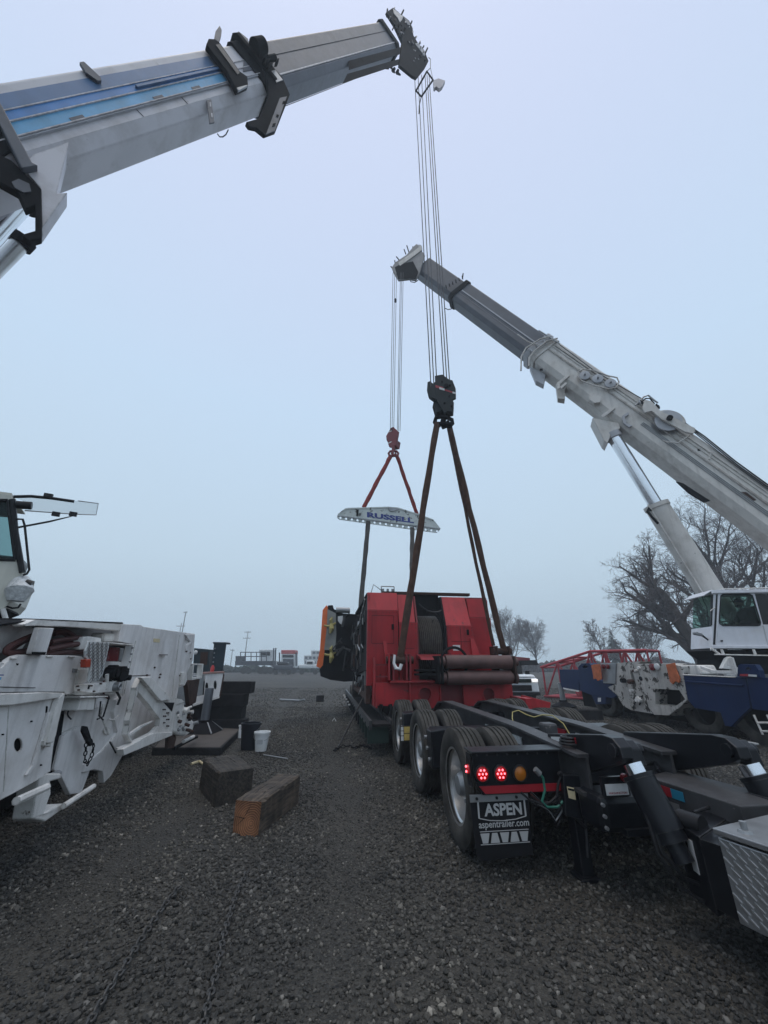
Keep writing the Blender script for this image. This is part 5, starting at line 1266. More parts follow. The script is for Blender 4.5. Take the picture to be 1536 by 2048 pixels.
ks("pump_body", Zm3([(985, 320), (1060, 310), (1200, 330), (1200, 380), (1040, 380), (1010, 470), (940, 470), (960, 380)]), .0, .2, M_white2, bevel=.03)
ks("small_case", Zm3([(950, 1030), (1130, 1020), (1110, 1185), (905, 1190)]), .14, .16, M_white2, bevel=.01)
ks("case_lid", Zm3([(940, 1015), (1280, 1015), (1275, 1030), (945, 1045)]), .18, .22, M_white2)
ks("case_side", Zm3([(1135, 1040), (1265, 1030), (1230, 1140), (1120, 1170)]), .06, .05, M_white)
MB().tube(pv.pts(Zm3([(1190, 1080), (1185, 1130), (1170, 1250), (1220, 1300)]), .1), .008, 6).build("cable", M_hoseblk, crane_a)
def link_chain(parent, pts, size, nm="chain_link", m_=M_black):
    pts = [Vector(p) for p in pts]; acc = []; 
    L_ = sum((b_ - a).length for a, b_ in zip(pts, pts[1:])); n = max(3, int(L_ / (size * .78)))
    for i in range(n):
        s_ = L_ * (i + .5) / n
        for a, b_ in zip(pts, pts[1:]):
            l = (b_ - a).length
            if s_ <= l or b_ is pts[-1]: acc.append((a + (b_ - a) * min(1, s_ / l), (b_ - a).normalized())); break
            s_ -= l
    me = None
    for i, (c, d) in enumerate(acc):
        if me is None:
            t = size * .085 * 1.25; h_ = size / 2 - t; w_ = size * .36 - t
            loop = []
            for k in range(14):
                a = 2 * math.pi * k / 14; loop.append(V(math.cos(a) * w_ + (h_ - w_) * (1 if math.cos(a) > 0 else -1), math.sin(a) * w_, 0))
            mb = MB(); n6 = 6; k0 = 0
            for j, p in enumerate(loop):
                tn = (loop[(j + 1) % 14] - loop[j - 1]).normalized(); nb_ = V(0, 0, 1); ob_ = tn.cross(nb_)
                for q in range(n6): mb.v.append(p + (nb_ * math.cos(2 * math.pi * q / n6) + ob_ * math.sin(2 * math.pi * q / n6)) * t)
            for j in range(14):
                for q in range(n6): mb.f.append((j * n6 + q, j * n6 + (q + 1) % n6, ((j + 1) % 14) * n6 + (q + 1) % n6, ((j + 1) % 14) * n6 + q))
            o = mb.build(nm, m_, None, smooth=True); me = o.data; o.parent = parent
        else:
            o = bpy.data.objects.new(nm, me); COL.objects.link(o); o.parent = parent
        z = d.orthogonal().normalized() if abs(d.z) > .9 else (V(0, 0, 1) - d * d.z).normalized()
        y = z.cross(d)
        if i % 2: y, z = z, -y
        ang = rnd.uniform(-.25, .25); y, z = y * math.cos(ang) + z * math.sin(ang), z * math.cos(ang) - y * math.sin(ang)
        M = Matrix((( d.x, y.x, z.x, 0), (d.y, y.y, z.y, 0), (d.z, y.z, z.z, 0), (0, 0, 0, 1)))
        o.matrix_local = Matrix.Translation(c - ORG[parent.name]) @ M
link_chain(crane_a, pv.pts(Zk([(590, 880), (585, 960), (578, 1030), (600, 1050), (625, 1000), (640, 930), (612, 880)]), .10), .055)
ks("chain_hanger", Zk([(575, 790), (600, 795), (640, 920), (620, 930), (590, 880), (568, 830)]), .13, .03, M_black)
# mid panels
ks("mid_panel", Zk([(440, 575), (640, 580), (800, 570), (790, 690), (800, 830), (760, 900), (640, 1030), (560, 1240), (480, 1260), (500, 1000), (420, 870), (380, 830), (380, 690)]), -.04, .05, M_white)
ks("mid_panel", Zk([(365, 1090), (420, 860), (545, 790), (560, 860), (600, 940), (560, 1060), (545, 1250), (480, 1260), (420, 1140)]), .02, .05, M_white)
ks("lower_arch", Zk([(480, 1110), (560, 1110), (640, 1090), (700, 1100), (712, 1180), (760, 1130), (845, 980), (800, 830), (700, 960), (600, 1040)]), -.02, .06, M_white)
ks("panel_disc", Zk(ell(735, 825, 24, 28)), -.02, .02, M_white2)
# outrigger housing (big flat panel)
big = Zm4([(150, 115), (395, 125), (430, 150), (1090, 242), (1060, 590), (985, 740), (985, 840), (960, 900), (880, 930), (860, 1040), (840, 1150), (800, 1400), (520, 1620), (180, 1780), (85, 1760), (20, 1630), (95, 1500), (45, 1240), (80, 1090), (160, 1030), (220, 700), (300, 380), (100, 340)])
ks("outrigger_housing", big, .0, .10, M_white, [Zm4(ell(990, 320, 34, 40))], bevel=.008)
ks("panel_seam", Zm4([(240, 778), (520, 765), (520, 772), (240, 786)]), .006, .01, M_rust, bevel=0)
ks("handle_bar", Zm4([(655, 505), (740, 505), (740, 515), (655, 515)]), .04, .03, M_rust, bevel=0)
for (x_, y_) in ((480, 770), (652, 760), (640, 800), (578, 672), (902, 775), (985, 465)): ks("bolt", Zm4(ell(x_, y_, 9, 12, 8)), .012, .02, M_rust, bevel=0)
ks("eye_lip", Zm4([(960, 250), (1090, 245), (1070, 345), (1000, 400), (985, 460), (970, 460), (980, 390), (1030, 340)]), .02, .02, M_white)
# diagonal arm with an opening
arm_o = Zm4([(340, 930), (400, 800), (520, 790), (770, 1050), (920, 1080), (960, 1110), (840, 1150), (800, 1510), (500, 1650), (180, 1790), (150, 1700), (280, 1640), (225, 1530), (340, 960)])
arm_h = Zm4([(360, 985), (470, 1110), (560, 1230), (640, 1330), (630, 1420), (560, 1500), (300, 1630), (250, 1530), (250, 1350), (300, 1180)])
ks("outrigger_arm", arm_o, .26, .07, M_white2, [arm_h], bevel=.012)
ks("arm_flange", Zm4([(400, 800), (520, 790), (770, 1050), (800, 1080), (650, 1100)]), .31, .05, M_white2)
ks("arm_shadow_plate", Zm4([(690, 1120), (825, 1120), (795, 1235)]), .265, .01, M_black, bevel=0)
ks("arm_flange", Zm4([(170, 1720), (560, 1510), (800, 1500), (800, 1540), (180, 1800)]), .30, .08, M_white2)
ks("arm_bar", Zm4([(230, 1540), (400, 1420), (560, 1350), (560, 1365), (420, 1440), (250, 1560)]), .2, .04, M_white2)
for k in range(12): ks("bolt", Zm4(ell(690 + 22 * (k % 4) + rnd.uniform(-8, 8), 1210 + 42 * (k // 2), 7, 9, 7)), .272, .02, M_rust, bevel=0)
# rusty latch mechanism at the arm's end
lat = ks("latch_block", Zm4([(830, 1150), (950, 1110), (960, 1180), (1040, 1180), (1000, 1280), (1090, 1380), (1060, 1480), (960, 1550), (870, 1540), (800, 1500)]), .24, .22, M_white2, bevel=.03)
for k in range(22):
    x_, y_ = 850 + rnd.random() * 220, 1190 + rnd.random() * 330
    c = pv.at(*Zm4([(x_, y_)])[0], .24); MB().cyl(c, c + pn * rnd.uniform(.02, .08) + V(0, 0, rnd.uniform(-.03, .03)), rnd.uniform(.012, .035), n=8).build("latch_bolt", rnd.choice([M_white2, M_rust, M_steel, M_black]), lat, smooth=True)
MB().tube(pv.pts(Zm4([(960, 1230), (1000, 1190), (1040, 1175)]), .28), .02, 8).build("latch_lever", M_white2, lat)
MB().ring(pv.at(*Zm4([(1085, 1390)])[0], .22), pn, .05, .012, 14, 6).build("latch_ring", M_black, lat)
ks("lower_strut", Zm4([(750, 1540), (830, 1520), (850, 1570), (820, 1700), (740, 1710)]), .20, .05, M_rust)
MB().tube(pv.pts(Zm4([(940, 1620), (1070, 1555)]), .2), .03, 8).build("lock_pin", M_white2, crane_a)
MB().tube(pv.pts(Zm4([(820, 1710), (960, 1630), (1110, 1560)]), .15), .03, 8).build("brace_tube", M_black, crane_a)
ks("rear_post", Zm4([(985, 850), (1060, 830), (1150, 820), (1100, 1120), (1020, 1160), (1000, 980)]), -.06, .08, M_rust)
ks("rear_bracket", Zm4([(1060, 620), (1200, 625), (1180, 810), (1050, 835)]), -.05, .10, M_white2, [Zm4([(1080, 640), (1180, 640), (1165, 795), (1060, 800)])])
# tow bracket at the bottom
ks("tow_bracket", Zk([(265, 1150), (310, 1115), (420, 1115), (420, 1150), (345, 1170), (350, 1250), (300, 1390), (400, 1330), (440, 1320), (430, 1360), (310, 1446), (220, 1425)]), .16, .16, M_white2, bevel=.015)
MB().tube(pv.pts(Zk([(432, 1340), (640, 1203)]), .2), .026, 8).build("bumper_bar", M_white2, crane_a)
MB().tube(pv.pts(Zk([(110, 1305), (320, 1208)]), .35), .03, 8).build("bumper_bar", M_white2, crane_a)
c = pv.at(*Zk([(370, 1128)])[0], .12); MB().cyl(c - cf * .06, c + cf * .06, .03, n=10).build("hinge_pin", M_steel, crane_a)

# outrigger beam, jack and float
ob_ = GN(404, 1478)
jx, jy = ob_.x, ob_.y
pb = Plane((jx, jy + .25, 0), (.45, -.9, 0))
bm1 = MB().ext(pb.pts([(405, 1348), (447, 1346), (439, 1393), (386, 1410), (386, 1395), (408, 1390), (411, 1350)]), -pb.n * .06, [pb.pts(ell(413.5, 1374, 3, 9)), pb.pts(ell(430.5, 1370, 3, 9))]).build("outrigger_beam", M_white, crane_a, bevel=.006)
MB().ext(pb.pts([(404, 1345), (449, 1343), (449, 1346), (404, 1348.5)], .02), -pb.n * .5).build("beam_flange", mat("pinkish_rust_edge", (.28, .17, .15), .7), bm1)
MB().ext(pb.pts([(386, 1410), (439, 1393), (439, 1396), (386, 1413)], .02), -pb.n * .45).build("beam_flange", M_white2, bm1)
MB().ext(pb.pts([(300, 1360), (408, 1350), (405, 1392), (386, 1408), (300, 1415)], -.10), -pb.n * .35).build("beam_body", M_steel, crane_a)
MB().ext(pb.pts([(447, 1346), (449, 1350), (441, 1395), (438, 1392)], .0), -pb.n * .5).build("beam_end_plate", M_rust, bm1)
jk = MB(); jk.cyl((jx, jy, .35), (jx, jy, 1.05), .095, n=24); jk = jk.build("jack_cylinder", mat("jack_steel", (.16, .17, .19), .4, metal=.6), crane_a, smooth=True)
ft = MB(); ft.add([(jx - .33, jy - .33, .13), (jx + .33, jy - .33, .13), (jx + .33, jy + .33, .13), (jx - .33, jy + .33, .13), (jx - .12, jy - .12, .35), (jx + .12, jy - .12, .35), (jx + .12, jy + .12, .35), (jx - .12, jy + .12, .35)],
       [(3, 2, 1, 0), (4, 5, 6, 7), (0, 1, 5, 4), (1, 2, 6, 5), (2, 3, 7, 6), (3, 0, 4, 7)]); ft.build("jack_float", M_black, jk)
MB().ring((jx, jy, .37), (0, 0, 1), .13, .02, 20, 6).build("jack_collar", M_black, jk)
for a in range(4):
    d = V(math.cos(a * math.pi / 2 + .785), math.sin(a * math.pi / 2 + .785), 0); MB().beam(V(jx, jy, .34) + d * .16, V(jx, jy, .15) + d * .45, .02, .03).build("float_rib", M_steel, jk)
# ---------------------------------------------------------------- extra working parts on the near carrier
def kt(name, pts, r_, off, m_, conv=Zm3): return MB().tube(pv.pts(conv(pts), off), r_, 6).build(name, m_, crane_a, smooth=True)
ks("gap_shade_plate", Zm3([(905, 600), (1010, 560), (1060, 860), (1300, 1000), (1480, 1010), (1440, 1200), (1330, 1290), (860, 1290), (900, 1000)]), -.10, .03, M_black)  # black sheet behind the panels, standing in for shade in the gaps
ks("lamp_bracket", Zm3([(930, 700), (1040, 690), (1030, 850), (920, 880)]), .05, .04, M_white2)
ks("shelf_front", Zm3([(905, 885), (1085, 875), (1440, 830), (1430, 960), (1120, 985), (905, 960)]), .09, .03, M_white2)
ks("shelf_slot", Zm3([(1050, 885), (1068, 885), (1055, 935), (1040, 935)]), .096, .01, M_black, bevel=0)
for (x_, y_) in ((930, 900), (1090, 895), (1200, 870), (1400, 850), (1410, 930), (1120, 960), (940, 945)): ks("bolt", Zm3(ell(x_, y_, 9, 10, 7)), .105, .02, M_rust, bevel=0)
kt("wiring", [(960, 600), (990, 640), (1010, 640)], .006, .12, M_hoseblk); kt("wiring", [(950, 620), (970, 660), (1005, 660)], .006, .12, M_hoseblk)
kt("hydraulic_hose", [(1300, 820), (1330, 900), (1380, 960), (1420, 1040), (1390, 1120)], .014, .06, M_hoseblk)
kt("hydraulic_hose", [(1230, 830), (1210, 900), (1230, 1010), (1290, 1050)], .012, .07, M_hose)
kt("grab_rail", [(1130, 1010), (1270, 1005), (1290, 1030), (1220, 1260), (1150, 1290)], .009, .16, M_hoseblk)
kt("pipe", [(1400, 1250), (1340, 1300), (1280, 1290)], .012, .10, M_white2)
# hinges, latches, seams, decals on the flat panels
for (x_, y_) in ((140, 560), (560, 535), (820, 540)): ks("hinge", Zm3([(x_, y_), (x_ + 70, y_ + 2), (x_ + 68, y_ + 26), (x_ - 2, y_ + 24)]), .035, .02, M_white2)
ks("panel_seam", Zm3([(10, 905), (420, 915), (420, 921), (10, 911)]), .026, .008, M_black, bevel=0)
ks("panel_latch", Zm3([(880, 690), (925, 688), (920, 740), (876, 742)]), .04, .03, M_steel)
ks("warning_decal", Zm4([(560, 300), (640, 306), (636, 352), (556, 346)]), .004, .003, M_cream, bevel=0)
ks("weld_seam", Zm4([(330, 330), (342, 330), (190, 1010), (180, 1010)]), .006, .008, M_white2, bevel=0)
ks("weld_seam", Zm4([(890, 260), (900, 262), (800, 1040), (792, 1040)]), .005, .007, M_white2, bevel=0)
ks("gusset_plate", Zm4([(920, 740), (980, 735), (960, 890), (900, 900)]), .03, .03, M_white2)
for (x_, y_) in ((300, 420), (285, 500), (265, 600), (250, 690), (1040, 560), (1035, 480), (1050, 640)): ks("bolt", Zm4(ell(x_, y_, 8, 11, 7)), .012, .02, M_steel, bevel=0)
ks("weld_seam", Zk([(60, 640), (66, 640), (30, 1240), (24, 1240)]), .303, .004, M_white2, bevel=0)
for (x_, y_) in ((25, 850), (285, 1058), (245, 1020), (220, 760)): ks("bolt", Zk(ell(x_, y_, 5, 6, 7)), .31, .02, M_black, bevel=0)
ks("pad_eye", Zk([(300, 895), (350, 900), (345, 935), (300, 925)]), .34, .05, M_white2, [Zk(ell(322, 913, 8, 8, 8))])
# black back sheet standing in for shade between the near housing and the mid panels
ks("trough_shade_back", Zk([(350, 570), (460, 580), (420, 860), (360, 1110), (330, 1110)]), .0, .03, M_black)
kt("brake_hose", [(700, 640), (690, 720), (740, 850)], .010, .06, M_white2, Zk); kt("brake_hose", [(750, 900), (790, 975)], .008, .03, M_hoseblk, Zk)
# ---------------------------------------------------------------- far crane (right)
crane_b = empty("truck_crane", (9.6, 11.5, 0), "far truck crane with a white telescopic boom, white cab and dark blue carrier", "crane")
b2m = Boom((1536, 1038, 11.9), (850, 540, 20.8), .90, 1.27)
c1 = b2m.d_of(1062, 700); c2 = b2m.d_of(903, 585)
b2m.sect(-7, c1).build("boom_base_section", M_boomwhite, crane_b, bevel=.02)
b2m.sect(c1 + .02, c2, .89).build("boom_mid_section", M_boomdark, crane_b, bevel=.02)
b2m.sect(c2 + .02, b2m.L + .1, .80).build("boom_inner_section", M_boomdark, crane_b, bevel=.02)
B2S = b2m.w / 2
b2m.sect(c1 - .15, c1 + .12, grow=.05).build("boom_collar", M_boomlow, crane_b, bevel=.02)
b2m.sect(c1 - .5, c1 - .38, grow=.04).build("boom_collar", M_boomwhite, crane_b, bevel=.02)
b2m.sect(c2 - .22, c2 + .06, .89, grow=.05).build("boom_collar", M_black, crane_b, bevel=.02)
for (u0, th) in ((.30, .03), (.22, .02), (.10, .03), (.065, .05)):
    b2m.edge_strip(-7, c1 - .5, B2S + .002, (u0 - .014) * b2m.h, u0 * b2m.h, th).build("stiffener_rib", M_boomwhite, crane_b)
for (u0, ) in ((.02,), (-.02,), (-.06,)):
    sd_ = B2S + .016
    MB().tube([b2m.at(-7, sd_, (u0 - .1) * b2m.h), b2m.at(c1 - 5.4, sd_, (u0 - .1) * b2m.h)], .014, 6).build("hydraulic_line", M_steel, crane_b)
b2m.edge_strip(c1 + .2, c2 - .3, B2S * .89, -.01, .04, .03).build("stiffener_rib", M_boomlow, crane_b)
b2m.edge_strip(c1 + .2, c2 - .3, B2S * .89 - .06, -.16, -.12, .06).build("stiffener_rib", M_boomgrey, crane_b)
b2m.edge_strip(c1 - 3.6, c1 - .6, B2S, .35, .36, .01).build("weld_seam", M_black, crane_b)
ZB = lambda l: zm(1000, 640, .349, l)
def bs(name, pts, off, th, m_, par=None, bevel=.008, holes=()): return b2m.slab(ZB(pts), off, th, holes=[ZB(h) for h in holes]).build(name, m_, par or crane_b, bevel=bevel)
bs("plate_patch", [(325, 360), (395, 305), (400, 318), (345, 365), (345, 390), (330, 395)], .06, .06, M_boomwhite)
bs("rib_bracket", [(345, 380), (380, 355), (385, 365), (350, 395)], .07, .07, M_boomwhite)
bs("rib_bracket", [(580, 545), (655, 495), (662, 505), (590, 560)], .06, .06, M_boomwhite)
bs("junction_box", [(510, 430), (545, 415), (580, 440), (575, 470), (540, 475), (512, 455)], .14, .14, M_boomwhite)
bs("boom_foot_lug", [(320, 360), (375, 390), (372, 455), (332, 448)], -.3, .3, M_boomwhite)
bs("boom_foot_lug", [(170, 265), (262, 310), (250, 370), (205, 348)], -.3, .3, M_boomlow)
bs("slot", [(228, 278), (245, 278), (245, 290), (228, 288)], .02, .02, M_black, bevel=0)
bs("corner_bracket", [(700, 548), (735, 525), (740, 540), (715, 555), (725, 590), (760, 605), (740, 615), (708, 590)], .08, .08, M_boomlow)
# tubular guard around the collar
Pg = b2m.side(.14)
def tubep(nm, pts, r, m_=M_boomwhite, off=0, par=None): return MB().tube(Pg.pts(ZB(pts), off), r, 8).build(nm, m_, par or crane_b, smooth=True)
tubep("guard_tube", [(120, 290), (122, 210), (150, 160), (230, 110), (290, 95)], .035)
tubep("guard_tube", [(165, 265), (168, 215), (200, 175), (270, 120), (330, 105)], .035)
tubep("guard_tube", [(100, 82), (160, 125), (240, 150)], .025)
tubep("guard_tube", [(222, 60), (270, 90), (340, 135)], .03, M_steel)
for (x_, y_) in ((175, 175), (215, 150), (255, 125), (300, 105)):
    MB().box(Pg.at(*ZB([(x_, y_)])[0], -.05), (.14, .12, .14), b2m.D, b2m.S).build("collar_block", M_boomlow, crane_b, bevel=.02)
# rope and three guide sheaves in a tubular frame
tubep("hoist_line", [(340, 140), (540, 290), (680, 375), (820, 455)], .016, M_rope, -.06)
frp = [(445, 325), (450, 295), (480, 282), (540, 290), (620, 320), (670, 330), (682, 355), (670, 385), (620, 395), (540, 375), (470, 350), (445, 325)]
sg = tubep("sheave_frame", frp, .028, M_boomwhite, -.03)
for (x_, y_) in ((485, 320), (560, 338), (632, 364)):
    c = Pg.at(*ZB([(x_, y_)])[0], -.06); MB().lathe(c, b2m.S, [(-.04, .03), (-.04, .19), (0, .15), (.04, .19), (.05, .12), (.05, 0)], 24).build("guide_sheave", M_boomlow, sg, smooth=True)
    MB().cyl(c, c + b2m.S * .16, .035, n=10).build("sheave_pin", M_steel, sg)
# auxiliary winch
Pd = b2m.side(.20); wc = Pd.at(*ZB([(965, 575)])[0])
wn = MB().lathe(wc, b2m.S, [(-.24, .1), (-.24, .47), (-.20, .47), (-.20, .33), (-.02, .33), (-.02, .40), (.0, .40), (.0, 0)], 36).build("winch_drum", M_boomlow, crane_b, smooth=True)
MB().lathe(wc - b2m.S * .26, b2m.S, [(0, 0), (0, .58), (.02, .58), (.02, 0)], 36).build("winch_flange", M_boomwhite, wn)
bs("winch_arm", [(830, 455), (870, 465), (920, 520), (1000, 560), (1120, 620), (1110, 650), (1060, 640), (930, 570), (870, 520), (830, 530), (815, 500)], .30, .08, M_boomwhite, wn)
MB().cyl(wc, wc + b2m.S * .2, .09, n=16).build("winch_hub", M_black, wn)
tubep("winch_guard", [(775, 490), (825, 440), (850, 432), (890, 465), (905, 475)], .03, M_steel, .05, wn)
tubep("winch_guard", [(790, 485), (835, 450), (860, 450), (885, 480)], .025, M_black, .0, wn)
tubep("winch_guard", [(1110, 620), (1115, 640), (1060, 680), (1020, 705), (960, 700), (930, 690)], .025, M_boomwhite, .0, wn)
for k in range(9):
    c = Pd.at(*ZB([(800 + 13 * k, 490 + rnd.uniform(-25, 60))])[0], .02); MB().box(c, (rnd.uniform(.06, .16), .1, rnd.uniform(.06, .14)), b2m.D, b2m.S).build("winch_fitting", rnd.choice([M_black, M_boomlow, M_boomwhite]), wn, bevel=.01)
for (dy, r_) in ((0, .02), (12, .02), (24, .016)):
    tubep("hoist_line", [(1060, 590 + dy * .5), (1170, 665 + dy), (1350, 810 + dy), (1536, 945 + dy), (1800, 1130 + dy)], r_, M_rope if dy else M_black, -.1)
bs("slot", [(1132, 738), (1148, 736), (1150, 748), (1134, 750)], .01, .02, M_black, bevel=0)
bs("clip", [(1195, 798), (1205, 755), (1222, 758), (1215, 765), (1205, 800)], .03, .03, M_boomwhite)
bs("rust_patch", [(1380, 985), (1410, 985), (1470, 1030), (1450, 1040)], .012, .01, M_rust, bevel=0)
bs("grease_patch", [(1010, 925), (1050, 935), (1150, 1000), (1205, 1035), (1170, 1045), (1080, 990)], -.25, .05, M_black, bevel=0)
# boom head
ZH = lambda l: zm(740, 460, .2604, l)
ho_ = [(165, 290), (180, 330), (215, 385), (300, 375), (350, 385), (380, 330), (420, 190), (360, 105), (330, 130), (280, 190), (190, 250)]
Ph2 = b2m.side(.04)
hb2 = MB().ext(Ph2.pts(ZH(ho_)), -b2m.S * .10).build("boom_head", mat("head_grey_paint", (.26, .25, .25), .6, var=.2, grime=.4), crane_b, bevel=.02)
MB().ext(Ph2.pts(ZH(ho_), -.75), -b2m.S * .10).build("head_cheek_plate", M_boomlow, hb2, bevel=.02)
MB().ext(Ph2.pts(ZH([(190, 285), (215, 375), (300, 370), (350, 375), (370, 320), (330, 240), (240, 260)]), .03), -b2m.S * .05).build("head_lower_plate", M_black, hb2)
MB().ext(Ph2.pts(ZH([(215, 250), (290, 195), (390, 120), (400, 150), (330, 205), (230, 275)]), .04), -b2m.S * .06).build("head_upper_plate", M_boomwhite, hb2, bevel=.01)
for (x_, y_) in ((240, 320), (360, 150)):
    for k in range(3):
        c = Ph2.at(*ZH([(x_, y_)])[0], -.2 - .2 * k); MB().lathe(c, b2m.S, [(-.05, .05), (-.05, .30), (0, .25), (.05, .30), (.05, .05)], 22).build("head_sheave", M_boomlow, hb2)
for (p_, q_) in (((300, 175), (283, 120)), ((275, 185), (262, 150)), ((235, 245), (203, 205)), ((195, 265), (190, 235)), ((170, 290), (160, 280)), ((335, 150), (328, 130)), ((710, 375), (715, 335))):
    a, b_ = Ph2.pts(ZH([p_, q_]), -.05); MB().cyl(a, b_, .03, n=8).build("head_pin", M_black, hb2)
MB().tube(Ph2.pts(ZH([(300, 375), (315, 398), (345, 403), (370, 385)]), -.1), .02, 6).build("cable_loop", M_black, hb2)
for k in range(7):
    c = Ph2.at(*ZH([(560 + 25 * k, 450 - 14 * k)])[0], .0); MB().box(c, (.10, .08, .16), b2m.D, b2m.S).build("collar_block", M_black, crane_b, bevel=.01)
MB().tube(Ph2.pts(ZH([(575, 600), (600, 612), (628, 605)]), -.1), .02, 6).build("cable_loop", M_black, crane_b)
# lift cylinder
lt, lo_ = DP(1226, 872, 14.2), DP(1446, 1226, 11.7)
ld_ = (lo_ - lt).normalized(); mid = DP(1312, 1012, 13.15)
mid = lt + ld_ * (mid - lt).dot(ld_)
bs("cylinder_bracket", [(530, 560), (680, 590), (690, 620), (640, 650), (615, 705), (598, 690)], -.05, .6, M_boomwhite)
MB().cyl(lt, mid, .22, n=32).build("lift_cylinder_rod", M_chrome, crane_b, smooth=True)
sid = ld_.cross(V(0, 0, 1)).normalized()
brl = MB(); brl.cyl(mid, lo_, .36, n=32); brl.cyl(mid - ld_ * .04, mid + ld_ * .10, .39, n=32)
brl.build("lift_cylinder_barrel", M_boomwhite, crane_b, smooth=True)
MB().cyl(lt - ld_ * .1, lt + ld_ * .12, .28, n=24).build("rod_end", M_boomlow, crane_b, smooth=True)
a = DP(1302, 1022, 12.8); MB().tube([a, a + V(-.05, 0, .1), a + V(-.12, 0, 0), a + V(-.02, 0, -.22), a + V(.12, 0, -.45)], .04, 8).build("cylinder_hose", M_black, crane_b, smooth=True)
MB().tube([mid + V(-.42, -.2, -.05), lo_ + V(-.42, -.2, 0)], .03, 6).build("cylinder_pipe", M_boomwhite, crane_b)

# cab
pcb = Plane(DP(1470, 1240, 10.3), (-.12, -1, 0)); bn = pcb.n
ZC = lambda l: zm(1380, 1140, .10156, l)
def cs(name, pts, off, th, m_, holes=(), bevel=.008, par=None): return MB().ext(pcb.pts(ZC(pts), off), -bn * th, [pcb.pts(ZC(h), off) for h in holes]).build(name, m_, par or crane_b, bevel=bevel)
win = [(640, 480), (1170, 472), (1225, 500), (1240, 540), (1388, 1030), (1375, 1085), (1330, 1095), (650, 1095), (590, 1060), (578, 1010), (598, 520)]
rwin = [(1275, 465), (2300, 455), (2300, 1070), (1440, 1075)]
out = [(450, 425), (2400, 395), (2400, 1550), (430, 1540)]
cs("cab_side", out, 0, .05, M_cabwhite, [win, rwin])
cs("cab_side", [(450, 425), (2400, 395), (2400, 1550), (430, 1540)], -.95, .05, M_cabwhite, [win])
cs("cab_roof", [(440, 425), (2400, 395), (2400, 360), (440, 392)], .03, 1.05, M_cabwhite)
cs("cab_floor", [(430, 1500), (2400, 1505), (2400, 1545), (430, 1540)], -.05, .9, M_black)
cs("cab_front", [(430, 1110), (470, 1110), (470, 1540), (425, 1540)], -.05, .90, M_cabwhite)
cs("windscreen", [(446, 480), (455, 480), (445, 1110), (436, 1110)], -.06, .86, G_cab)
cs("cab_rear_wall", [(2360, 430), (2400, 430), (2400, 1500), (2360, 1500)], -.05, .9, M_carblk)
cs("cab_inner_panel", [(1290, 1000), (2300, 1000), (2300, 1500), (1290, 1500)], -.5, .05, M_carblk)
sw_ = cs("side_window", win, -.02, .006, G_cab); q = pcb.pts(ZC(win), .006); mb = MB(); mb.tube(q + q[:2], .016, 6); mb.build("window_seal", M_carblk, sw_)
cs("rear_window", rwin, -.02, .006, G_dark)
cs("door_gap", [(515, 480), (545, 480), (500, 1470), (455, 1470)], .006, .02, M_carblk, bevel=0)
cs("door_edge", [(560, 470), (600, 475), (560, 1060), (520, 1470), (505, 1470)], .02, .03, M_cabwhite)
cs("door_line", [(1430, 1090), (1450, 1090), (1545, 1480), (1530, 1480)], .008, .01, M_boomlow, bevel=0)
cs("door_handle", [(610, 1380), (655, 1380), (655, 1410), (615, 1410)], .03, .03, M_carblk)
cs("sill_rail", [(430, 1490), (2400, 1495), (2400, 1550), (440, 1545)], .07, .07, M_cabwhite)
cs("roof_gutter", [(440, 425), (2400, 390), (2400, 425), (440, 462)], .05, .05, M_cabwhite)
cs("roof_rail", [(620, 362), (2400, 318), (2400, 338), (620, 380)], -.1, .04, M_white2)
for x_ in (975, 1700): cs("roof_post", [(x_ - 25, 362), (x_ + 25, 360), (x_ + 25, 425), (x_ - 15, 428)], -.1, .04, M_white2)
cs("visor", [(240, 505), (440, 385), (450, 400), (260, 520)], -.03, .9, M_cabwhite)
cs("pillar_trim", [(430, 480), (462, 480), (440, 1090), (415, 1090)], .012, .06, M_carblk)
MB().tube([pcb.at(*ZC([(330, 730)])[0], -.4), pcb.at(*ZC([(360, 1000)])[0], -.42), pcb.at(*ZC([(365, 1260)])[0], -.44)], .015, 6).build("wiper_arm", M_carblk, crane_b)
MB().tube(pcb.pts(ZC([(240, 500), (270, 620), (340, 740)]), -.5), .012, 6).build("wiper_arm", M_carblk, crane_b)
MB().tube(pcb.pts(ZC([(500, 745), (430, 780), (400, 810)]), .03), .012, 6).build("grab_rail", M_steel, crane_b)
MB().tube(pcb.pts(ZC([(130, 1250), (240, 1290), (360, 1380)]), -.2), [.05, .03, .02], 8).build("mirror_arm", M_carblk, crane_b)
MB().box(pcb.at(*ZC([(150, 1262)])[0], -.2), (.20, .12, .07), (1, 0, -.2), (0, 1, 0)).build("cab_mirror", M_steel, crane_b, bevel=.02)
# walkway
cs("walkway_rail", [(490, 1650), (2400, 1690), (2400, 1715), (500, 1675)], .25, .04, M_white2)
for x_ in (610, 1240, 1900): cs("walkway_post", [(x_, 1560), (x_ + 40, 1560), (x_ + 85, 1665), (x_ + 35, 1665)], .22, .04, M_white2)
MB().tube(pcb.pts(ZC([(410, 1540), (500, 1600), (590, 1665)]), .2), .03, 8).build("walkway_brace", M_white2, crane_b)
cs("slew_body", [(620, 1570), (2600, 1560), (2600, 2050), (900, 2050), (880, 1750)], -.35, 1.6, M_black)
cs("slew_bracket", [(740, 1740), (800, 1700), (870, 1740), (900, 1900), (1040, 1960), (1040, 2080), (800, 2080), (800, 2020), (860, 1960), (640, 1940)], .1, .15, M_white2)
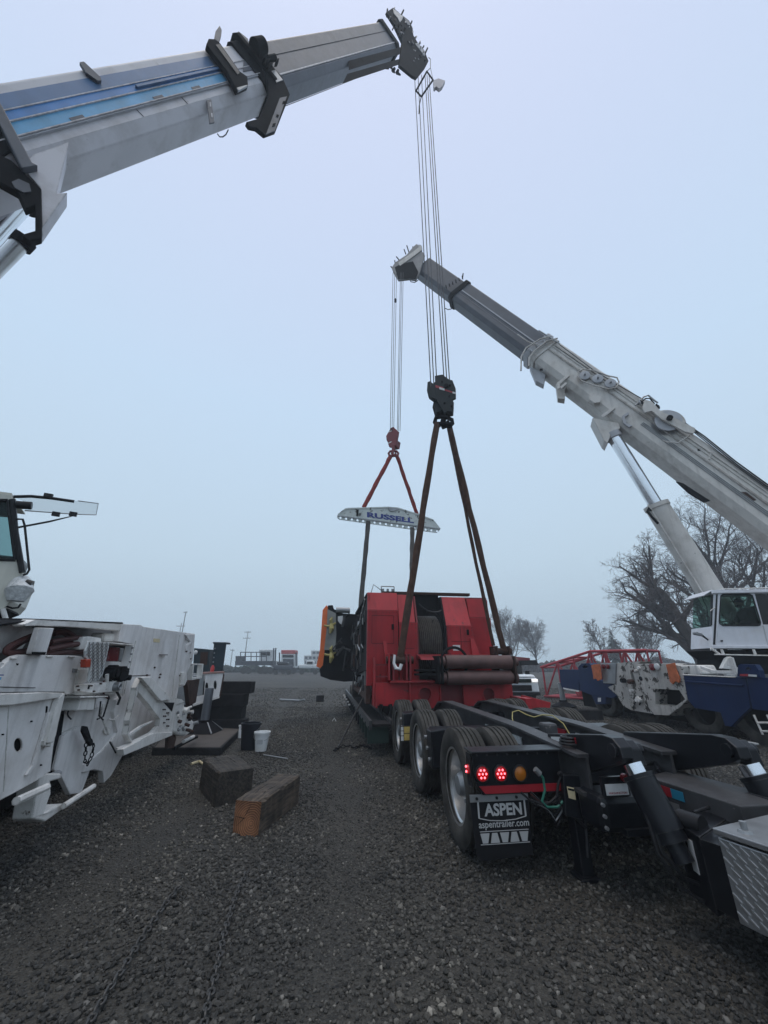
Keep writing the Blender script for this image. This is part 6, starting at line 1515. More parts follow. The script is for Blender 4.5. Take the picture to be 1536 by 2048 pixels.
# carrier, parallel to the trailer
pk = Plane((7.83, 8.5, 0), (-1, -.15, 0)); kn = pk.n; kf = V(-.15, 1, 0).normalized()
ZK = lambda l: zm(1040, 1100, .32292, l)
def cks(name, pts, off, th, m_, holes=(), bevel=.01, par=None): return MB().ext(pk.pts(ZK(pts), off), -kn * th, [pk.pts(ZK(h), off) for h in holes]).build(name, m_, par or crane_b, bevel=bevel)
cen = V(7.83, 8.5, 0) - kn * 1.3
cks("outrigger_beam", [(243, 740), (365, 740), (365, 870), (265, 865), (250, 830)], -.1, .35, M_blue)
cks("beam_scuff", [(265, 852), (365, 870), (365, 880), (270, 862)], -.09, .02, M_white2, bevel=0)
cks("outrigger_bracket", [(358, 725), (380, 703), (425, 700), (445, 715), (470, 800), (560, 830), (600, 905), (575, 918), (445, 900), (370, 870)], 0, .30, M_blue, [[(385, 722), (405, 712), (420, 720), (412, 732), (388, 732)]])
cks("beam_foot", [(440, 895), (532, 900), (532, 955), (470, 955)], -.02, .25, M_blue); cks("foot_mark", [(482, 915), (500, 915), (500, 940), (482, 940)], -.01, .01, M_paper, bevel=0)
cks("lamp_box", [(500, 700), (595, 700), (590, 830), (515, 825)], .05, .25, M_steel)
cks("carrier_corner", [(590, 700), (750, 690), (725, 705), (740, 800), (775, 950), (830, 1015), (690, 992), (640, 965), (600, 900), (545, 850), (590, 830)], .02, .4, M_whitedirty, [[(680, 740), (700, 760), (720, 840), (700, 880), (690, 800)]])
cks("carrier_panel", [(725, 705), (920, 702), (1000, 720), (1035, 930), (990, 975), (920, 1025), (830, 1020), (775, 950), (740, 800)], .12, .45, M_whitedirty, [[(835, 860), (985, 868), (1022, 925), (960, 968), (838, 955)]])
cks("panel_recess", [(830, 855), (1025, 860), (1025, 975), (830, 965)], -.25, .05, M_black)
for k in range(10):
    x_, y_ = 640 + rnd.random() * 130, 720 + rnd.random() * 240
    c = pk.at(*ZK([(x_, y_)])[0], .02); MB().cyl(c, c + kn * rnd.uniform(.05, .16), rnd.uniform(.03, .07), n=8).build("fitting", rnd.choice([M_white2, M_black, M_rust]), crane_b)
MB().tube(pk.pts(ZK([(700, 980), (720, 930), (760, 900), (740, 960)]), .06), .02, 6).build("brake_hose", M_black, crane_b)
for (x_, y_, m_, r_) in ((822, 725, M_lampred_off, .09), (852, 722, M_whitetape, .08), (520, 722, M_lampred_off, .07), (545, 722, M_lampred_off, .07)):
    c = pk.at(*ZK([(x_, y_)])[0], .13 if x_ > 600 else .06); MB().lathe(c, kn, [(0, r_), (.04, r_), (.05, r_ * .6), (.05, 0)], 16).build("tail_lamp", m_, crane_b, smooth=True)
MB().box(V(cen.x, cen.y, .42) + kf * 2.6, (9.0, 1.6, .5), kf, kn).build("shade_fill_box", M_black, crane_b)  # dark box added inside to keep the wheel area in shade
cks("tank_top", [(985, 715), (1095, 712), (1125, 770), (1105, 780), (1000, 772)], -.1, .5, M_white2, bevel=.05)
cks("deck_rail", [(1110, 715), (1200, 745), (1330, 745), (1335, 770), (1190, 765), (1120, 735)], -.1, .06, M_white2)
cks("deck_rail", [(1285, 670), (1310, 665), (1345, 775), (1330, 778), (1300, 720), (1280, 715)], 0, .06, M_white2)
cks("carrier_skirt", [(1000, 775), (1398, 788), (1415, 900), (1425, 980), (1360, 1040), (1310, 1095), (1270, 1090), (1240, 1005), (1080, 978), (1040, 930), (1012, 860)], .10, .10, M_blue)
cks("skirt_ledge", [(1020, 808), (1380, 835), (1380, 845), (1020, 820)], .13, .03, M_blue)
cks("carrier_skirt", [(1402, 788), (2000, 800), (2000, 1060), (1440, 985), (1425, 930)], .12, .12, M_blue)
cks("skirt_edge", [(1000, 768), (1330, 785), (1330, 791), (1000, 776)], .12, .04, M_white2)
cks("outrigger_bracket", [(1345, 785), (1350, 715), (1365, 706), (1455, 710), (1478, 745), (1490, 790)], .16, .12, M_blue, [[(1395, 735), (1412, 722), (1432, 735), (1425, 745), (1400, 745)]])
cks("red_reflector", [(1362, 768), (1412, 768), (1412, 782), (1362, 780)], .17, .01, M_redtape, bevel=0); cks("white_reflector", [(1414, 770), (1465, 773), (1465, 786), (1414, 782)], .17, .01, M_whitetape, bevel=0)
MB().box(V(cen.x, cen.y, .85) + kf * 2.2, (9.5, 1.1, .7), kf, kn).build("chassis", M_black, crane_b)
for k in range(5):
    f_ = -1.1 + 1.75 * k if k < 2 else .2 + 1.75 * (k - 1.0)
    add_wheel(crane_b, V(7.83, 8.5, .55) - kn * .28 + kf * f_, False, axis=-kn, scale=1.12, rim=(k == 0))
lad = MB().tube(pk.pts(ZK([(1448, 1020), (1505, 1145)]), .3), .02, 6).build("access_ladder", M_white2, crane_b)
MB().tube(pk.pts(ZK([(1530, 1020), (1590, 1150)]), .3), .02, 6).build("ladder_side", M_white2, lad)
for (p_, q_) in (((1470, 1070), (1550, 1070)), ((1495, 1122), (1575, 1125))): MB().tube(pk.pts(ZK([p_, q_]), .3), .02, 6).build("ladder_rung", M_white2, lad)
# far outrigger jack and float
fo = pk.at(*ZK([(275, 985)])[0], -.2); fo = V(fo.x, fo.y, 0)
MB().cyl((fo.x, fo.y, .12), (fo.x, fo.y, .9), .1, n=16).build("jack_cylinder", M_steel, crane_b, smooth=True)
MB().lathe((fo.x, fo.y, 0), (0, 0, 1), [(.06, .45), (.10, .45), (.24, .14), (.3, .14)], 20).build("jack_float", M_black, crane_b)

# orange rags hung on the carrier
for (pts, lab) in (([(440, 715), (460, 708), (490, 706), (500, 760), (505, 800), (480, 810), (470, 795), (455, 800), (450, 760)], "faded orange rag hung on the blue outrigger bracket, left of the lamp box"),
                   ([(903, 710), (925, 705), (955, 698), (965, 740), (990, 800), (985, 822), (960, 812), (945, 832), (928, 815), (918, 770)], "bright orange rag draped over the white carrier corner beside the blue skirt")):
    p3 = pk.pts(ZK(pts), .17); mb = MB().ext(p3, -kn * .03); o = mb.build("rag", M_vest, None, org=p3[0]); tag(o, lab, "rag", "orange rags on the far crane")

# operator inside the far cab
def skin_person(name, label, pts, edges, radii, m_):
    me = bpy.data.meshes.new(name); me.from_pydata([tuple(p) for p in pts], edges, [])
    ob = bpy.data.objects.new("clothed_body", me); COL.objects.link(ob); me.materials.append(m_)
    sk = ob.modifiers.new("skin", 'SKIN')
    if not me.skin_vertices: 
        me.attributes  # layer is created with the modifier
    for v_, r_ in zip(me.skin_vertices[0].data, radii): v_.radius = (r_, r_)
    me.skin_vertices[0].data[0].use_root = True
    ss = ob.modifiers.new("sub", 'SUBSURF'); ss.levels = 1; ss.render_levels = 2
    return ob
hp = pcb.at(*ZC([(960, 655)])[0], -.45)               # head centre
fd = V(-bn.y, bn.x, 0)
if fd.x > 0: fd = -fd                                  # facing the boom, to the left
lf = bn                                                # towards the camera
def hpnt(f, s_, z): return hp + fd * f + lf * s_ + V(0, 0, z)
pers = empty("person", hpnt(-.05, 0, -.75), "person in dark clothes seated at the controls inside the far crane cab", "person")
PT = [hpnt(-.10, 0, -.70), hpnt(-.10, 0, -.50), hpnt(-.06, 0, -.30), hpnt(-.04, 0, -.19), hpnt(0, 0, -.12),
      hpnt(-.05, .17, -.26), hpnt(.03, .23, -.50), hpnt(.27, .18, -.56), hpnt(-.05, -.17, -.26), hpnt(.03, -.23, -.50), hpnt(.27, -.18, -.56),
      hpnt(-.05, .10, -.72), hpnt(.35, .13, -.68), hpnt(.42, .13, -1.05), hpnt(-.05, -.10, -.72), hpnt(.35, -.13, -.68), hpnt(.42, -.13, -1.05)]
ED = [(0, 1), (1, 2), (2, 3), (3, 4), (2, 5), (5, 6), (6, 7), (2, 8), (8, 9), (9, 10), (0, 11), (11, 12), (12, 13), (0, 14), (14, 15), (15, 16)]
RD = [.15, .15, .15, .07, .06, .075, .06, .045, .075, .06, .045, .10, .085, .06, .10, .085, .06]
bd = skin_person("person", "", [p - ORG[pers.name] for p in PT], ED, RD, M_cloth); bd.parent = pers; bd.name = "clothed_body"
hd_ = MB(); hd_.ico(hp, .105, 3, 0, (.92, .85, 1.15)); hd_.ico(hpnt(.105, 0, -.01), .022, 2, 0, (1.2, .8, 1)); hd_.ico(hpnt(0, .09, -.01), .028, 2, 0, (.6, .5, 1)); hd_.ico(hpnt(0, -.09, -.01), .028, 2, 0, (.6, .5, 1))
hd_ = hd_.build("head", M_skin, pers, smooth=True)
for s_ in (-1, 1): MB().ico(hpnt(.085, s_ * .034, .01), .014, 2).build("eye", M_carblk, hd_, smooth=True)
MB().ico(hpnt(.088, 0, -.055), .02, 2, 0, (.5, 1.3, .4)).build("mouth", M_reddark, hd_, smooth=True)
MB().ico(hpnt(.04, 0, -.08), .075, 2, .05, (.9, .95, .7)).build("beard", M_cloth, hd_, smooth=True)
cp = MB(); cp.ico(hpnt(-.01, 0, .055), .115, 3, 0, (.95, .9, .75)); cp.ext([hpnt(.05, -.08, .05), hpnt(.05, .08, .05), hpnt(.19, .05, .04), hpnt(.19, -.05, .04)], V(0, 0, .012)); cp.build("cap", M_cloth, pers, smooth=True)
for s_ in (-1, 1):
    w_ = hpnt(.30, s_ * .18, -.56); mb = MB(); mb.ico(w_ + fd * .035, .04, 2, 0, (1.1, 1, .6))
    for k in range(4): mb.tube([w_ + fd * .06 + lf * (k - 1.5) * .02, w_ + fd * .10 + lf * (k - 1.5) * .022 + V(0, 0, -.01), w_ + fd * .115 + lf * (k - 1.5) * .022 + V(0, 0, -.04)], [.010, .009, .007], 6)
    mb.tube([w_ + fd * .02 - lf * s_ * .035, w_ + fd * .06 - lf * s_ * .05, w_ + fd * .085 - lf * s_ * .045 + V(0, 0, -.015)], [.011, .01, .008], 6)
    mb.build("hand", M_skin, pers, smooth=True)
MB().box(hpnt(-.24, 0, -.45), (.10, .5, .7), fd, lf).build("seat_back", M_carblk, crane_b, bevel=.03)
MB().box(hpnt(.05, 0, -.86), (.5, .5, .12), fd, lf).build("seat_cushion", M_carblk, crane_b, bevel=.03)
MB().box(hpnt(.42, 0, -.66), (.12, .4, .14), fd, lf).build("control_console", M_steel, crane_b, bevel=.02)
for s_ in (-.18, .18): MB().cyl(hpnt(.40, s_, -.62), hpnt(.40, s_, -.52), .02, n=8).build("control_lever", M_carblk, crane_b)
# ---------------------------------------------------------------- rigging: near crane
Pt = Plane(DP(842, 165, 16.3), (0, -1, 0)); Pb = Plane(DP(882, 760, 10.4), (0, -1, 0))
Pv = Plane((0, 8.55, 0), (0, -1, 0))
for (ut, ub) in ((829, 862), (836, 868), (843, 874), (850, 889), (854, 894.5), (858, 900)):
    MB().tube([Pv.at(ut, 150, rnd.uniform(-.08, .08)), Pv.at(ub, 775)], .0145, 6).build("hoist_rope", M_rope, crane_a)
ZP = lambda l: zm(640, 720, .2441, l)
hk = empty("hook_block", Pv.at(886, 832), "large dark grey hook block with a red and white stripe above the brown slings", "hook block")
Pk = Plane(Pv.at(886, 790), (-.35, -1, 0)); kn2 = Pk.n
def hs_(name, pts, off, th, m_, bevel=.012, par=None): return MB().ext(Pk.pts(ZP(pts), off), -kn2 * th).build(name, m_, par or hk, bevel=bevel)
hs_("cheek_plate", [(940, 130), (975, 122), (1005, 118), (1025, 135), (1060, 160), (1085, 165), (1110, 230), (1112, 310), (1085, 325), (1095, 345), (1092, 400), (1085, 425), (1040, 420), (1020, 440), (960, 330), (945, 240)], .22, .06, M_hook)
hs_("cheek_plate", [(880, 180), (900, 172), (940, 200), (1000, 180), (1060, 300), (1030, 420), (940, 460), (920, 385), (930, 340), (890, 310), (875, 250)], -.30, .06, M_hook)
hs_("cheek_spacer", [(935, 360), (1080, 330), (1075, 400), (1030, 410), (950, 430)], .10, .34, M_hook)
for k in range(5):
    c = Pk.at(*ZP([(1000, 245)])[0], -.24 + k * .10); MB().lathe(c, kn2, [(-.04, .04), (-.04, .33), (0, .28), (.04, .33), (.04, .04)], 26).build("block_sheave", M_hook, hk)
hs_("stripe", [(945, 205), (1010, 222), (1010, 238), (948, 226)], .226, .004, M_redtape, 0); hs_("stripe", [(978, 222), (1020, 234), (1020, 250), (978, 238)], .230, .004, M_paper, 0)
hs_("stripe", [(1022, 238), (1085, 258), (1085, 270), (1022, 250)], .226, .004, M_redtape, 0); hs_("stripe", [(1086, 258), (1110, 264), (1110, 278), (1086, 272)], .226, .004, M_paper, 0)
for (x_, y_) in ((1000, 180), (1065, 210), (1080, 380), (1020, 355), (1060, 300)):
    c = Pk.at(*ZP([(x_, y_)])[0], .22); MB().cyl(c, c + kn2 * .03, .025, n=10).build("bolt", M_black, hk)
c = Pk.at(*ZP([(1035, 215)])[0], .22); MB().cyl(c, c + kn2 * .04, .06, n=16).build("sheave_pin", M_black, hk)
hkp = Pk.pts(ZP([(1012, 430), (1012, 490), (1005, 520), (1015, 545), (1040, 535), (1050, 500)]), -.05)
MB().tube(hkp, [.075, .075, .08, .085, .075, .04], 10).build("hook", M_black, hk, smooth=True)
MB().tube(Pk.pts(ZP([(1030, 430), (1050, 480), (1085, 500)]), .0), .02, 6).build("hook_latch", M_black, hk)
shk = empty("shackle", Pv.at(886, 846), "big dark shackle joining the brown slings under the near hook block", "shackle")
MB().tube(Pk.pts(ZP([(985, 535), (955, 540), (940, 510), (950, 475), (985, 462), (1010, 470), (1050, 475), (1080, 490), (1085, 520), (1065, 545), (1035, 540)]), .0), .055, 10).build("bow", M_black, shk, smooth=True)
MB().cyl(Pk.at(*ZP([(940, 520)])[0], .05), Pk.at(*ZP([(1085, 525)])[0], .05), .05, n=14).build("pin", M_black, shk, smooth=True)
# slings to the machine's lugs
def sling(label, pts, w, th, m_, group=None, nm="sling"):
    pts = [Vector(p) for p in pts]; d = (pts[-1] - pts[0]).normalized(); vdir = (CAM - pts[0]).normalized(); wd = d.cross(vdir).normalized(); nd = wd.cross(d)
    mb = MB(); n = 10; rings = []
    for i, p in enumerate(pts):
        for j in range(n):
            a = 2 * math.pi * j / n; mb.v.append(p + wd * math.cos(a) * w / 2 * (1 + .08 * math.sin(i * 2.1)) + nd * math.sin(a) * th / 2)
    for i in range(len(pts) - 1):
        for j in range(n): mb.f.append((i * n + j, i * n + (j + 1) % n, (i + 1) * n + (j + 1) % n, (i + 1) * n + j))
    mb.f.append(tuple(range(n))); mb.f.append(tuple((len(pts) - 1) * n + j for j in range(n)))
    o = mb.build(nm, m_, None, smooth=True, org=pts[-1]); tag(o, label, "sling", group); return o
def lerpn(a, b_, n=12, wob=.01): return [Vector(a).lerp(Vector(b_), i / n) + V(rnd.uniform(-wob, wob), 0, 0) for i in range(n + 1)]
topL, topR = Pv.at(874, 846), Pv.at(897, 846)
lugL = W(.26, FL - .02, 1.66); lugR = W(2.56, FL - .02, 1.84)
sling("thick brown sling from the near hook down to the machine's left lug", lerpn(topL, lugL + V(0, 0, -.03)), .155, .11, M_sling, "brown slings on the near hook")
sling("thick brown outer sling from the near hook to the machine's right lug", lerpn(topR, lugR + V(.06, 0, -.04)), .135, .10, M_sling, "brown slings on the near hook")
sling("thinner brown inner sling strand left of the thick right hand sling", lerpn(topR + V(-.02, .05, 0), lugR + V(-.16, .05, .12)), .08, .07, M_sling, "brown slings on the near hook")
pth = [lugL + V(-.10, -.12, .10), lugL + V(-.12, -.14, -.06), lugL + V(-.08, -.15, -.16), lugL + V(.0, -.15, -.18), lugL + V(.04, -.14, -.08)]
o = MB().tube(pth, [.025, .03, .04, .04, .035], 8).build("lifting_hook", M_paper, None, smooth=True, org=lugL); tag(o, "small white painted hook hanging at the foot of the left brown sling", "hook")

# ---------------------------------------------------------------- rigging: far crane
Pv2 = Plane((0, 14.1, 0), (0, -1, 0))
for (ut, ub) in ((786, 780.5), (789.5, 784), (793, 787.5), (801, 794.5), (803.5, 797), (806.5, 800)):
    MB().tube([Pv2.at(ut, 545), Pv2.at(ub, 862)], .0125, 6).build("hoist_rope", M_rope, crane_b)
MB().cyl(Pv2.at(791.3, 598), Pv2.at(791.2, 604), .05, n=10).build("rope_stop", M_black, crane_b)
hk2 = empty("hook_block", Pv2.at(788, 900), "dark red hook block on the far crane above the spreader beam", "hook block")
Pk2 = Plane(Pv2.at(786, 880), (-.75, -1, 0)); n2 = Pk2.n; Pk3 = Plane(Pv2.at(795, 880), (.9, -1, 0))
MB().ext(Pk2.pts(ZP([(540, 625), (580, 555), (600, 548), (640, 585), (620, 700), (590, 715), (565, 712)])), -n2 * .1).build("cheek_plate", M_hookred, hk2, bevel=.01)
MB().ext(Pk2.pts(ZP([(540, 625), (580, 555), (600, 548), (640, 585), (620, 700), (590, 715), (565, 712)]), -.42), -n2 * .1).build("cheek_plate", M_hookred, hk2, bevel=.01)
for k in range(3):
    c = Pk2.at(*ZP([(595, 630)])[0], -.15 - .11 * k); MB().lathe(c, n2, [(-.045, .04), (-.045, .30), (0, .25), (.045, .30), (.045, .04)], 24).build("block_sheave", M_black, hk2)
MB().ext(Pk2.pts(ZP([(575, 650), (625, 650), (615, 705), (575, 712)]), -.1), -n2 * .34).build("block_body", M_hookred, hk2, bevel=.02)
for (p_, q_) in (((560, 585), (590, 575)), ((555, 680), (585, 665))): MB().ext(Pk2.pts(ZP([p_, q_, (q_[0], q_[1] + 8), (p_[0], p_[1] + 8)]), .006), -n2 * .004).build("block_mark", M_paper, hk2)
MB().tube(Pv2.pts(ZP([(600, 700), (600, 740), (592, 765), (603, 785), (620, 775), (618, 755)])), [.07, .06, .07, .075, .06, .03], 8).build("hook", M_hookred, hk2, smooth=True)
shk2 = empty("shackle", Pv2.at(787, 912), "dark red shackle under the far hook block", "shackle")
MB().tube(Pv2.pts(ZP([(570, 785), (562, 765), (575, 748), (600, 745), (628, 748), (642, 765), (635, 785)])), .05, 8).build("bow", M_hookred, shk2, smooth=True)
MB().cyl(Pv2.at(*ZP([(560, 785)])[0]), Pv2.at(*ZP([(645, 785)])[0]), .055, n=12).build("pin", M_hookred, shk2)
# spreader beam: its right end stands farther away
Psb = Plane((0, 14.1, 0) , (.28, -1, 0)); Psb.p = Pv2.at(780, 1040)
SB = ZP([(140, 1275), (150, 1262), (205, 1220), (230, 1215), (560, 1205), (640, 1212), (660, 1225), (800, 1262), (930, 1310), (940, 1320), (988, 1380), (980, 1395), (960, 1415), (940, 1415), (160, 1308), (142, 1295)])
holes = []
for i in range(18):
    t = i / 17; x_ = 168 + (960 - 168) * t; y_ = 1293 + (1402 - 1293) * t
    holes.append(ell(*ZP([(x_, y_)])[0], 2.3, 2.3, 10))
sbo = empty("spreader_beam", Psb.at(780, 1045), "pale green spreader beam lettered RUSSELL hanging under the far hook", "spreader beam")
MB().ext(Psb.pts(SB, .08), -Psb.n * .02, [Psb.pts(h, .08) for h in holes]).build("side_plate", M_galv, sbo)
MB().ext(Psb.pts(SB, -.12), -Psb.n * .02, [Psb.pts(h, -.12) for h in holes]).build("side_plate", M_galv, sbo)
MB().ext(Psb.pts(ZP([(150, 1258), (205, 1216), (230, 1211), (560, 1201), (640, 1208), (800, 1258), (930, 1306), (930, 1316), (800, 1268), (640, 1218), (560, 1211), (230, 1221), (205, 1226), (155, 1266)]), .10), -Psb.n * .24).build("top_flange", M_galv, sbo)
MB().ext(Psb.pts(ZP([(150, 1272), (985, 1378), (985, 1386), (150, 1281)]), .11), -Psb.n * .03).build("lower_flange", M_steel, sbo)
MB().ext(Psb.pts(ZP([(560, 1208), (630, 1212), (650, 1222), (600, 1240), (570, 1235)]), .12), -Psb.n * .28).build("lifting_lug", M_steel, sbo)
for x_, y_ in ((310, 1225), (850, 1300)): MB().ext(Psb.pts(ZP([(x_ - 8, y_), (x_ + 8, y_), (x_ + 2, y_ + 52), (x_ - 12, y_ + 52)]), .11), -Psb.n * .03).build("stiffener", M_black, sbo)
MB().cyl(Psb.at(*ZP([(328, 1262)])[0], .08), Psb.at(*ZP([(328, 1262)])[0], .14), .05, n=12).build("pin_end", M_steel, sbo)
a, b_ = Psb.at(*ZP([(385, 1288)])[0], .082), Psb.at(*ZP([(770, 1338)])[0], .082)
up = (Psb.at(*ZP([(385, 1245)])[0], .082) - a)
text_mb("RUSSELL", 1, a, (b_ - a), up, .006, .045, (b_ - a).length, up.length).build("lettering", M_bluetext, sbo)
ta, tb = Pv2.at(*ZP([(580, 785)])[0]), Pv2.at(*ZP([(630, 785)])[0])
sling("red sling from the far hook to the spreader beam's left side", lerpn(ta, Psb.at(*ZP([(358, 1208)])[0], 0)), .17, .08, M_slingred, "red slings over the spreader beam")
sling("red sling from the far hook to the spreader beam's right side", lerpn(tb, Psb.at(*ZP([(795, 1262)])[0], 0)), .15, .08, M_slingred, "red slings over the spreader beam")
sling("grey sling hanging from the spreader beam's left half to the machine", lerpn(Psb.at(*ZP([(396, 1320)])[0], .14), DP(719.5, 1232, 13.2), 12, .004), .17, .05, M_slinggrey, "grey slings below the spreader beam")
sling("grey sling hanging from the spreader beam's right half, behind the brown sling", lerpn(Psb.at(*ZP([(757, 1372)])[0], .14), DP(823, 1190, 13.6), 12, .004), .17, .05, M_slinggrey, "grey slings below the spreader beam")
# ---------------------------------------------------------------- loose things on the yard
def timber(label, a, b_, w, h, m_, z0=0.0, endm=None, group=None, name="timber"):
    a, b_ = V(a[0], a[1], z0), V(b_[0], b_[1], z0); c = (a + b_) / 2; d = (b_ - a); L_ = d.length
    r = empty(name, c, label, "timber", group); r.rotation_euler.z = math.atan2(d.y, d.x)
    ORG[r.name] = V(0, 0, 0)                                     # parts are modelled in the timber's own frame, x along its length
    nx, rg = 18, random.Random(len(label) * 7 + int(L_ * 100)); j = lambda s: rg.uniform(-s, s)
    ch = .012; mb = MB(); rows = []
    for i in range(nx + 1):
        x = (i / nx - .5) * L_; e = .012 if i in (0, nx) else 0
        rows.append([V(x, -w / 2 + e + j(.003), .0), V(x, w / 2 - e + j(.003), .0), V(x, w / 2 - e + j(.004), h - ch - rg.random() ** 4 * .03), V(x, w / 2 - ch - e - rg.random() ** 4 * .03, h - e + j(.004)), V(x, j(w * .15), h - e + j(.005)), V(x, -w / 2 + ch + e + rg.random() ** 4 * .03, h - e + j(.004)), V(x, -w / 2 + e + j(.004), h - ch - rg.random() ** 4 * .03)])
    for i in range(nx):
        A, B = rows[i], rows[i + 1]
        for k in range(7): mb.add([A[k], A[(k + 1) % 7], B[(k + 1) % 7], B[k]], [(0, 1, 2, 3)])
    if not endm: mb.add(rows[0], [tuple(range(7))])
    mb.add(rows[-1], [tuple(range(6, -1, -1))])
    mb.build("body", m_, r)
    if endm:
        MB().ext([p - V(.002, 0, 0) for p in rows[0]], V(.004, 0, 0)).build("cut_end", endm, r)
        for k in range(3):
            a0 = rg.uniform(0, 6.28); c0 = V(-L_ / 2 - .0025, j(.03), h * .5 + j(.03))
            MB().tube([c0 + V(0, math.cos(a0), math.sin(a0)) * t for t in (.01, .06, .12)], [.004, .0035, .001], 4).build("check_crack", M_machblack, r)
    for k in range(2):
        f0 = rg.uniform(-.45, .1); y0 = (k - .5) * w * .35
        MB().tube([V((f0 + .07 * i) * L_, y0 + j(.012), h - .001) for i in range(7)], [.001, .005, .007, .006, .007, .004, .001], 4).build("crack", M_machblack, r)
    return r
# fresh-cut timber: end face towards the camera
e0, e1 = GN(462, 1672), GN(518, 1672); far_ = GN(596, 1606)
ea = (e0 + e1) / 2; dirv = (far_ - e1); wv = (e1 - e0).length
dirv.normalize(); nrm = V(dirv.y, -dirv.x, 0)
timber("square timber with a fresh orange cut end lying on the gravel", (ea.x, ea.y), (ea.x + dirv.x * 1.02, ea.y + dirv.y * 1.02), .30, .30, M_wood, 0, M_woodend)
dka = (GN(438, 1614) + GN(492, 1604)) / 2; dkd = (GN(404, 1572) - GN(438, 1614)).normalized()
timber("dark weathered timber block just left of the fresh cut timber", (dka.x, dka.y), (dka.x + dkd.x * .95, dka.y + dkd.y * .95), .44, .36, M_woodold)
# steel-edged pad under the near outrigger
pad = empty("outrigger_pad", (jx, jy, 0), "flat dark outrigger mat under the near crane's jack", "mat")
pts_ = [GN(302, 1512), GN(440, 1512), GN(481, 1470), GN(345, 1462)]
MB().ext([V(p.x, p.y, .005) for p in pts_], V(0, 0, .125)).build("mat_body", M_wooddark, pad, bevel=.01)
MB().ext([V(p.x, p.y, .131) * 1 for p in [pts_[0].lerp(pts_[2], .02), pts_[1].lerp(pts_[3], .02), pts_[2].lerp(pts_[0], .02), pts_[3].lerp(pts_[1], .02)]], V(0, 0, .003)).build("mat_top", mat("worn_mat_top", (.085, .075, .068), .8, var=.3, grime=.4, bump=.4), pad)
# black timber stack behind the jack
sd0 = GN(400, 1465); 
for k in range(4):
    Y0 = 11.0 + rnd.uniform(-.03, .03); x0, x1 = -5.3, -3.55 + (.05, -.06, -.02, .1)[k]
    timber(("bottom", "second lowest", "third", "topmost")[k] + " black timber in the stack behind the near outrigger jack", (x0, Y0), (x1, Y0 + .1), .42, .285, M_wooddark, .29 * k + .003, None, "black timbers stacked behind the jack")
# tall dark post and crate behind the stack
Ppx = Plane((0, 11.3, 0), (0, -1, 0))
r = empty("steel_stanchion", Ppx.at(437, 1346), "tall dark channel post standing on the stacked timbers", "post")
MB().ext(Ppx.pts([(428, 1285.5), (452, 1286), (444, 1346), (421, 1346)]), V(0, .05, 0)).build("web", mat("dark_teal_steel", (.03, .045, .055), .5, var=.2), r, bevel=.005)
MB().ext(Ppx.pts([(425, 1284), (453, 1284.5), (452.5, 1288), (427, 1288)], .02), V(0, .3, 0)).build("cap", mat("dark_teal_steel", (0, 0, 0)), r)
for k in range(5): 
    c = Ppx.at(430 - k * 1.1, 1297 + k * 9, .01); MB().cyl(c, c + V(0, -.012, 0), .02, n=8).build("rivet", M_steel, r)
r = empty("steel_crate", Ppx.at(402, 1346), "dark open steel crate behind the near outrigger beam", "crate")
MB().ext(Ppx.pts([(388, 1296), (419, 1299), (417, 1346), (385, 1346)]), V(0, .6, 0)).build("box", mat("dark_teal_steel", (0, 0, 0)), r, bevel=.01)
MB().ext(Ppx.pts([(401, 1304), (416, 1304), (414, 1330), (400, 1330)], .01), V(0, .01, 0)).build("rusty_panel", M_rust, r)
c = Ppx.at(391, 1305, .05); MB().lathe(c, (0, -1, 0), [(0, .06), (.03, .05), (.04, 0)], 14).build("lamp", M_paper, r)
# red fuel can on the beam
c = Ppx.at(424, 1346, .3); c = pb.at(424, 1343.5, -.2)
r = empty("fuel_can", c, "small red fuel can standing on the outrigger beam", "can")
MB().lathe(c, (0, 0, 1), [(0, 0), (0, .045), (.10, .045), (.13, .028), (.15, .022), (.155, 0)], 18).build("body", mat("red_plastic", (.42, .03, .03), .4), r, smooth=True)
MB().cyl(c + V(0, 0, .15), c + V(0, 0, .17), .014, n=10).build("cap", M_hoseblk, r)
# buckets
def bucket(label, p, r0, r1, h, m_, handle=True, cat="bucket", name="bucket"):
    p = V(p.x, p.y, .012); r = empty(name, p, label, cat)
    MB().lathe(p, (0, 0, 1), [(0, 0), (0, r0), (h * .5, (r0 + r1) / 2), (h - .03, r1), (h - .03, r1 + .012), (h, r1 + .012), (h, r1 - .006), (h * .5, (r0 + r1) / 2 - .006), (.01, r0 - .006), (.01, 0)], 28).build("shell", m_, r, smooth=True)
    if handle: MB().tube([p + V(-r1 - .01, 0, h - .05)] + [p + V((r1 + .012) * math.cos(a), -(r1 + .01) * math.sin(a) * .75, h - .05 - .11 * math.sin(a)) for a in [math.pi - math.pi * i / 10 for i in range(11)]], .004, 6).build("handle", M_steel, r)
    return r
bw = bucket("white plastic bucket standing on the gravel beside the outrigger mat", GN(521, 1503), .105, .145, .33, M_bucket)
p = GN(521, 1503); MB().ext([p + V(-.05, -.118, .14), p + V(.055, -.118, .14), p + V(.06, -.128, .22), p + V(-.055, -.128, .22)], V(0, -.004, 0)).build("label_patch", mat("bucket_print", (.5, .51, .52), .5), bw)
bucket("tall black plastic bucket between the mat and the white bucket", GN(497, 1499), .15, .19, .46, M_bucketblk)
bucket("small white jug behind the black bucket, its left edge showing", GN(480, 1477), .05, .05, .26, M_bucket, False, "jug", "jug")
p = GN(524, 1478); o = MB().lathe(V(p.x, p.y, .0), (0, 0, 1), [(.02, 0), (.02, .12), (.05, .12), (.055, .10), (.055, 0)], 24).build("round_cover", M_bucket, None, smooth=True, org=p); tag(o, "round white bucket lid lying behind the white bucket", "lid")
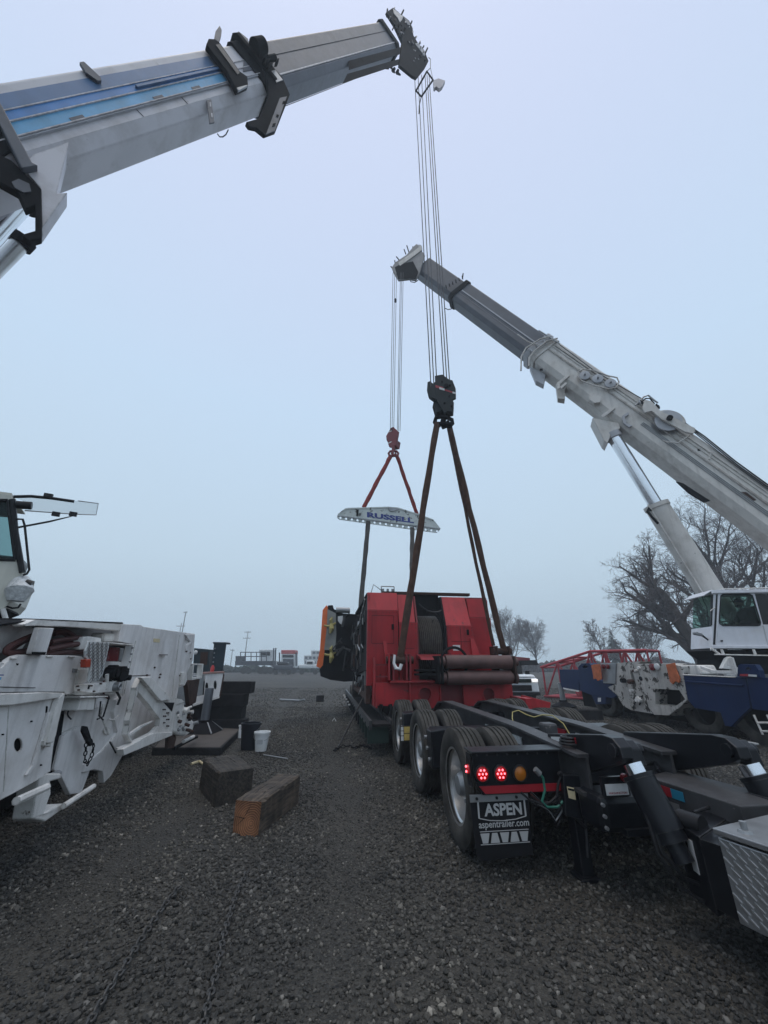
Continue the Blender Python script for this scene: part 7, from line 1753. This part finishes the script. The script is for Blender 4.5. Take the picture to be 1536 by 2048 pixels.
# far small block, bar, scraps
p = GN(640, 1403); o = MB().box((p.x, p.y, .13), (.34, .34, .26), (1, .1, 0)).build("wood_block", M_wooddark, None, bevel=.01, org=p); tag(o, "small dark square block alone on the gravel left of the lowbed", "block")
a, b_ = GN(560, 1401), GN(600, 1403); o = MB().tube([a + V(0, 0, .04), b_ + V(0, 0, .04), b_ + V(.1, .5, .04)], .04, 8).build("steel_bar", M_steel, None, org=a); tag(o, "thin grey bar lying on the gravel behind the timber stack", "bar")
a, b_ = GN(527, 1513), GN(575, 1521); o = MB().tube([a + V(0, 0, .025), b_ + V(0, 0, .025)], .011, 8).build("steel_rod", M_steel, None, org=a); tag(o, "short thin rod lying on the gravel right of the white bucket", "rod")
a = GN(398, 1528); o = MB().tube([GN(382, 1532) + V(0, 0, .03), a + V(0, 0, .04), GN(408, 1534) + V(0, 0, .03)], .02, 6).build("broken_stick", M_cream, None, org=a); tag(o, "pale broken stick beside the dark timber block", "stick")
p = GN(668, 1443); mb = MB(); mb.tube([p + V(-.05, 0, .01), p + V(0, .02, .09), p + V(.06, -.02, .01)], .012, 6); o = mb.build("paper_scrap", M_paper, None, org=p); tag(o, "tiny white scrap on the gravel left of the lowbed deck", "scrap")
p = GN(1500, 1491); o = MB().tube([p + V(-.12, 0, .03), p + V(0, .02, .04), p + V(.16, -.03, .03)], [.02, .035, .02], 6).build("paper_scrap", M_paper, None, org=p); tag(o, "bright white scrap on the gravel below the far crane's ladder", "scrap")
p = GN(692, 1497); mb = MB(); q = [GN(u_, v_) + V(0, 0, .03) for u_, v_ in ((668, 1505), (680, 1497), (695, 1496), (712, 1499), (725, 1494), (742, 1500))]
ch = empty("chain", q[0], "coiled dark chain on the gravel beside the lowbed's left tyres", "chain"); link_chain(ch, q, .10)
# two chains in the foreground
for (lab, pp) in (("dark chain running to the bottom edge, left one of the two", [(357, 1782), (320, 1830), (280, 1890), (240, 1955), (205, 2010), (180, 2052), (150, 2100)]),
                  ("dark chain running to the bottom edge, right one of the two", [(492, 1752), (470, 1800), (452, 1860), (440, 1910), (428, 1970), (412, 2030), (400, 2090)])):
    q = [GN(u_, v_) + V(0, 0, .027) for u_, v_ in pp]
    ch = empty("chain", q[0], lab, "chain", "chains on the gravel"); link_chain(ch, q, .060, m_=M_steel_d if False else mat("dull_chain_steel", (.062, .06, .058), .5, metal=.4, var=.3))

# ---------------------------------------------------------------- white car behind the machine
sv = empty("parked_car", (gx(1037, 18.8), 20.5, 0), "white four wheel drive car facing the camera behind the red machine", "car")
cx0 = gx(1037, 18.8); CY = 18.6
def sb(name, x0, x1, y0, y1, z0, z1, m_, bev=.05, dx=0, dy=0, par=None):
    b0 = [(cx0 + x0, CY + y0, z0), (cx0 + x1, CY + y0, z0), (cx0 + x1, CY + y1, z0), (cx0 + x0, CY + y1, z0)]
    t0 = [(cx0 + x0 + dx, CY + y0 + dy, z1), (cx0 + x1 - dx, CY + y0 + dy, z1), (cx0 + x1 - dx, CY + y1 - dy * .4, z1), (cx0 + x0 + dx, CY + y1 - dy * .4, z1)]
    return MB().hexa(b0, t0).build(name, m_, par or sv, bevel=bev)
sb("body", -.96, .96, 0, 4.7, .38, 1.02, M_suv, .10, .03, .05)
sb("hood", -.88, .88, .05, 1.5, 1.02, 1.14, M_suv, .06, .08, .08)
sb("cabin", -.82, .82, 1.35, 4.5, 1.08, 1.78, M_suv, .10, .14, .55)
sb("windscreen", -.74, .74, 1.34, 1.4, 1.14, 1.66, G_dark, .0, .10, .46)
sb("grille", -.62, .62, -.03, .06, .82, .97, M_carblk, .02)
for k in range(7): sb("grille_slot", -.56 + k * .165, -.44 + k * .165, -.05, .0, .84, .95, mat("grille_dark", (.02, .035, .03), .3), .01)
sb("front_intake", -.60, .60, -.04, .06, .48, .72, M_carblk, .03)
sb("bumper", -.94, .94, -.06, .2, .30, .44, M_carblk, .04)
for s_ in (-1, 1):
    sb("headlamp", s_ * .78 - .13, s_ * .78 + .13, -.02, .1, .84, .96, M_head, .02)
    sb("mirror", s_ * 1.0 - .1, s_ * 1.0 + .1, 1.45, 1.6, 1.1, 1.28, M_carblk, .03)
    for y_ in (.95, 3.75):
        c = V(cx0 + s_ * .84, CY + y_, .38); MB().cyl(c - V(.12, 0, 0), c + V(.12, 0, 0), .38, n=24).build("wheel", M_tyre, sv, smooth=True)
# dark flat trailer behind the car
tb_ = empty("equipment_trailer", (gx(1040, 27), 27, 0), "dark red flat equipment trailer behind the white car", "trailer")
px = Plane((0, 27, 0), (0, -1, 0))
MB().ext(px.pts([(985, 1322), (1072, 1320), (1078, 1330), (985, 1332)]), V(0, 2.2, 0)).build("bed", M_machblack, tb_)
MB().ext(px.pts([(1018, 1312), (1060, 1316), (1060, 1321), (1018, 1321)]), V(0, 1.2, 0)).build("load", M_reddark, tb_)
for u_ in (1000, 1060):
    c = V(px.at(u_, 1340).x, 27.3, .45); MB().cyl(c, c + V(0, .3, 0), .45, n=18).build("wheel", M_tyre, tb_, smooth=True)

# ---------------------------------------------------------------- red lattice boom section on the ground
la = empty("lattice_boom_section", GN(1100, 1397), "red steel lattice boom section lying on the ground behind the blue outrigger beam", "lattice boom")
Pn = Plane(V(8.3, 21.0, 0), (0, -1, 0)); 
A0 = GN(1094, 1398); A1 = GN(1262, 1409)
ax = (A1 - A0); LL = 4.7; ax.normalize(); wd = V(-ax.y, ax.x, 0)
if wd.y < 0: wd = -wd
WT = 1.7
def lt_(t, s_, z): return V(A0.x, A0.y, 0) + ax * t + wd * s_ + V(0, 0, z)
def ztop(t): return 1.42 + (2.12 - 1.42) * min(1, t / 2.4)
def bar(nm, a, b_, r_=.045): MB().cyl(a, b_, r_, n=8).build(nm, M_lattice, la)
ts = [0, .8, 1.6, 2.4, 3.1, 3.85, LL]
for s_ in (0, WT):
    bar("chord", lt_(-.1, s_, .12), lt_(LL, s_, .12), .06)
    bar("chord", lt_(-.1, s_, ztop(0)), lt_(2.4, s_, ztop(2.4)), .06); bar("chord", lt_(2.4, s_, ztop(2.4)), lt_(LL, s_, ztop(3)), .06)
    for t in ts: bar("post", lt_(t, s_, .12), lt_(t, s_, ztop(t)))
    for k, (t0, t1) in enumerate(zip(ts, ts[1:])):
        if k % 2: bar("lacing", lt_(t0, s_, ztop(t0)), lt_(t1, s_, .12))
        else: bar("lacing", lt_(t0, s_, .12), lt_(t1, s_, ztop(t1)))
for t in ts: bar("cross_bar", lt_(t, 0, .12), lt_(t, WT, .12)); bar("cross_bar", lt_(t, 0, ztop(t)), lt_(t, WT, ztop(t)))
for k, (t0, t1) in enumerate(zip(ts, ts[1:])):
    a, b_ = (0, WT) if k % 2 else (WT, 0); bar("lacing", lt_(t0, a, ztop(t0)), lt_(t1, b_, ztop(t1))); bar("lacing", lt_(t0, b_, .12), lt_(t1, a, .12))
# low timber and plate between the trailer and the far crane
p = GN(1185, 1440); timber("low black timber lying beyond the trailer's right tyres", (p.x - .9, p.y + .2), (p.x + .3, p.y), .3, .28, M_wooddark)
p = GN(1130, 1432); o = MB().box((p.x, p.y, .045), (1.5, 1.2, .08), (1, .15, 0)).build("outrigger_plate", mat("pale_steel_plate", (.20, .21, .21), .5, metal=.4), None, bevel=.01, org=p); tag(o, "pale flat plate under the far crane's left outrigger", "plate")
